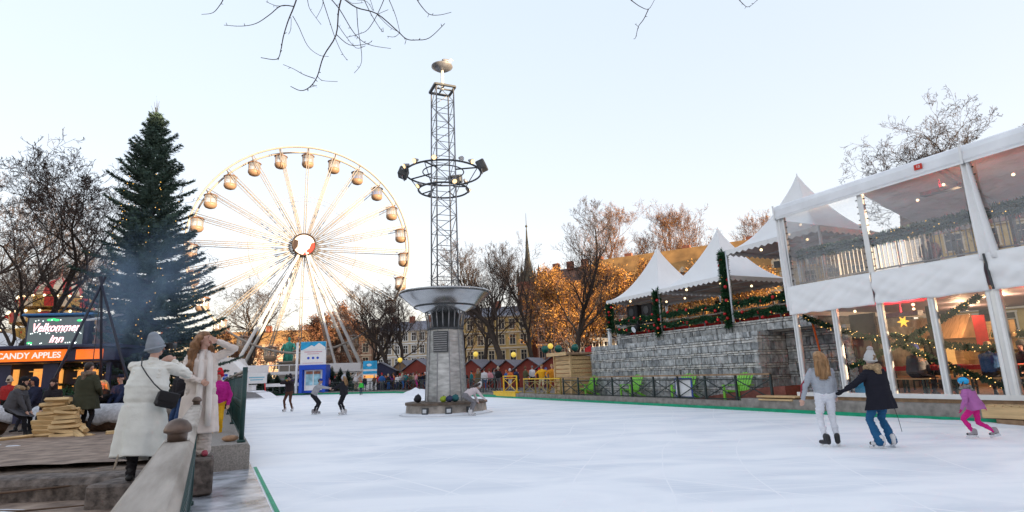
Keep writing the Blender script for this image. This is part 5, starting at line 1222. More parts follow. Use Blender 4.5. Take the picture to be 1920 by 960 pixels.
# ================================================================== buildings far behind
def facade(label, name, p0, p1, h, depth, wall, win, floors, nb, roof=None, rh=0, rmat=None, z0=GZ, ww=.5, hh=.6, cat='building', trim=None, dormers=0):
    p0, p1 = Vector((p0[0], p0[1], 0)), Vector((p1[0], p1[1], 0)); D = p1-p0; W_ = D.length; rz = math.atan2(D.y, D.x)
    t = thing(name, label, cat, (p0.x, p0.y, z0), rz)
    b = MB(); b.box((W_/2, depth/2, h/2), (W_, depth, h)); b.build('wall', M(wall), t)
    tm = M(trim or wall)
    for f in range(floors+1):
        b = MB(); b.box((W_/2, -.12, h*f/floors if f else .4), (W_+.3, .3, .35)); b.build('cornice', tm, t)
    pr = None
    for f in range(floors):
        for i in range(nb):
            if pr is None:
                b = MB(); ww_ = W_/nb*ww; hh_ = h/floors*hh
                for x in (-ww_/2-.08, ww_/2+.08): b.box((x, -.08, 0), (.18, .2, hh_+.3))
                b.box((0, -.1, hh_/2+.1), (ww_+.5, .26, .2)); b.box((0, -.1, -hh_/2-.1), (ww_+.5, .3, .2)); b.box((0, -.04, 0), (.08, .1, hh_)); b.box((0, -.04, hh_*.15), (ww_, .1, .08)); pr = b.build('window', tm, t)
                b = MB(); b.box((0, -.015, 0), (ww_, .03, hh_)); b.build('pane', M(win), pr); q = pr
            else: q = copy_tree(pr, t)
            q.location = (W_*(i+.5)/nb, 0, h*(f+.5)/floors+.1)
    if roof:
        b = MB()
        if roof == 'mansard': b.prism([(-.4, h), (-.2, h+.3), (depth*.2, h+rh), (depth*.8, h+rh), (depth+.2, h+.3), (depth+.4, h)], (0, 1, 0), (0, 0, 1), (-.3, 0, .02), (W_+.6, 0, 0))
        else: b.prism([(-.5, h), (depth/2, h+rh), (depth+.5, h)], (0, 1, 0), (0, 0, 1), (-.3, 0, .02), (W_+.6, 0, 0))
        rf = b.build('roof', M(rmat), t)
        for i in range(4):
            b = MB(); b.box((W_*(i+.5)/4, depth*.45, h+rh+.4), (1.4, .9, 1.8)); b.build('chimney', M('red_brick'), rf)
        for i in range(dormers):
            x = W_*(i+.5)/dormers; b = MB(); b.prism([(-.8, 0), (.8, 0), (.8, 1.4), (0, 2.3), (-.8, 1.4)], (1, 0, 0), (0, 0, 1), (x, -.1, h+.2), (0, 2.5, 0)); q = b.build('dormer', tm, rf); b = MB(); b.box((x, -.12, h+.95), (.9, .05, 1.1)); b.build('pane', M(win), q)
    return t
mat('red_brick', (.26, .10, .065), .85, var=.3, scale=3); mat('ochre', (.55, .38, .15), .85, var=.12, scale=1); mat('cream', (.62, .52, .38), .85, var=.1, scale=1); mat('pink_plaster', (.48, .30, .22), .85, var=.12); mat('grey_stone', (.36, .33, .29), .85, var=.15)
mat('win_dark', (.03, .03, .035), .15, var=.5, scale=.6); mat('roof_brown', (.12, .06, .04), .7, var=.3, scale=2); mat('roof_rust', (.36, .19, .06), .75, var=.35, scale=.6, detail=8)
facade('ochre yellow palace block with rows of windows right of the lamp tower', 'palace_block', (-18, 128), (3, 124), 13.5, 14, 'ochre', 'win_dark', 4, 9, 'hip', 3.0, 'roof_slate', trim='cream')
facade('red brick town block with steep roof behind the bare trees', 'brick_block', (4.5, 118), (16, 110), 17, 14, 'red_brick', 'win_dark', 5, 6, 'hip', 6, 'roof_brown', trim='pink_plaster', dormers=3)
facade('golden lit hotel block with a long rust coloured mansard roof above the peaked tents', 'hotel_block', (14, 104), (52, 82), 15.5, 16, 'ochre', 'win_dark', 5, 14, 'mansard', 6.2, 'roof_rust', trim='cream', dormers=9)
facade('cream town block seen between the huts and the stone wall', 'cream_block', (7.5, 84), (17, 80), 8.5, 10, 'cream', 'win_dark', 3, 6, 'hip', 2.5, 'roof_slate', trim='white_paint')
facade('pale stone block behind the market stalls left of the lamp tower', 'stone_block', (-36, 150), (-16, 146), 13, 12, 'cream', 'win_dark', 4, 9, 'hip', 3, 'roof_slate', trim='white_paint')
facade('dusky orange row of town houses behind the ferris wheel', 'town_row', (-84, 150), (-38, 152), 11, 12, 'pink_plaster', 'win_dark', 3, 16, 'hip', 4, 'roof_rust', trim='cream')
facade('golden lit town block seen through the tent windows', 'town_block', (52, 74), (86, 40), 17, 14, 'ochre', 'win_dark', 5, 14, 'mansard', 5, 'roof_brown', trim='cream')
facade('brown town houses far behind the carousel', 'brown_block', (-110, 118), (-74, 126), 10, 12, 'grey_stone', 'win_dark', 3, 12, 'hip', 3, 'roof_brown', trim='cream')
# church tower with green copper spire
sp = thing('church_tower', 'red brick church tower with a slender dark spire behind the trees', 'church tower', (3.6, 130, GZ), rad(12))
b = MB(); b.box((0, 0, 10.5), (4.4, 4.4, 21)); b.box((0, 0, 21.2), (4.9, 4.9, .5))
b.build('tower', M('red_brick'), sp)
for z in (8, 13, 17.8):
    for x in (-1, 1): b = MB(); b.box((x, -2.22, z), (.8, .1, 2.6)); b.build('opening', M('win_dark'), sp)
b = MB()
for x, y in ((-2, -2), (2, -2), (2, 2), (-2, 2)): b.lathe((x, y, 21.4), [(.55, 0), (.5, 1.2), (.02, 4.2)], 6, smooth=False)
b.build('pinnacle', mat('copper_dark', (.05, .05, .038), .6, var=.3), sp)
b = MB(); b.lathe((0, 0, 21.4), [(1.9, 0), (1.5, 1.0), (1.05, 3.2), (.6, 6.0), (.34, 9), (.12, 13.0)], 8, smooth=False); b.cyl((0, 0, 34), (0, 0, 38.2), .10, .04, 6); b.sphere((0, 0, 35.0), .3, 8, 6); b.build('spire', M('copper_dark'), sp)
D_ = Vector((.586, .81, 0)); N_ = Vector((.81, -.586, 0))  # unseen fronts placed to shade the rink, gap shaped for a sun streak
def street_front(label, s0, s1, h, dist=47, depth=14):
    p0 = D_*s0+N_*dist; W_ = s1-s0; t = thing('street_front', label, 'building', (p0.x, p0.y, 0), math.atan2(D_.y, D_.x), 'street fronts behind the photographer')
    b = MB(); b.box((W_/2, -depth/2, h/2), (W_, depth, h)); b.build('wall', M('grey_stone'), t)
    b = MB(); b.box((W_/2, .15, h-.4), (W_, .4, .5)); b.box((W_/2, .12, h*.25), (W_, .3, .3)); b.build('cornice', M('cream'), t)
    nb = int(W_/3.4); pr = None
    for f in range(5):
        for i in range(nb):
            if pr is None:
                b = MB(); b.box((0, .04, 0), (1.7, .12, 2.4)); pr = b.build('window', M('cream'), t); b = MB(); b.box((0, .11, 0), (1.4, .04, 2.1)); b.build('pane', M('win_dark'), pr); q = pr
            else: q = copy_tree(pr, t)
            q.location = (W_*(i+.5)/nb, 0, h*(f+.5)/5)
street_front('unseen grey street front behind the photographer, south of the sunlight gap', -70, 18.9, 21)
street_front('unseen grey street front beside the tent, north of the sunlight gap', 20.1, 53, 20)
# ================================================================== bare trees
def grow(seed, H, r0, style):
    """returns (trunk segments, twig segments, tips): each segment (p, q, r0, r1)"""
    g = random.Random(seed); trunk = []; twig = []; tips = []
    up = style.get('up', .5); spread = style.get('spread', 1.0); nlev = style.get('lev', 5); clear = style.get('clear', .25); dens = style.get('dens', 1.0)
    def branch(p, d, L_, r, lev):
        n = max(3, int(4+L_*1.1)) if lev < 3 else 3
        pts = [p.copy()]; dd = d.copy()
        for i in range(n):
            j = Vector((g.gauss(0, 1), g.gauss(0, 1), g.gauss(0, .7)))*style.get('wig', .16)
            dd = (dd+j+Vector((0, 0, up*.12 if lev > 0 else .12))).normalized(); pts.append(pts[-1]+dd*L_/n)
        rad_ = [r*(1-(.93 if lev == 0 else .75)*i/n) for i in range(n+1)]
        dst = trunk if lev <= 1 else twig
        for i in range(n): dst.append((pts[i], pts[i+1], rad_[i], rad_[i+1], lev))
        if lev >= nlev: tips.append(pts[-1]); return
        k = {0: style.get('n0', 13), 1: 7, 2: 5, 3: 4, 4: 3}.get(lev, 3); k = max(2, int(k*dens+g.random()))
        for c in range(k):
            f = (clear+(1-clear)*((c+g.random()*.8)/k)) if lev == 0 else .2+.8*(c+g.random())/k
            f = min(.98, f); i = min(n-1, int(f*n)); fr = f*n-i; q = pts[i].lerp(pts[i+1], fr); base = (pts[i+1]-pts[i]).normalized()
            az = g.uniform(0, 2*PI) if lev else c*2.4+g.uniform(-.5, .5)
            x, y = ortho(base); side = x*math.cos(az)+y*math.sin(az)
            ang = rad(g.uniform(28, 62))*spread; nd = (base*math.cos(ang)+side*math.sin(ang)).normalized()
            if lev == 0: shape = (1-((f-clear)/(1-clear)))**.7*style.get('wide', .42)+.10; Ln = H*shape*g.uniform(.8, 1.15)
            else: Ln = L_*g.uniform(.38, .62)*(1.15-f*.35)
            branch(q, nd, Ln, min(rad_[i]*.6, max(.006, r*(.36 if lev == 0 else .5))), lev+1)
        if lev: tips.append(pts[-1])
    branch(Vector((0, 0, 0)), Vector((g.uniform(-.05, .05), g.uniform(-.05, .05), 1)).normalized(), H, r0, 0)
    return trunk, twig, tips
def build_tree(name, label, p, seed, H, r0, style, m_tr='bark', m_tw='twig', group='bare winter trees', leaves=None, rz=0.0, minr=.007):
    tr_, tw_, tips = grow(seed, H, r0, style); t = thing(name, label, 'tree', p, rz, group)
    b = MB()
    for a, c, r1, r2, lev in tr_: b.tube([a, c+(c-a)*.04], [max(minr, r1), max(minr, r2)], 7 if lev == 0 else 5, caps=False)
    b.build('trunk', M(m_tr), t); b = MB()
    for a, c, r1, r2, lev in tw_: b.tube([a, c], [max(minr, r1), max(minr*.8, r2)], 4 if lev <= 2 else 3, caps=False, smooth=False)
    mats = [M(m_tw)]
    if leaves:
        g = random.Random(seed+1); mats += [M(leaves[0]), M('leaf_brown')]
        for q in tips:
            for _ in range(int(leaves[1]*2.2) if g.random() < .42 else 0):
                c = q+Vector((g.gauss(0, .22), g.gauss(0, .22), g.gauss(0, .2))); u = Vector((g.gauss(0, 1), g.gauss(0, 1), g.gauss(0, 1))).normalized()*leaves[2]; v = u.cross(Vector((g.gauss(0, 1), g.gauss(0, 1), g.gauss(0, 1)))).normalized()*leaves[2]*.6
                b.add([c-u, c+v, c+u, c-v], [(0, 1, 2, 3)], 1 if g.random() < .7 else 2)
    b.build('crown', mats, t)
    return t
def place_copy(src, label, p, sc_, rz, remap=None, name=None):
    c = copy_tree(src, None, remap); c.location = p; c.scale = (sc_[0], sc_[0], sc_[1]); c.rotation_euler.z = rz; c['label'] = label
    return c
mat('leaf_orange', (.60, .30, .05), .6, var=.5, scale=1.2, col2=(.28, .12, .025)); mat('leaf_brown', (.17, .075, .04), .7, var=.4, scale=1.5)
lin = dict(up=.9, spread=.85, lev=5, clear=.22, wide=.36, n0=17, wig=.13, dens=.95)
wide_ = dict(up=.35, spread=1.0, lev=5, clear=.2, wide=.62, n0=10, wig=.2)
T0 = build_tree('bare_tree', 'thickest trunked bare tree, standing between the red huts right of the lamp tower', G(945, 60), 3, 14.8, .42, lin, minr=.009)
def tpos(px, Y): return G(px, Y)
T1 = build_tree('bare_tree', 'slim bare tree just right of the lamp tower', tpos(906, 64), 8, 14.2, .30, lin, minr=.009)
T2 = build_tree('bare_tree', 'tallest bare tree, between the church tower and the golden hotel', tpos(1070, 60), 15, 17, .36, dict(lin, wide=.33), minr=.009)
place_copy(T1, 'bare tree standing in front of the brick church tower', tpos(1006, 62), (.95, 1.06), 2.2)
for i, (src, px, Y, s0, s1, lb) in enumerate(((T0, 735, 70, .85, .80, 'bare tree behind the crowd at the right edge of the wheel'), (T1, 762, 72, 1.0, .88, 'bare tree just left of the lamp tower bowl'), (T0, 700, 78, .8, .72, 'bare tree behind the right foot of the wheel'), (T1, 868, 70, .85, .82, 'bare tree half hidden behind the lamp tower column'))):
    place_copy(src, lb, tpos(px, Y), (s0, s1), 1.3*i+.4)
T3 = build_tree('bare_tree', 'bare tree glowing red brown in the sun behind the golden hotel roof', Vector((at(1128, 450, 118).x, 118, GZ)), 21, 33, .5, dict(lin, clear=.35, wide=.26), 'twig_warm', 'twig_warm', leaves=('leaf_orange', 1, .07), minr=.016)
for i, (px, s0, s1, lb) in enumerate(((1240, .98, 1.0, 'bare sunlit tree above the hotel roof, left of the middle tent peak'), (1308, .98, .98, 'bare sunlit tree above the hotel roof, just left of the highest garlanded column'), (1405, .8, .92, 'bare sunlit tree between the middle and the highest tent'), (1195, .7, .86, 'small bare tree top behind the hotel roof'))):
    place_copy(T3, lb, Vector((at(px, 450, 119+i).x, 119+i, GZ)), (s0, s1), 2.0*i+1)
# golden autumn trees in front of the hotel
A0 = build_tree('autumn_tree', 'golden leaved tree beside the stone wall', tpos(1085, 72), 31, 11, .28, dict(lin, lev=4, clear=.15, wide=.55), 'bark', 'twig_warm', 'golden autumn trees before the hotel', ('leaf_orange', 4, .11), minr=.009)
for i, (px, Y, s0, s1, lb) in enumerate(((1125, 78, 1.0, 1.0, 'golden leaved tree behind the farthest peaked tent'), (1175, 82, 1.2, 1.25, 'large golden tree spreading over the hotel front'), (1235, 84, 1.1, 1.3, 'golden tree above the farthest tent peak'), (1300, 80, 1.1, 1.2, 'golden tree between the farthest and the middle tent'), (1385, 74, 1.1, 1.1, 'golden tree right of the middle tent peak'), (1040, 76, .9, 1.2, 'golden leaved tree behind the tallest bare tree'), (1440, 66, 1.1, 1.0, 'golden tree seen under the highest tent'))):
    place_copy(A0, lb, tpos(px, Y), (s0, s1), i*1.1+.7)
# left of the wheel
B0 = build_tree('bare_tree', 'spreading bare tree seen through the lower left of the ferris wheel', tpos(462, 92), 44, 15, .5, dict(wide_, clear=.25), minr=.013)
B1 = build_tree('brown_tree', 'rust brown leaved tree behind the blue booth', tpos(590, 100), 50, 14, .4, dict(wide_, lev=4, clear=.12, wide=.5), 'bark', 'twig_warm', 'brown trees behind the wheel', ('leaf_brown', 3, .16), minr=.013)
for i, (px, s0, s1, lb) in enumerate(((545, .9, .85, 'rust brown tree behind the green statue'), (640, .95, .9, 'rust brown tree behind the right wheel leg'), (510, .9, .62, 'low rust brown tree left of the green statue'), (425, 1.0, .7, 'rust brown tree behind the white cabin'))): place_copy(B1, lb, tpos(px, 101+i), (s0, s1), i*1.7)
# big trees at the far left
C0 = build_tree('bare_tree', 'big spreading bare tree at the left edge of the square', tpos(-4, 27), 63, 11.6, .22, dict(wide_, lev=6, clear=.12, wide=.62, up=.5, dens=.95, n0=15, wig=.22), minr=.008)
C1 = place_copy(C0, 'bare tree behind the carousel at the far left', tpos(70, 44), (1.1, 1.10), 2.4); place_copy(C0, 'bare tree between the carousel and the christmas tree', tpos(135, 52), (1.1, 1.0), 4.1)
place_copy(C0, 'low bare tree at the extreme left behind the kiosk', tpos(-35, 40), (1.2, 1.35), 5.2)
# behind the two storey tent
D0 = build_tree('bare_tree', 'bare tree rising behind the roof of the two storey tent', Vector((at(1768, 230, 35).x, 35, GZ)), 71, 17.0, .36, dict(wide_, lev=6, clear=.60, wide=.30, up=.45, n0=16), minr=.009)
# ================================================================== christmas tree
ct_ = Vector((-15.25, 24, TZ)); XH = 13.5; xr = random.Random(77)
xt = thing('christmas_tree', 'tall dark spruce christmas tree with strings of warm lights, left of the ferris wheel', 'christmas tree', ct_); xt.rotation_euler.y = rad(-3.0)
b = MB(); b.tube([(0, 0, 0), (0, 0, XH*.5), (-.03, 0, XH+.1)], [.19, .11, .012], 10); b.build('trunk', M('bark'), xt)
nb = MB(); wb = MB(); bulbs = []
def needle_spray(p, d, L_, w_):
    """a twig carrying many short needle blades"""
    d = d.normalized(); x, y = ortho(d); n = int(7+L_*30)
    for i in range(n):
        f = (i+.3)/n; c = p+d*L_*f; a = xr.uniform(0, 2*PI); v = (x*math.cos(a)+y*math.sin(a)*.75+d*.75).normalized(); l = w_*(1.1-.6*f)*xr.uniform(.7, 1.2); s_ = d.cross(v).normalized()*l*.20
        nb.add([c-s_, c+s_, c+v*l], [(0, 1, 2)])
def xprofile(f):  # crown radius by height fraction
    return (.05+2.75*(1-f)**.66)*(1.0 if f > .1 else .9)*min(1, (1-f)/.16)**.35
nlv = 52
for i in range(nlv):
    f = .055+.93*(i/nlv)**.95; z = XH*f; Rm = xprofile(f); nbr = int(12-5*f)
    for k in range(nbr):
        fj = f+xr.uniform(-.012, .012)*(1-f); z = XH*fj; a = 2*PI*(k+xr.random()*.9)/nbr+i*1.9; Lb = Rm*xr.choice((xr.uniform(.45, .8), xr.uniform(.8, 1.1), xr.uniform(1.0, 1.42))); droop = -.34+.8*f+xr.uniform(-.12, .14)
        d0 = Vector((math.cos(a), math.sin(a), droop+.12)).normalized(); pts = [Vector((0, 0, z))]; m_ = max(4, int(Lb/.15))
        for j in range(m_):
            ff = (j+1)/m_; dd = Vector((math.cos(a), math.sin(a), droop+.50*ff*ff)).normalized(); pts.append(pts[-1]+dd*Lb/m_)
        wb.tube(pts, [max(.006, .026*(1-j/(m_+1))) for j in range(m_+1)], 4, caps=False)
        for j in range(1, m_+1):
            ff = j/m_
            if ff < .18: continue
            p = pts[j]; dd = (pts[j]-pts[j-1]).normalized(); sd = Vector((-dd.y, dd.x, 0)).normalized(); tl = .16+.42*(1-ff)*min(1, Lb)
            for s_ in (-1, 1):
                td = (sd*s_*xr.uniform(.7, 1.1)+dd*.8+Vector((0, 0, xr.uniform(-.28, .12)))).normalized(); needle_spray(p, td, tl*xr.uniform(.8, 1.35), .14)
            needle_spray(p, (dd+Vector((0, 0, xr.uniform(-.5, -.1)))).normalized(), tl*.8, .14); needle_spray(pts[j-1], dd, Lb/m_, .15)
        if xr.random() < .8:
            q = pts[-2]+Vector((0, 0, .03)); bulbs.append(q) if xr.random() < .5 else None
for s_ in range(5): needle_spray(Vector((0, 0, XH-.35)), Vector((xr.uniform(-.45, .45), xr.uniform(-.45, .45), 1)), .55, .07); wb.tube([(0, 0, XH-.3), (xr.uniform(-.2, .2), xr.uniform(-.2, .2), XH+.35)], [.012, .005], 4)
needle_spray(Vector((0, 0, XH-.3)), Vector((0, 0, 1)), .95, .06)
nb.build('foliage', M('spruce'), xt); wb.build('boughs', M('bark'), xt)
b = MB()
for q in bulbs: b.sphere(q, .012, 5, 4)
# strings of lights hung from top to bottom
for k in range(5):
    a = 2*PI*k/5+.35
    for j in range(40):
        f = .06+.92*j/52; rr = xprofile(f)*(.80+.10*math.sin(j*1.7+k)); rr *= xr.uniform(.8, 1.12); a2 = a+.22*math.sin(j*.4)+xr.uniform(-.1, .1); b.sphere((rr*math.cos(a2), rr*math.sin(a2), XH*f-xr.uniform(0, .25)), .013, 5, 4)
b.build('fairy_lights', mat('bulb_tree', (1, .6, .2), .4, emit=(1, .50, .10), estr=.5), xt)
# ================================================================== overhanging branches of the tree behind the photographer
oh = thing('overhanging_tree', 'thin bare twigs of a tree hanging into the top of the view', 'tree', (-.6, -3.2, 0))
OB_ = Vector(oh.location)
# each hanging twig: bends taken as points of a hanging branch about 6.5 m off, with its own depth curve
TW = [([(418, 0), (412, 10), (399, 24), (378, 27)], 2.2), ([(560, -14), (551, 13), (540, 40), (531, 70), (527, 92), (519, 111), (489, 108)], 3.2), ([(551, 12), (527, 11), (505, 28), (480, 44), (452, 49), (420, 47)], 2.4), ([(541, 10), (519, 11), (499, 3)], 1.6),
 ([(549, 30), (560, 50), (577, 86), (598, 103), (616, 106)], 1.8), ([(546, 36), (545, 55), (541, 64)], 1.0), ([(576, -4), (580, 15), (590, 30), (602, 46)], 1.6), ([(606, -5), (604, 12), (593, 34)], 1.5), ([(605, 0), (618, 40), (628, 70), (640, 97), (651, 113)], 1.8),
 ([(642, -10), (635, 20), (630, 66), (607, 105), (595, 143), (581, 163), (564, 170), (545, 162)], 3.4), ([(590, 147), (570, 140), (550, 129), (531, 121)], 1.8), ([(595, 143), (605, 151), (633, 153)], 1.6), ([(581, 164), (594, 160)], 1.1),
 ([(615, -8), (637, 18), (664, 62), (690, 83), (733, 91)], 2.4), ([(630, 64), (655, 84), (684, 83), (697, 78)], 1.8), ([(633, 46), (650, 70), (668, 90), (685, 86)], 1.5), ([(669, 14), (671, 50), (678, 100), (676, 122), (664, 137)], 1.9),
 ([(640, -6), (668, 14), (707, 26), (745, 58), (762, 73), (780, 75), (805, 71), (834, 44)], 3.2), ([(680, -6), (695, 25), (707, 45), (718, 60), (718, 52)], 1.9), ([(722, -6), (708, 26), (690, 55), (672, 64), (650, 70)], 1.9), ([(728, -4), (742, 30), (750, 62)], 1.8), ([(750, 61), (740, 69), (726, 68)], 1.2), ([(707, 27), (730, 50), (748, 60)], 1.4), ([(707, 27), (728, 18)], 1.0), ([(762, 73), (759, 83)], 1.0),
 ([(781, -2), (792, 14), (806, 27), (825, 28), (846, 23)], 2.2), ([(804, 26), (802, 32)], 1.0), ([(693, -5), (700, 20), (688, 3), (670, 0)], 1.2), ([(648, -4), (660, 6), (681, 5)], 1.3),
 ([(1183, 0), (1200, 12), (1216, 17), (1227, 0)], 2.2), ([(1216, 17), (1207, 36), (1197, 50), (1192, 70), (1188, 73)], 2.2), ([(1197, 50), (1191, 45)], 1.2), ([(1386, 0), (1394, 8), (1401, 13), (1410, 9), (1420, 0)], 1.8)]
b = MB(); tr2 = random.Random(12)
for pts, wpx in TW:
    Y0 = 6.3+tr2.uniform(-.5, .5); sl_ = tr2.uniform(-.12, .12); P3 = []
    # smooth the bends
    q = [Vector((x, y, 0)) for x, y in pts]; fine = []
    for i in range(len(q)-1):
        p0, p1, p2, p3 = q[max(0, i-1)], q[i], q[i+1], q[min(len(q)-1, i+2)]
        for j in range(4):
            t_ = j/4; fine.append(.5*((2*p1)+(p2-p0)*t_+(2*p0-5*p1+4*p2-p3)*t_*t_+(3*p1-p0-3*p2+p3)*t_**3))
    fine.append(q[-1]); n = len(fine)
    P3 = [at(f.x, f.y, Y0+sl_*i*.25)-OB_ for i, f in enumerate(fine)]; r_ = wpx*.5*6.5/1070*.92
    b.tube(P3, [max(.003, r_*(1.0-.6*i/n)) for i in range(n)], 5)
    for i in range(1, n-1, 2):
        if tr2.random() < .5: k_ = Vector((tr2.gauss(0, 1), tr2.gauss(0, 1), tr2.gauss(0, 1))).normalized()*.03; b.tube([P3[i], P3[i]+k_], [r_*.7, r_*.4], 4)
# carry the twigs up to limbs that run just above the view, and the limbs back to the trunk
tb = MB(); tb.tube([(0, 0, 0), (.05, .1, 1.6), (-.02, .2, 3.2), (.08, .45, 4.9), (.1, .9, 6.2)], [.26, .22, .19, .16, .12], 12)
def smooth_line(q, n=5):
    q = [Vector(x) for x in q]; out = []
    for i in range(len(q)-1):
        p0, p1, p2, p3 = q[max(0, i-1)], q[i], q[i+1], q[min(len(q)-1, i+2)]
        for j in range(n):
            t_ = j/n; out.append(.5*((2*p1)+(p2-p0)*t_+(2*p0-5*p1+4*p2-p3)*t_*t_+(3*p1-p0-3*p2+p3)*t_**3))
    return out+[q[-1]]
for tops, root_, dirx in ((((418, 0), (560, -14), (576, -4), (606, -5), (615, -8), (640, -6), (642, -10), (680, -6), (722, -6), (728, -4), (781, -2), (648, -4)), (.1, .9, 6.2), -1), (((1183, 0), (1227, 0), (1386, 0), (1420, 0)), (.1, .8, 5.9), 1)):
    T_ = sorted((at(px, py, 6.3)-OB_ for px, py in tops), key=lambda v: v.x); x0, x1 = T_[0].x, T_[-1].x; zt = T_[0].z
    lim = smooth_line([(x0-.5, 9.6, zt+.30), (x0+.25*(x1-x0), 9.35, zt+.52), (x0+.5*(x1-x0), 9.1, zt+.60), (x0+.8*(x1-x0), 8.6, zt+.85), (x1*.55+.1, 6.4, zt+1.25), (x1*.3+.1, 3.4, zt+1.0), root_], 6)
    tb.tube(lim, [.008+.07*(i/len(lim))**1.6 for i in range(len(lim))], 8)
    for v in T_:
        j = min(range(len(lim)//2), key=lambda i: abs(lim[i].x-v.x)); k_ = min(len(lim)-1, j+2+tr2.randrange(3)); e_ = lim[k_]
        b.tube(smooth_line([v, v+Vector((tr2.uniform(-.05, .05), -.08, .16)), v.lerp(e_, .6)+Vector((tr2.uniform(-.06, .06), 0, .08)), e_], 4), [.006+.0005*i for i in range(13)], 5)
    for i in range(4, len(lim)-6, 2):
        d_ = Vector((tr2.gauss(0, 1), tr2.gauss(0, .6), abs(tr2.gauss(.6, .5)))).normalized(); p_ = lim[i]
        b.tube(smooth_line([p_, p_+d_*.3, p_+d_*.55+Vector((tr2.uniform(-.1, .1), tr2.uniform(-.1, .1), .1)), p_+d_*.9+Vector((0, 0, .22))], 3), [.009, .008, .008, .007, .007, .006, .005, .005, .004, .003], 4)
tb.build('trunk', M('bark'), oh)
b.build('crown', M('twig'), oh)
# ================================================================== people
def fabric(col, rough=.85):
    n = 'cloth_%02x%02x%02x' % tuple(int(255*min(1, c)**.5) for c in col)
    return mat(n, col, rough, var=.09, scale=5, bump=.3, bscale=26, spec=.2)
def remesh(b, voxel, smooth=2, sub=0):
    me = bpy.data.meshes.new('tmp'); me.from_pydata(b.v, [], b.f); o = bpy.data.objects.new('tmp', me); COL.objects.link(o)
    md = o.modifiers.new('r', 'REMESH'); md.mode = 'VOXEL'; md.voxel_size = voxel; md.use_smooth_shade = True
    if smooth: s = o.modifiers.new('s', 'SMOOTH'); s.factor = .5; s.iterations = smooth
    dg = bpy.context.evaluated_depsgraph_get(); m2 = bpy.data.meshes.new_from_object(o.evaluated_get(dg))
    bpy.data.objects.remove(o); bpy.data.meshes.remove(me); return m2
class Fig:
    """a figure in metres, facing +Y, feet at z = 0"""
    def __init__(s, H=1.72, fem=True): s.H = H; s.k = H/1.72; s.caps = []; s.fem = fem
    def cap(s, p, q, r0, r1, reg): s.caps.append((Vector(p), Vector(q), r0, r1, reg))
def ik(a, c, l1, l2, pole):
    a, c, pole = Vector(a), Vector(c), Vector(pole); d = c-a; D = min(d.length, (l1+l2)*.999); d.normalize(); c = a+d*D
    x = (l1*l1-l2*l2+D*D)/(2*D); h = math.sqrt(max(0, l1*l1-x*x)); pl = pole-d*pole.dot(d)
    if pl.length < 1e-5: pl = Vector((0, 1, 0))
    return a+d*x+pl.normalized()*h, c
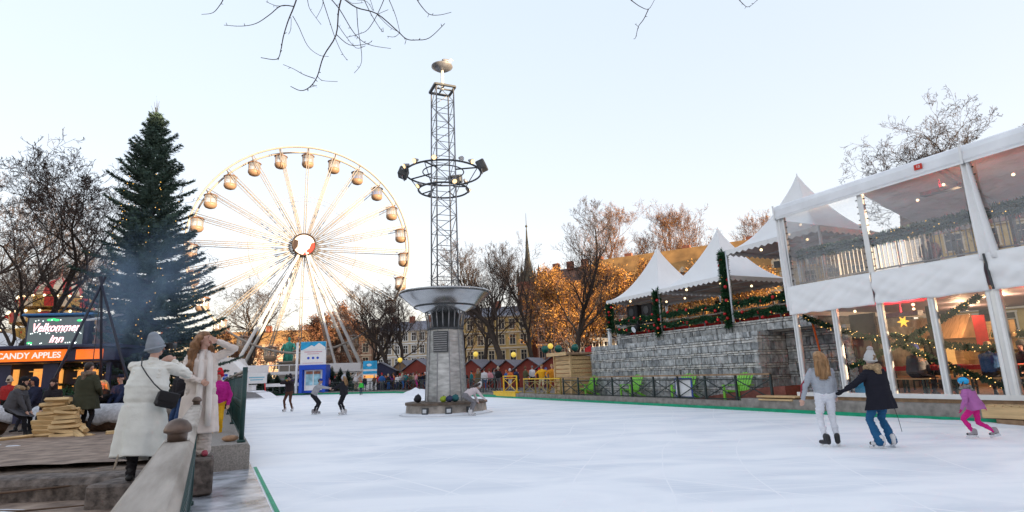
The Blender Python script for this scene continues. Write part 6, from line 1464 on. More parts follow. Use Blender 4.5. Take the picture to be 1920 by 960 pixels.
def make_person(label, loc, rz, H=1.72, pose=None, outfit=None, detail='mid', group=None, slim=1.0):
    """pose keys: pelvis (z or vec), lean (dx,dy of the chest), head (yaw,pitch), lh/rh hand targets, lf/rf foot targets, le/re elbow poles, lk/rk knee poles"""
    pose = pose or {}; of = outfit or {}; k = H/1.72; vox = {'near': .0095, 'mid': .017, 'far': .034, 'tiny': .05}[detail]
    t = thing('person', label, 'person', loc, rz, group)
    skin = M(of.get('skin', 'skin')); jac = fabric(of['top']); tro = fabric(of['legs']); sho = mat('shoe_%s' % of.get('shoen', 'black'), of.get('shoes', (.02, .02, .022)), .5)
    glove = fabric(of['gloves']) if 'gloves' in of else skin; sleeve = jac
    MT = [skin, jac, tro, sho, glove]; SK, JA, TR, SH, GL = range(5)
    pv = pose.get('pelvis', (0, 0, .92)); pv = Vector(pv)*k
    lean = Vector(pose.get('lean', (0, 0))+(0,)); up = Vector((lean.x, lean.y, math.sqrt(max(.02, 1-lean.length_squared))))
    side = Vector((1, 0, 0)); tw = pose.get('twist', 0.0); side = Matrix.Rotation(tw, 3, 'Z')@side; side = (side-up*side.dot(up)).normalized(); fwd = up.cross(side)
    chest = pv+up*.33*k; neckb = pv+up*.50*k; bulk = of.get('bulk', 1.0)*slim; sw = (.165 if of.get('fem', True) else .19)*k
    hy, hp = pose.get('head', (0, 0)); hq = Matrix.Rotation(hy, 3, 'Z'); hl = hq@Vector((0, math.cos(hp), math.sin(hp))); hu_ = (up*.5+Vector((0, 0, .6))-hl*.0).normalized(); hu_ = (hu_-hl*hu_.dot(hl)).normalized(); hx = hl.cross(hu_)
    head = neckb+up*.075*k+hu_*.105*k+hl*.015*k
    caps = []
    def C(p, q, r0, r1, reg): caps.append((Vector(p), Vector(q), r0*k, r1*k, reg))
    C(pv-side*.07*k, pv+side*.07*k, .115*bulk**.5, .115*bulk**.5, TR if not of.get('long') else JA)
    C(pv+up*.05*k-side*.05*k, chest-side*.07*k, .118*bulk, .125*bulk, JA); C(pv+up*.05*k+side*.05*k, chest+side*.07*k, .118*bulk, .125*bulk, JA)
    C(chest-side*.07*k, neckb-up*.09*k-side*.08*k, .12*bulk, .085*bulk, JA); C(chest+side*.07*k, neckb-up*.09*k+side*.08*k, .12*bulk, .085*bulk, JA)
    C(neckb-up*.06*k, neckb+up*.01*k, .085, .06, JA); C(neckb-up*.02*k, head-hu_*.04*k, .052, .048, SK)
    # head: skull, jaw, nose, ears
    C(head+hu_*.02*k-hl*.018*k, head+hu_*.02*k+hl*.012*k, .083, .08, SK); C(head-hu_*.045*k+hl*.02*k, head-hu_*.07*k+hl*.045*k, .055, .038, SK)
    if detail in ('near', 'mid'):
        C(head-hu_*.0*k+hl*.085*k, head-hu_*.022*k+hl*.105*k, .012, .016, SK)
        for s_ in (-1, 1): C(head+hx*s_*.083*k+hu_*.015*k, head+hx*s_*.085*k-hu_*.02*k, .018, .014, SK)
    uarm, farm = .285*k, .255*k; hands = {}
    for nm, s_ in (('l', -1), ('r', 1)):
        sh_ = neckb-up*.075*k+side*s_*sw; dflt = Vector((s_*.24, .06, .86-.10))*k+Vector((lean.x, lean.y, 0))*.4*k
        tgt = Vector(pose[nm+'h'])*k if nm+'h' in pose else dflt
        el, wr_ = ik(sh_, tgt, uarm, farm, pose.get(nm+'e', (s_*.8, -.6, -.3)))
        C(sh_, el, .062*bulk, .05*bulk, JA); C(el, wr_, .05*bulk, .036*bulk**.5, JA); C(neckb-up*.09*k+side*s_*sw*.4, sh_, .075*bulk, .06*bulk, JA)
        hd = (wr_-el).normalized(); hands[nm] = (wr_, hd)
        px_ = hd.cross(fwd if abs(hd.dot(fwd)) < .9 else up).normalized(); pn = px_.cross(hd)
        C(wr_, wr_+hd*.05*k, .026, .03, GL)
        if detail == 'near' or detail == 'mid':
            pa = wr_+hd*.06*k; C(pa-px_*.018*k, pa+px_*.018*k, .021, .021, GL)
            curl = pose.get(nm+'curl', .5)
            for fi, (off, ln) in enumerate(((-.030, .062), (-.010, .072), (.010, .068), (.030, .052))):
                f0 = pa+px_*off*k+hd*.018*k; f1 = f0+(hd*math.cos(curl*.5)+pn*math.sin(curl*.5)).normalized()*ln*.55*k; f2 = f1+(hd*math.cos(curl*1.5)+pn*math.sin(curl*1.5)).normalized()*ln*.5*k
                C(f0, f1, .0095, .009, GL); C(f1, f2, .009, .0075, GL)
            th0 = wr_+hd*.025*k-px_*.025*k; th1 = th0+(-px_*.7+hd*.7+pn*.3).normalized()*.035*k; C(th0, th1, .011, .010, GL); C(th1, th1+(hd*.9+pn*.4-px_*.1).normalized()*.03*k, .010, .008, GL)
        else: C(wr_+hd*.05*k, wr_+hd*.12*k, .034, .026, GL)
    thl, shl = .43*k, .42*k; feet = {}
    lb = of.get('legbulk', 1.0)
    for nm, s_ in (('l', -1), ('r', 1)):
        hip = pv+side*s_*.085*k-Vector((0, 0, .03*k)); tgt = Vector(pose.get(nm+'f', (s_*.10, 0, .075)))*k
        kn, an = ik(hip, tgt, thl, shl, pose.get(nm+'k', (s_*.1, 1, 0)))
        C(hip, kn, .088*lb, .058*lb, TR); C(kn, an, .056*lb, (.04 if not of.get('flare') else .075)*lb, TR)
        C(kn*.55+an*.45-fwd*.012*k, an*.6+kn*.4, .058*lb, .045*lb, TR)
        fd = Vector(pose.get(nm+'t', (s_*.15, 1, -.05))); fd.normalize()
        C(an, an+Vector((0, 0, .06*k)), .046, .044, SH); C(an-fd*.05*k-Vector((0, 0, .03*k)), an+fd*.14*k-Vector((0, 0, .035*k)), .042, .036, SH); feet[nm] = (an, fd)
    b = MB()
    def caps_mesh(b, caps, seg):
        for p, q, r0, r1, reg in caps:
            b.sphere(p, r0, seg, seg//2); b.sphere(q, r1, seg, seg//2)
            if (q-p).length > 1e-4: b.tube([p, q], [r0, r1], seg)
    caps_mesh(b, caps, 12 if detail in ('near', 'mid') else 8); me = remesh(b, vox*k**.5, 2 if detail in ('near', 'mid') else 1)
    n = len(me.polygons); cen = np.empty(n*3); me.polygons.foreach_get('center', cen); cen = cen.reshape(-1, 3); best = np.full(n, 1e9); idx = np.zeros(n, dtype=np.int32)
    for p, q, r0, r1, reg in caps:
        p_, q_ = np.array(p), np.array(q); d = q_-p_; L2 = max(1e-9, d@d); tt_ = np.clip(((cen-p_)@d)/L2, 0, 1); ds = np.linalg.norm(cen-(p_+tt_[:, None]*d), axis=1)-(r0+(r1-r0)*tt_)
        m_ = ds < best; best[m_] = ds[m_]; idx[m_] = reg
    me.materials.clear()
    for x in MT: me.materials.append(x)
    me.polygons.foreach_set('material_index', idx)
    if detail in ('near', 'mid'):
        cloth = set()
        for pg_, ix in zip(me.polygons, idx):
            if ix in (JA, TR): cloth.update(pg_.vertices)
        for pg_, ix in zip(me.polygons, idx):
            if ix in (SK, GL): cloth.difference_update(pg_.vertices)
        am = (.013 if detail == 'near' else .009)*k; off_ = Vector((H*31, H*17, 0)); nv_ = len(me.vertices)
        co_ = np.empty(nv_*3); me.vertices.foreach_get('co', co_); co_ = co_.reshape(-1, 3); no_ = np.empty(nv_*3); me.vertices.foreach_get('normal', no_); no_ = no_.reshape(-1, 3)
        for vi in cloth:
            q = co_[vi]; n_ = mnoise.noise(Vector((q[0]*9, q[1]*9, q[2]*24))+off_); n2_ = mnoise.noise(Vector((q[0]*22, q[1]*22, q[2]*30))+off_)
            co_[vi] = q+no_[vi]*am*((1-2*abs(n_))-.45+.35*n2_)
        me.vertices.foreach_set('co', co_.ravel())
    # eyes and mouth
    if detail in ('near', 'mid'):
        bm = bmesh.new(); bm.from_mesh(me); me.materials.append(M('eye')); me.materials.append(M('lip'))
        def dot(c, r, mi, sc3=(1, 1, 1)):
            rr = bmesh.ops.create_uvsphere(bm, u_segments=8, v_segments=6, radius=r)
            Q = Matrix((hx, hl, hu_)).transposed()
            for v in rr['verts']: v.co = c+Q@Vector((v.co.x*sc3[0], v.co.y*sc3[1], v.co.z*sc3[2]))
            for f in {f for v in rr['verts'] for f in v.link_faces}: f.material_index = mi; f.smooth = True
        for s_ in (-1, 1): dot(head+hx*s_*.031*k+hl*.087*k+hu_*.018*k, .012*k, 5, (1.2, .6, .7)); dot(head+hx*s_*.031*k+hl*.090*k+hu_*.038*k, .013*k, 5, (1.4, .5, .25))
        dot(head-hu_*.052*k+hl*.083*k, .017*k, 6, (1.3, .5, .5)); bm.to_mesh(me); bm.free()
    me.name = 'body'; o = bpy.data.objects.new('body', me); COL.objects.link(o); o.parent = t
    Qh = Matrix((hx, hl, hu_)).transposed()
    def HP(x, y, z): return head+Qh@Vector((x, y, z))*k
    # hair
    hr = of.get('hair', 'short'); hcc = of.get('hairc', (.06, .035, .02)); hc = mat('hair_%02x%02x%02x' % tuple(int(255*min(1, v)**.5) for v in hcc), hcc, .5, var=.45, scale=22, bump=.7, bscale=34, stretch=(1, 1, .16), detail=6)
    hv = max(vox, .013)
    def kid(nm, bb, m, v=None, sm=2, wob=0.0, mesh=None):
        me2 = mesh or remesh(bb, v or hv, sm)
        me2.materials.clear(); me2.materials.append(m); me2.name = nm
        if wob:
            ns_ = [Vector(vv.normal) for vv in me2.vertices]
            for vv, n3 in zip(me2.vertices, ns_): q = vv.co; vv.co = q+n3*(mnoise.noise(q*18)*wob+mnoise.noise(Vector((q.x*40, q.y*40, q.z*8)))*wob*.6)
        o2 = bpy.data.objects.new(nm, me2); COL.objects.link(o2); o2.parent = t; return o2
    def capsB(lst):
        b_ = MB(); caps_mesh(b_, [(Vector(p), Vector(q), r0*k, r1*k, 0) for p, q, r0, r1 in lst], 10); return b_
    if hr in ('short', 'long', 'bun', 'wavy') :
        lst = [(HP(0, -.03, .045), HP(0, .005, .05), .09, .085)]
        if hr == 'short': lst += [(HP(0, -.06, .0), HP(0, -.05, .03), .07, .08)]
        if hr == 'long':
            for x, l in ((-.06, .30), (-.02, .36), (.025, .36), (.06, .30)): lst += [(HP(x, -.055, .04), HP(x*1.3, -.09, -.06), .055, .055), (HP(x*1.3, -.09, -.06), neckb+side*x*1.6*k-fwd*.13*k-up*(l-.16)*k, .055, .035)]
        if hr == 'wavy':
            rh_ = random.Random(5)
            for x, y, l in ((-.075, -.02, .34), (-.07, .02, .30), (-.05, -.06, .42), (0, -.085, .44), (.05, -.06, .42), (.075, -.02, .34), (.0801, -.035, .46), (.0802, -.05, .50), (.0803, -.02, .40)):
                prev = HP(x, y, .03); pr_ = .05
                for j in range(1, 7):
                    f = j/6; q = HP(x*1.25, y-.03, .03)*(1-f)+(neckb+side*x*1.9*k+fwd*((y*1.2-.07) if x < .076 else (.145+y*.8))*k-up*(l-.14)*k+side*(.02*k if x > .076 else 0))*f+Vector((rh_.uniform(-.022, .022), rh_.uniform(-.02, .02), 0))*k; lst.append((prev, q, pr_, .05*(1-.35*f)+.01*math.sin(j*2+x*40))); prev = q; pr_ = .05*(1-.35*f)
        o2 = kid('hair', capsB(lst), hc, wob=.008 if detail == 'near' else .004)
        if detail in ('near', 'mid') and hr in ('long', 'wavy'):
            bb = MB(); rs2 = random.Random(3)
            chains = []
            for p, q, r0, r1 in lst[1:]:
                if chains and (chains[-1][-1][0]-Vector(p)).length < 1e-5: chains[-1].append((Vector(q), r1*k))
                else: chains.append([(Vector(p), r0*k), (Vector(q), r1*k)])
            for ch_ in chains:
                for _ in range(34 if detail == 'near' else 14):
                    a = rs2.uniform(0, 2*PI); off = Vector((math.cos(a), math.sin(a), 0)); ph_ = rs2.uniform(0, 6); wv = (.012 if hr == 'wavy' else .004)*k
                    pts_ = []
                    for jj, (c_, r_) in enumerate(ch_):
                        pts_.append(c_+off*r_*rs2.uniform(.92, 1.06)+Vector((math.sin(jj*1.9+ph_), math.cos(jj*1.7+ph_), 0))*wv)
                        if jj < len(ch_)-1: c2_, r2_ = ch_[jj+1]; pts_.append((c_+c2_)/2+off*(r_+r2_)/2*rs2.uniform(.95, 1.1))
                    pts_.append(pts_[-1]+Vector((rs2.uniform(-.02, .02), rs2.uniform(-.02, .02), -rs2.uniform(.01, .05)))*k); bb.tube(pts_, [.0045*k]*(len(pts_)-1)+[.001], 4, caps=False)
            s2 = bb.build('hair_strands', hc, o2)
    hat = of.get('hat')
    if hat:
        hm = fabric(of.get('hatc', (.3, .3, .3)))
        if hat in ('beanie', 'pompom'):
            lst = [(HP(0, -.022, .012), HP(0, -.004, .03), .106, .102), (HP(0, -.022, .06), HP(0, -.04, .125), .098, .07)]
            o2 = kid('hat', capsB(lst), hm, v=hv)
            bb = MB(); c_ = [HP(.100*math.cos(a), .106*math.sin(a)-.012, -.012+.03*math.sin(a)) for a in [2*PI*i/20 for i in range(20)]]; bb.tube(c_, .015*k, 8, closed=True); q = bb.build('hat_cuff', hm, t)
            if hat == 'pompom':
                bb = MB(); bb.sphere(HP(0, -.05, .19), .055*k, 12, 8); p_ = bb.build('pompom', fabric((.42, .38, .36)), t)
        elif hat == 'helmet':
            kid('helmet', capsB([(HP(0, -.04, .04), HP(0, .03, .045), .112, .105)]), mat('helmet_blue', (.02, .38, .72), .25), v=hv)
            bb = MB(); bb.bar(HP(-.105, .0, .02), HP(-.06, .05, -.10), .012, .012); bb.bar(HP(.105, .0, .02), HP(.06, .05, -.10), .012, .012); bb.build('chin_strap', M('black'), t)
            bb = MB()
            for x in (-.045, 0, .045): bb.tube([HP(x, .12, .07), HP(x, .04, .15), HP(x, -.06, .15), HP(x, -.13, .09)], .008*k, 5)
            bb.build('helmet_vent', M('black'), t)
        elif hat == 'cap':
            o2 = kid('hat', capsB([(HP(0, -.015, .045), HP(0, .0, .05), .094, .09)]), hm, v=hv)
            bb = MB(); bb.sphere(HP(0, .10, .05), .07*k, 10, 6, 0, (1, 1.1, .12), Qh); bb.build('hat_brim', hm, t)
        elif hat == 'hood':
            kid('hood', capsB([(HP(0, -.04, .02), HP(0, -.0, .06), .112, .105), (HP(0, -.06, -.05), neckb-fwd*.05*k, .10, .085)]), jac, v=hv)
        elif hat == 'scarfhead':
            kid('headscarf', capsB([(HP(0, -.03, .03), HP(0, -.0, .055), .104, .098), (HP(0, -.05, -.05), neckb-fwd*.02*k, .09, .095), (HP(-.07, .0, -.06), HP(.0, .03, -.12), .04, .05), (HP(.07, .0, -.06), HP(0, .03, -.12), .04, .05)]), hm, v=hv)
    if of.get('fur'):
        lst = []
        for i in range(9):
            a0, a1 = rad(-40)+i*rad(260)/9, rad(-40)+(i+1)*rad(260)/9
            f0 = neckb+up*.03*k+(side*math.cos(a0)-fwd*math.sin(a0)*.95)*.105*k; f1 = neckb+up*.03*k+(side*math.cos(a1)-fwd*math.sin(a1)*.95)*.105*k; lst.append((f0, f1, .058, .058))
        lst.append((neckb-fwd*.10*k-up*.02*k, neckb-fwd*.13*k-up*.09*k, .07, .05))
        o2 = kid('fur_collar', capsB(lst), mat('fur_%s' % of['fur'], {'tan': (.40, .27, .15), 'grey': (.22, .21, .20), 'brown': (.20, .14, .10)}[of['fur']], .95, var=.5, scale=30, bump=1, bscale=50), v=.014, wob=.014)
    # coat or skirted jacket as a garment over the body
    cl = of.get('coat')
    if cl:
        Lc = cl*k; cm = fabric(of.get('coatc', of['top'])); fl = of.get('flarec', .09); vs = []; ns, nr = 56, 44; cz = chest.z
        botc = pv+Vector(of.get('hemo', (0, 0, 0)))*k; mid = (feet['l'][0]+feet['r'][0])/2
        top_c = chest+up*.06*k; b_ = MB(); fr = random.Random(int(H*1000))
        ph = [fr.uniform(0, 6) for _ in range(4)]
        for j in range(nr+1):
            f = j/nr
            zc = top_c.z-(top_c.z-(pv.z-Lc))*f
            if zc > pv.z: c_ = pv.lerp(top_c, (zc-pv.z)/(top_c.z-pv.z)); dn = 0
            else:
                dn = (pv.z-zc)/max(1e-6, Lc); c_ = Vector((pv.x+(mid.x-pv.x)*dn*.6, pv.y+(mid.y-pv.y)*dn*.6, zc))
            rx = (.175+.02*math.sin(f*3))*k*bulk+fl*dn*k; ry = (.145)*k*bulk+fl*dn*.9*k
            if .30 < f < .48: rx *= of.get('waist', .97); ry *= of.get('waist', .97)
            if of.get('blouse') and zc > pv.z-.02: g_ = max(0, 1-abs(zc-pv.z-.17*k)/(.17*k)); rx *= 1+.10*g_+.035*math.sin(zc*95)*g_; ry *= 1+.10*g_+.035*math.sin(zc*95+1)*g_
            if of.get('blouse') and abs(zc-pv.z+.03) < .03: rx *= .93; ry *= .93
            for i in range(ns):
                a = 2*PI*i/ns; fold = 1+(.075*dn+.016)*(math.sin(a*5+ph[0]+dn*1.5)+.6*math.sin(a*9+ph[1]))+.03*(1-2*abs(mnoise.noise(Vector((a*1.2, zc*9, ph[2])))))-.015
                q = c_+side*rx*fold*math.cos(a)+fwd*ry*fold*math.sin(a); vs.append(q)
        b_.add(vs, [(j*ns+i, (j+1)*ns+i, (j+1)*ns+(i+1) % ns, j*ns+(i+1) % ns) for j in range(nr) for i in range(ns)], 0, True)
        o2 = fixn(b_.build('coat', cm, t)); o2.modifiers.new('thick', 'SOLIDIFY').thickness = .012
        if of.get('quilt'):
            for zf in (.16, .36, .56, .76): pass
    if of.get('skates'):
        for nm in ('l', 'r'):
            an, fd = feet[nm]; fh = Vector((fd.x, fd.y, 0)).normalized(); z0 = an.z-.075*k
            bb = MB()
            pts_ = [(-.07, .0), (-.075, .10), (-.06, .17), (.045, .17), (.05, .09), (.15, .045), (.185, .01), (.18, 0)]
            sd_ = fd.cross(Vector((0, 0, 1))).normalized(); upv = sd_.cross(fd).normalized()
            lst = [(an-fd*.04*k+upv*.07*k, an-fd*.05*k-upv*.03*k, .052, .046), (an-fd*.045*k-upv*.025*k, an+fd*.13*k-upv*.035*k, .046, .040), (an+upv*.08*k, an+upv*.0*k, .05, .048)]
            m_ = mat('skate_%s' % of['skates'], {'black': (.02, .02, .022), 'white': (.62, .60, .60), 'grey': (.30, .27, .28)}[of['skates']], .4)
            ob = kid('skate', capsB(lst), m_, v=max(vox, .012))
            bb = MB(); bb.bar(an-fd*.10*k-upv*.105*k, an+fd*.19*k-upv*.105*k, .006, .035, up=upv); bb.bar(an-fd*.04*k-upv*.06*k, an-fd*.04*k-upv*.10*k, .02, .05); bb.bar(an+fd*.11*k-upv*.06*k, an+fd*.11*k-upv*.10*k, .02, .05); q = bb.build('blade', M('blade') if of['skates'] != 'black' else M('white_paint'), ob)
            if detail in ('near', 'mid'):
                bb = MB()
                for zz in (.0, .035, .07): bb.bar(an+fd*.046*k+upv*zz*k-sd_*.03*k, an+fd*.046*k+upv*zz*k+sd_*.03*k, .008, .008)
                bb.build('laces', M('white_paint'), ob)
    t_info = dict(root=t, hands=hands, feet=feet, head=head, HP=HP, neckb=neckb, pv=pv, side=side, fwd=fwd, up=up, k=k, chest=chest)
    return t_info
SK0 = .11   # ankle height on skates
def skater_z(p): return Vector((p.x, p.y, .017))
# ---- three skaters at the right
grey_l, navy, denim, white_l = (.36, .38, .42), (.014, .014, .022), (.02, .10, .22), (.70, .70, .74)
p = on(1560, 838); i1 = make_person('girl with long fair hair in a grey hoodie and white leggings skating away', skater_z(p), rad(-12), 1.70,
    dict(pelvis=(0, 0, .93), lean=(-.02, .04), lh=(-.38, .02, .86), le=(-.7, -.5, .2), rh=(.26, .26, .86), lf=(-.09, -.03, .105), rf=(.13, .06, .105), lt=(-.45, .9, -.03), rt=(.35, .9, -.03), head=(.25, 0), lcurl=.4),
    dict(top=grey_l, legs=white_l, hair='long', hairc=(.36, .20, .09), skates='black', bulk=1.10, legbulk=1.08), 'near')
nf = i1; b = MB(); sh_ = nf['neckb']-nf['up']*.09-nf['side']*.16; h_ = nf['hands']['l'][0]
b.tube([sh_+Vector((-.066, .0, -.05)), sh_.lerp(h_, .5)+Vector((-.10, -.03, .02)), h_+Vector((-.035, 0, .04))], [.018, .018, .012], 6); b.build('sleeve_stripe', fabric((.28, .04, .06)), nf['root'])
p = on(1664, 840); i2 = make_person('skater in a dark navy parka with tan fur collar, grey pompom hat and flared jeans', skater_z(p), rad(12), 1.66,
    dict(pelvis=(0, 0, .91), lean=(-.03, .07), lh=(-.58, .20, 1.02), le=(-.3, -.4, -.5), rh=(.20, .34, 1.0), lf=(-.14, 0, .105), rf=(.17, .04, .105), lt=(-.55, .8, -.02), rt=(.45, .85, -.02), head=(.05, -.05)),
    dict(top=navy, legs=denim, hair='short', hairc=(.22, .14, .08), hat='pompom', hatc=(.50, .49, .48), fur='tan', skates='white', bulk=1.22, coat=.24, coatc=navy, flarec=.05, flare=True, legbulk=1.1, gloves=(.012, .012, .018)), 'near')
q = i2; b = MB(); b.tube([q['pv']+Vector((.16, -.12, -.2)), q['pv']+Vector((.20, -.13, -.40)), q['pv']+Vector((.24, -.12, -.62))], .006, 4); b.build('drawcord', M('black'), q['root'])
p = on(1838, 822); i3 = make_person('small child in a pink jacket, magenta trousers and bright blue helmet skating past the tent', skater_z(p), rad(38), 1.16,
    dict(pelvis=(0, -.0, .86), lean=(-.02, .24), lh=(-.38, .20, .80), rh=(.40, -.16, .78), re=(.6, -.6, .2), lf=(-.10, .10, .13), rf=(.10, -.34, .17), lt=(-.3, 1, -.02), rt=(.25, .9, -.30), head=(.35, .05)),
    dict(top=(.42, .14, .36), legs=(.62, .02, .22), hair='short', hairc=(.2, .12, .07), hat='helmet', fur='grey', skates='grey', bulk=1.30, coat=.10, coatc=(.42, .14, .36), flarec=.02, gloves=(.55, .02, .16), legbulk=1.12), 'near')
# ---- skaters in the middle
p = on(541, 772); make_person('tall skater in a dark brown jacket gliding with hands raised to the mouth', skater_z(p), rad(170), 1.86,
    dict(pelvis=(0, 0, .92), lh=(-.05, .22, 1.42), rh=(.06, .22, 1.42), le=(-1, 0, -.4), re=(1, 0, -.4), lf=(-.19, 0, .11), rf=(.20, 0, .11)), dict(top=(.035, .025, .028), legs=(.10, .045, .03), hair='short', hat='beanie', hatc=(.02, .02, .03), skates='white', bulk=1.18, fem=False, gloves=(.55, .28, .06)), 'mid')
p = on(590, 777); make_person('skater in a grey jacket and blue cap leaning forward to a partner', skater_z(p), rad(-88), 1.72,
    dict(pelvis=(0, -.08, .86), lean=(0, .46), lh=(-.12, .80, 1.12), rh=(.10, .80, 1.10), lf=(-.12, .05, .11), rf=(.14, -.02, .11), head=(0, -.25)), dict(top=(.40, .40, .42), legs=(.02, .02, .026), hair='short', hat='cap', hatc=(.02, .05, .34), skates='grey', bulk=1.12, fem=False), 'mid')
p = on(644, 778); make_person('skater in black with a pale bobble hat holding hands with the leaning skater', skater_z(p), rad(85), 1.70,
    dict(pelvis=(0, 0, .92), lean=(0, .05), lh=(-.10, .62, 1.10), rh=(.12, .58, 1.08), lf=(-.15, 0, .11), rf=(.22, .02, .11)), dict(top=(.022, .022, .028), legs=(.016, .016, .022), hair='long', hairc=(.34, .20, .09), hat='pompom', hatc=(.48, .5, .54), skates='white', bulk=1.15, coat=.06, flarec=.01), 'mid')
p = on(881, 780); make_person('skater in a pale pink top bending down to the ice beside the lamp tower plinth', skater_z(p), rad(-60), 1.66,
    dict(pelvis=(0, -.16, .78), lean=(0, .86), lh=(-.12, .52, .32), rh=(.16, .72, .46), lf=(-.13, .08, .11), rf=(.14, .0, .11), head=(0, -.9)), dict(top=(.60, .52, .52), legs=(.20, .19, .20), hair='long', hairc=(.05, .03, .025), hat='beanie', hatc=(.6, .58, .56), skates='white', bulk=1.12), 'mid')
p = on(677, 741); make_person('child in a bright green jacket standing on the ice at the far kerb', skater_z(p), rad(180), 1.32, dict(lh=(-.3, .1, .8), rh=(.3, .1, .8)), dict(top=(.05, .52, .06), legs=(.02, .03, .07), hat='beanie', hatc=(.5, .05, .04), skates='black', bulk=1.2), 'mid')
# ---- photographer and model
P1 = Vector((-4.76, 7.55, .38)); A4 = rad(15); i4 = make_person('photographer seen from behind in a long white coat and grey knitted hat', P1, A4, 1.80,
    dict(pelvis=(-.02, -.06, .92), lean=(.05, .20), lh=(.0, .34, 1.40), rh=(.17, .32, 1.40), le=(-1, 0, -.8), re=(1, -.1, -.8), lf=(-.12, 0, .075), rf=(.12, 0, .075), head=(-.75, .0)),
    dict(top=(.76, .74, .67), legs=(.025, .022, .025), hair='none', hat='beanie', hatc=(.27, .30, .34), bulk=1.16, coat=.66, coatc=(.76, .76, .70), flarec=.10, legbulk=1.25, waist=.98, blouse=True, long=True, fem=False), 'near')
hp = i4['HP']; r4 = i4['root']; k4 = i4['k']
b = MB(); c = hp(.03, .14, .015); cb = thing('camera_body', 'black camera held to the eye of the photographer in white', 'camera', (0, 0, 0)); M4 = Matrix.Translation(P1)@Matrix.Rotation(A4, 4, 'Z')
cb.location = M4@c; cb.rotation_euler.z = A4-.75
b = MB(); b.box((0, 0, 0), (.12, .06, .085), bev=.012); b.build('housing', M('black'), cb); b = MB(); b.cyl((0, .03, 0), (0, .10, 0), .033, .036, 14); b.build('lens', M('steel_dark'), cb)
sd4, fw4, up4, nb4, pv4 = i4['side'], i4['fwd'], i4['up'], i4['neckb'], i4['pv']
bg_ = thing('shoulder_bag', 'small black leather shoulder bag hanging on the back of the white coat', 'bag'); bl = M4@(pv4+sd4*.30-fw4*.16+Vector((0, 0, .0))); bg_.location = bl; bg_.rotation_euler = (0, rad(16), rad(42))
b = MB(); b.box((0, 0, 0), (.25, .10, .20), bev=.03); b.build('bag_body', mat('leather', (.014, .013, .016), .35, bump=.2), bg_); b = MB(); b.box((0, -.056, .035), (.24, .014, .12), bev=.006); b.build('flap', M('leather'), bg_)
iv = Matrix.LocRotScale(bl, Matrix.Rotation(rad(42), 3, 'Z')@Matrix.Rotation(rad(16), 3, 'Y'), None).inverted()
b = MB(); S_ = [nb4-sd4*.10-fw4*.10+up4*.02, nb4-sd4*.06-fw4*.19-up4*.10, pv4+up4*.30+sd4*.04-fw4*.235, pv4+up4*.18+sd4*.15-fw4*.25, pv4+up4*.10+sd4*.24-fw4*.22]
b.tube([iv@(M4@s_) for s_ in S_]+[Vector((-.10, -.02, .10))], .008, 6); b.build('strap', M('leather'), bg_)
P2 = Vector((-4.72, 8.72, .51)); i5 = make_person('woman with wavy brown hair in a long beige coat shading her eyes with one hand', P2, rad(212), 1.80,
    dict(pelvis=(0, 0, .93), lean=(.0, -.03), lh=(-.17, .15, 1.575), le=(-1, .15, .05), rh=(.03, .24, 1.02), re=(1, -.2, -.3), lf=(-.08, .03, .08), rf=(.08, -.05, .08), head=(.95, .12), lcurl=.35, rcurl=.5),
    dict(top=(.70, .61, .55), legs=(.56, .49, .44), hair='wavy', hairc=(.27, .135, .06), bulk=1.08, legbulk=1.3, flare=True, coat=.62, coatc=(.70, .61, .55), flarec=.07, waist=.9, long=True, shoes=(.35, .05, .08), shoen='pink'), 'near')
r5 = i5['root']; b = MB(); s5, f5, n5, p5 = i5['side'], i5['fwd'], i5['neckb'], i5['pv']
for s_, z0 in ((-1, -.55), (.3, -.42)):
    x = s_*.085
    b.tube([n5+s5*x*.7+f5*.03, n5+s5*x+f5*.12-Vector((0, 0, .1)), p5+s5*x*1.1+f5*.19+Vector((0, 0, .12)), p5+s5*x*1.2+f5*.225+Vector((0, 0, z0*.5)), p5+s5*x*1.2+f5*.25+Vector((0, 0, z0))], [.04, .045, .045, .045, .04], 8)
b.build('scarf', fabric((.74, .68, .63)), r5)
# people behind them
def gp(px, Y, z=TZ): p = at(px, 700, Y); return Vector((p.x, Y, z))
make_person('person in a black jacket with a red sleeve standing between photographer and model', gp(343, 12.4), rad(150), 1.62, dict(lh=(-.2, .2, 1.0), rh=(.24, .15, .9)), dict(top=(.02, .018, .022), legs=(.03, .06, .14), hair='long', hairc=(.12, .07, .04), bulk=1.25), 'mid')
make_person('child in a red jacket half hidden behind the beige coat', gp(355, 13.2), rad(170), 1.50, dict(), dict(top=(.55, .015, .02), legs=(.02, .03, .07), hair='short', bulk=1.25), 'mid')
make_person('person in a magenta jacket and yellow trousers behind the second green railing', gp(412, 13.5, .3), rad(200), 1.55, dict(lh=(-.25, .1, .85), rh=(.25, .1, .85)), dict(top=(.50, .02, .25), legs=(.75, .42, .02), hat='beanie', hatc=(.55, .02, .03), bulk=1.3), 'mid')
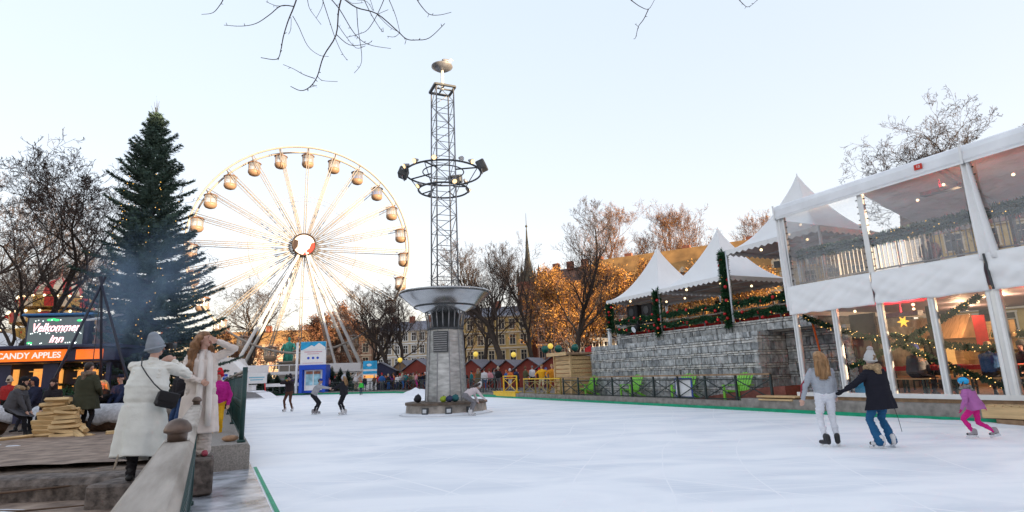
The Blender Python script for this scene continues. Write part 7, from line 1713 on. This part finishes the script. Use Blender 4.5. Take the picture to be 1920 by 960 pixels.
# ---- people round the fire
def sitp(**kw):
    d = dict(pelvis=(0, -.05, .52), lean=(0, .18), lf=(-.12, .40, .075), rf=(.12, .42, .075), lh=(-.10, .38, .62), rh=(.10, .38, .62), lk=(-.2, .6, 1), rk=(.2, .6, 1)); d.update(kw); return d
make_person('person in a grey coat with fur hood sitting at the left end of the logs', gp(32, 14.6), rad(-75), 1.66, sitp(pelvis=(0, 0, .76), lean=(0, .30)), dict(top=(.085, .085, .095), legs=(.014, .014, .018), hair='short', hairc=(.02, .015, .015), hat='scarfhead', hatc=(.012, .012, .014), fur='tan', bulk=1.32, coat=.16, flarec=.06), 'mid')
make_person('smiling woman in a dark headscarf sitting behind the firewood stack', gp(108, 15.6), rad(185), 1.60, sitp(pelvis=(0, 0, .74), head=(.1, .05)), dict(top=(.02, .018, .022), legs=(.02, .02, .025), hat='scarfhead', hatc=(.03, .02, .022), hair='none', bulk=1.25), 'mid')
make_person('person with a dark blue hood pulled up sitting behind the firewood', gp(72, 17.2), rad(175), 1.62, sitp(pelvis=(0, 0, .82)), dict(top=(.02, .024, .05), legs=(.02, .02, .03), hat='hood', hair='none', skin='skin_tan', bulk=1.3), 'mid')
make_person('person in a cream hat and red scarf standing before the candy kiosk', gp(20, 20), rad(20), 1.62, dict(), dict(top=(.40, .03, .03), legs=(.02, .02, .02), hat='beanie', hatc=(.6, .5, .4), hair='short', bulk=1.2), 'mid')
make_person('person in a long green parka with fur hood standing at the long log', gp(166, 14.5), rad(-8), 1.78, dict(lh=(-.2, .2, .95), rh=(.22, .18, .95)), dict(top=(.050, .052, .032), legs=(.016, .016, .02), hair='short', hairc=(.03, .02, .015), fur='brown', bulk=1.38, coat=.30, coatc=(.050, .052, .032), flarec=.05, fem=False), 'mid')
make_person('blond long haired woman in black sitting on the far side of the fire', gp(200, 17.2), rad(175), 1.62, sitp(pelvis=(0, 0, .66)), dict(top=(.014, .014, .018), legs=(.05, .07, .14), hair='long', hairc=(.55, .38, .18), bulk=1.2, gloves=(.45, .2, .2)), 'mid')
make_person('man in a navy jacket and cap sitting right of the blond woman', gp(234, 17.0), rad(170), 1.76, sitp(pelvis=(0, 0, .68)), dict(top=(.018, .028, .07), legs=(.02, .02, .03), hair='short', hat='cap', hatc=(.012, .014, .035), bulk=1.3, fem=False), 'mid')
make_person('woman with tied fair hair walking behind the photographer', gp(278, 19.5), rad(10), 1.66, dict(), dict(top=(.05, .05, .06), legs=(.03, .03, .04), hair='short', hairc=(.42, .26, .10), bulk=1.2), 'far')
# ---- people in the tent
def ep(s_, o_, z=Z0-.04): return E(s_, o_, z)
make_person('person in a grey coat and blue hat sitting at the second tent table', ep(25.95, 1.5), E_ROT+rad(-8), 1.74, sitp(pelvis=(0, 0, .60)), dict(top=(.10, .10, .11), legs=(.03, .03, .04), hair='short', hat='beanie', hatc=(.03, .05, .22), bulk=1.35, coat=.12), 'mid')
make_person('person in a blue jacket sitting at the table behind the pink jacket child', ep(27.75, 1.5), E_ROT+rad(5), 1.7, sitp(pelvis=(0, 0, .60)), dict(top=(.03, .09, .22), legs=(.03, .03, .04), hair='short', hairc=(.3, .18, .08), bulk=1.2), 'mid')
make_person('woman with a dark hood facing out of the rightmost tent window', ep(28.0, 2.75), E_ROT+PI, 1.68, sitp(pelvis=(0, 0, .60)), dict(top=(.05, .045, .05), legs=(.03, .03, .04), hat='hood', hair='none', bulk=1.25), 'mid')
make_person('person in a red jumper sitting far inside the tent', ep(24.7, 5.2), E_ROT+PI, 1.7, sitp(pelvis=(0, 0, .60)), dict(top=(.35, .03, .03), legs=(.03, .03, .05), hair='long', hairc=(.10, .05, .03)), 'far')
make_person('person in a black coat standing at the lit bar hut', ep(24.1, 5.9), E_ROT, 1.78, dict(), dict(top=(.02, .02, .024), legs=(.03, .04, .07), hair='short', bulk=1.25, fem=False), 'far')
make_person('guest in a dark jumper sitting upstairs behind the middle upper window', E(26.6, 2.0, 3.75), E_ROT+rad(20), 1.72, sitp(pelvis=(0, 0, .55)), dict(top=(.06, .02, .03), legs=(.03, .03, .04), hair='short', bulk=1.2), 'far')
make_person('guest in a pale jumper sitting upstairs behind the rightmost upper window', E(29.6, 1.8, 3.75), E_ROT+rad(-30), 1.70, sitp(pelvis=(0, 0, .55)), dict(top=(.42, .36, .34), legs=(.03, .03, .04), hair='long', hairc=(.2, .1, .05), bulk=1.2), 'far')
# ---- far kerb: two watchers, pair with golden sunlight put into their clothes' colours
make_person('watcher in a long olive coat at the far kerb right of the lamp tower', G(897, 44.2, GZ), rad(-20), 1.76, dict(), dict(top=(.12, .09, .05), legs=(.05, .04, .03), hair='long', hairc=(.3, .15, .07), bulk=1.25, coat=.45, coatc=(.12, .09, .05), fur='grey'), 'far')
make_person('watcher in a white jacket and blue jeans standing beside the olive coat', G(908, 43.4, GZ), rad(15), 1.72, dict(), dict(top=(.55, .54, .56), legs=(.04, .10, .28), hair='short', hairc=(.04, .03, .03), bulk=1.25), 'far')
make_person('person in a yellow jacket tinted sunlit gold and pale trousers at the gold railed fence', E(4.7, 1.0, GZ), rad(150), 1.76, dict(lh=(-.45, .2, 1.35), rh=(.3, .3, 1.1), lf=(-.15, .1, .08), rf=(.25, -.1, .08)), dict(top=(.80, .40, .02), legs=(.55, .48, .32), hair='short', hairc=(.25, .12, .03), bulk=1.2), 'far')
make_person('person in a jacket and trousers tinted sunlit orange next to the pale wooden hut', E(5.8, 1.1, GZ), rad(200), 1.74, dict(lh=(-.3, .3, 1.2), rh=(.4, .2, 1.0), lf=(-.2, .1, .08), rf=(.2, -.1, .08)), dict(top=(.75, .30, .03), legs=(.60, .30, .04), hair='short', hairc=(.5, .3, .1), bulk=1.2), 'far')
# ---- the crowd: four figures built once, then copied with their own colours
def crowd_proto(i):
    poses = [dict(), dict(lh=(-.12, .28, 1.0), rh=(.12, .28, 1.0)), dict(lh=(-.22, .1, .8), rh=(.14, .30, 1.30), lf=(-.14, .08, .075), rf=(.14, -.08, .075)), dict(lean=(.02, .10), lh=(-.25, .22, .9), rh=(.28, .16, .9))]
    hairs = [dict(hair='short'), dict(hair='none', hat='beanie'), dict(hair='long'), dict(hair='none', hat='beanie')]
    return make_person('x', (0, 0, 0), 0, 1.70, poses[i], dict(top=(.9, .11+.01*i, .1), legs=(.1, .9, .11+.01*i), shoes=(.02, .02, .022), hairc=(.11, .1, .9-.01*i), hatc=(.9, .9, .12+.01*i), bulk=1.25, **hairs[i]), 'far')['root']
CP = [crowd_proto(i) for i in range(4)]
def cname(c): return 'cloth_%02x%02x%02x' % tuple(int(255*min(1, v)**.5) for v in c)
CC = dict(black=(.018, .018, .02), navy=(.02, .03, .08), red=(.42, .025, .03), orange=(.62, .16, .04), white=(.58, .57, .58), grey=(.16, .16, .17), blue=(.03, .12, .36), olive=(.09, .085, .045), pink=(.55, .25, .28), teal=(.02, .16, .17), brown=(.13, .07, .04), beige=(.42, .34, .25), purple=(.15, .04, .22), green=(.03, .18, .06), magenta=(.5, .03, .25))
used = [False]*4
def crowd(px, Y, i, top, legs, head, label, rz, H=1.0, z=GZ):
    rm = {cname((.9, .11+.01*i, .1)): fabric(CC[top]), cname((.1, .9, .11+.01*i)): fabric(CC[legs]), cname((.11, .1, .9-.01*i)): fabric(CC[head]), cname((.9, .9, .12+.01*i)): fabric(CC[head]), 'hair_'+cname((.11, .1, .9-.01*i))[6:]: fabric(CC[head])}
    o = copy_tree(CP[i], None, rm); o.location = G(px, Y, z); o.scale = (H, H, H); o.rotation_euler.z = rz; o['label'] = label; o['group'] = 'people watching from beyond the far kerb'
LST = [(684, 'black', 'navy', 'red', 'left of the stall sign'), (702, 'brown', 'black', 'white', 'right beside the stall sign'), (709, 'red', 'black', 'black', 'before the grey roofed stall'), (716, 'blue', 'grey', 'red', 'before the grey roofed stall'), (722, 'navy', 'black', 'brown', 'right of the grey roofed stall'), (728, 'black', 'blue', 'beige', 'right of the grey roofed stall'), (734, 'purple', 'black', 'black', 'before the wheel edge tree'),
 (739, 'orange', 'brown', 'brown', 'in the middle of the crowd'), (745, 'white', 'navy', 'black', 'in the middle of the crowd'), (750, 'white', 'black', 'red', 'under the left yellow globe lamp'), (755, 'grey', 'blue', 'beige', 'under the left yellow globe lamp'), (760, 'teal', 'black', 'brown', 'before the dark gabled stall'), (765, 'red', 'navy', 'white', 'before the dark gabled stall'), (770, 'olive', 'black', 'black', 'behind the snow pile'), (775, 'beige', 'brown', 'grey', 'behind the snow pile'), (780, 'pink', 'magenta', 'brown', 'at the sloping roofed red stall'), (786, 'black', 'black', 'beige', 'at the sloping roofed red stall'), (792, 'navy', 'grey', 'black', 'at the sloping roofed red stall'), (797, 'black', 'navy', 'white', 'beside the lamp tower column')]
for n_, (px, tp_, lg, hd, wh_) in enumerate(LST): crowd(px, 61.8+(n_*7 % 5)*.5-(px-690)*.028, n_ % 4, tp_, lg, hd, 'onlooker in a %s top and %s trousers %s' % (tp_, lg, wh_), rad(n_*67 % 360), .94+.04*(n_ % 4))
LST2 = [(872, 52, 'black', 'black', 'brown', 'just right of the tower column'), (884, 50, 'teal', 'navy', 'black', 'before the first red hut'), (918, 47, 'pink', 'black', 'brown', 'right of the two watchers'), (926, 48, 'grey', 'black', 'black', 'before the second red hut'), (934, 45, 'black', 'grey', 'beige', 'left of the yellow gate'), (949, 47, 'blue', 'navy', 'orange', 'behind the yellow gate'), (957, 46, 'orange', 'white', 'white', 'behind the yellow gate'), (968, 47, 'navy', 'black', 'black', 'behind the yellow gate'), (985, 44, 'olive', 'grey', 'brown', 'behind the gold railed fence'), (998, 45, 'white', 'black', 'grey', 'behind the gold railed fence'), (1012, 43, 'black', 'brown', 'red', 'behind the gold railed fence'), (1024, 45, 'grey', 'navy', 'blue', 'before the broadest red hut'), (536, 66, 'green', 'navy', 'green', 'under the wheel platform'), (552, 66.5, 'purple', 'grey', 'white', 'left of the blue booth'), (560, 66.2, 'navy', 'black', 'beige', 'left of the blue booth'), (617, 66, 'pink', 'black', 'brown', 'right of the blue booth'), (450, 60, 'navy', 'black', 'brown', 'beside the white box cabinet'), (628, 66, 'black', 'black', 'red', 'between booth and right wheel foot'), (668, 63, 'white', 'beige', 'white', 'by the right wheel foot')]
for n_, (px, Y, tp_, lg, hd, wh_) in enumerate(LST2): crowd(px, Y, (n_*3+1) % 4, tp_, lg, hd, 'onlooker in a %s top and %s trousers %s' % (tp_, lg, wh_), rad(n_*83 % 360), .93+.035*(n_ % 5))
for o in CP:
    for ch in list(o.children_recursive): bpy.data.objects.remove(ch)
    bpy.data.objects.remove(o)
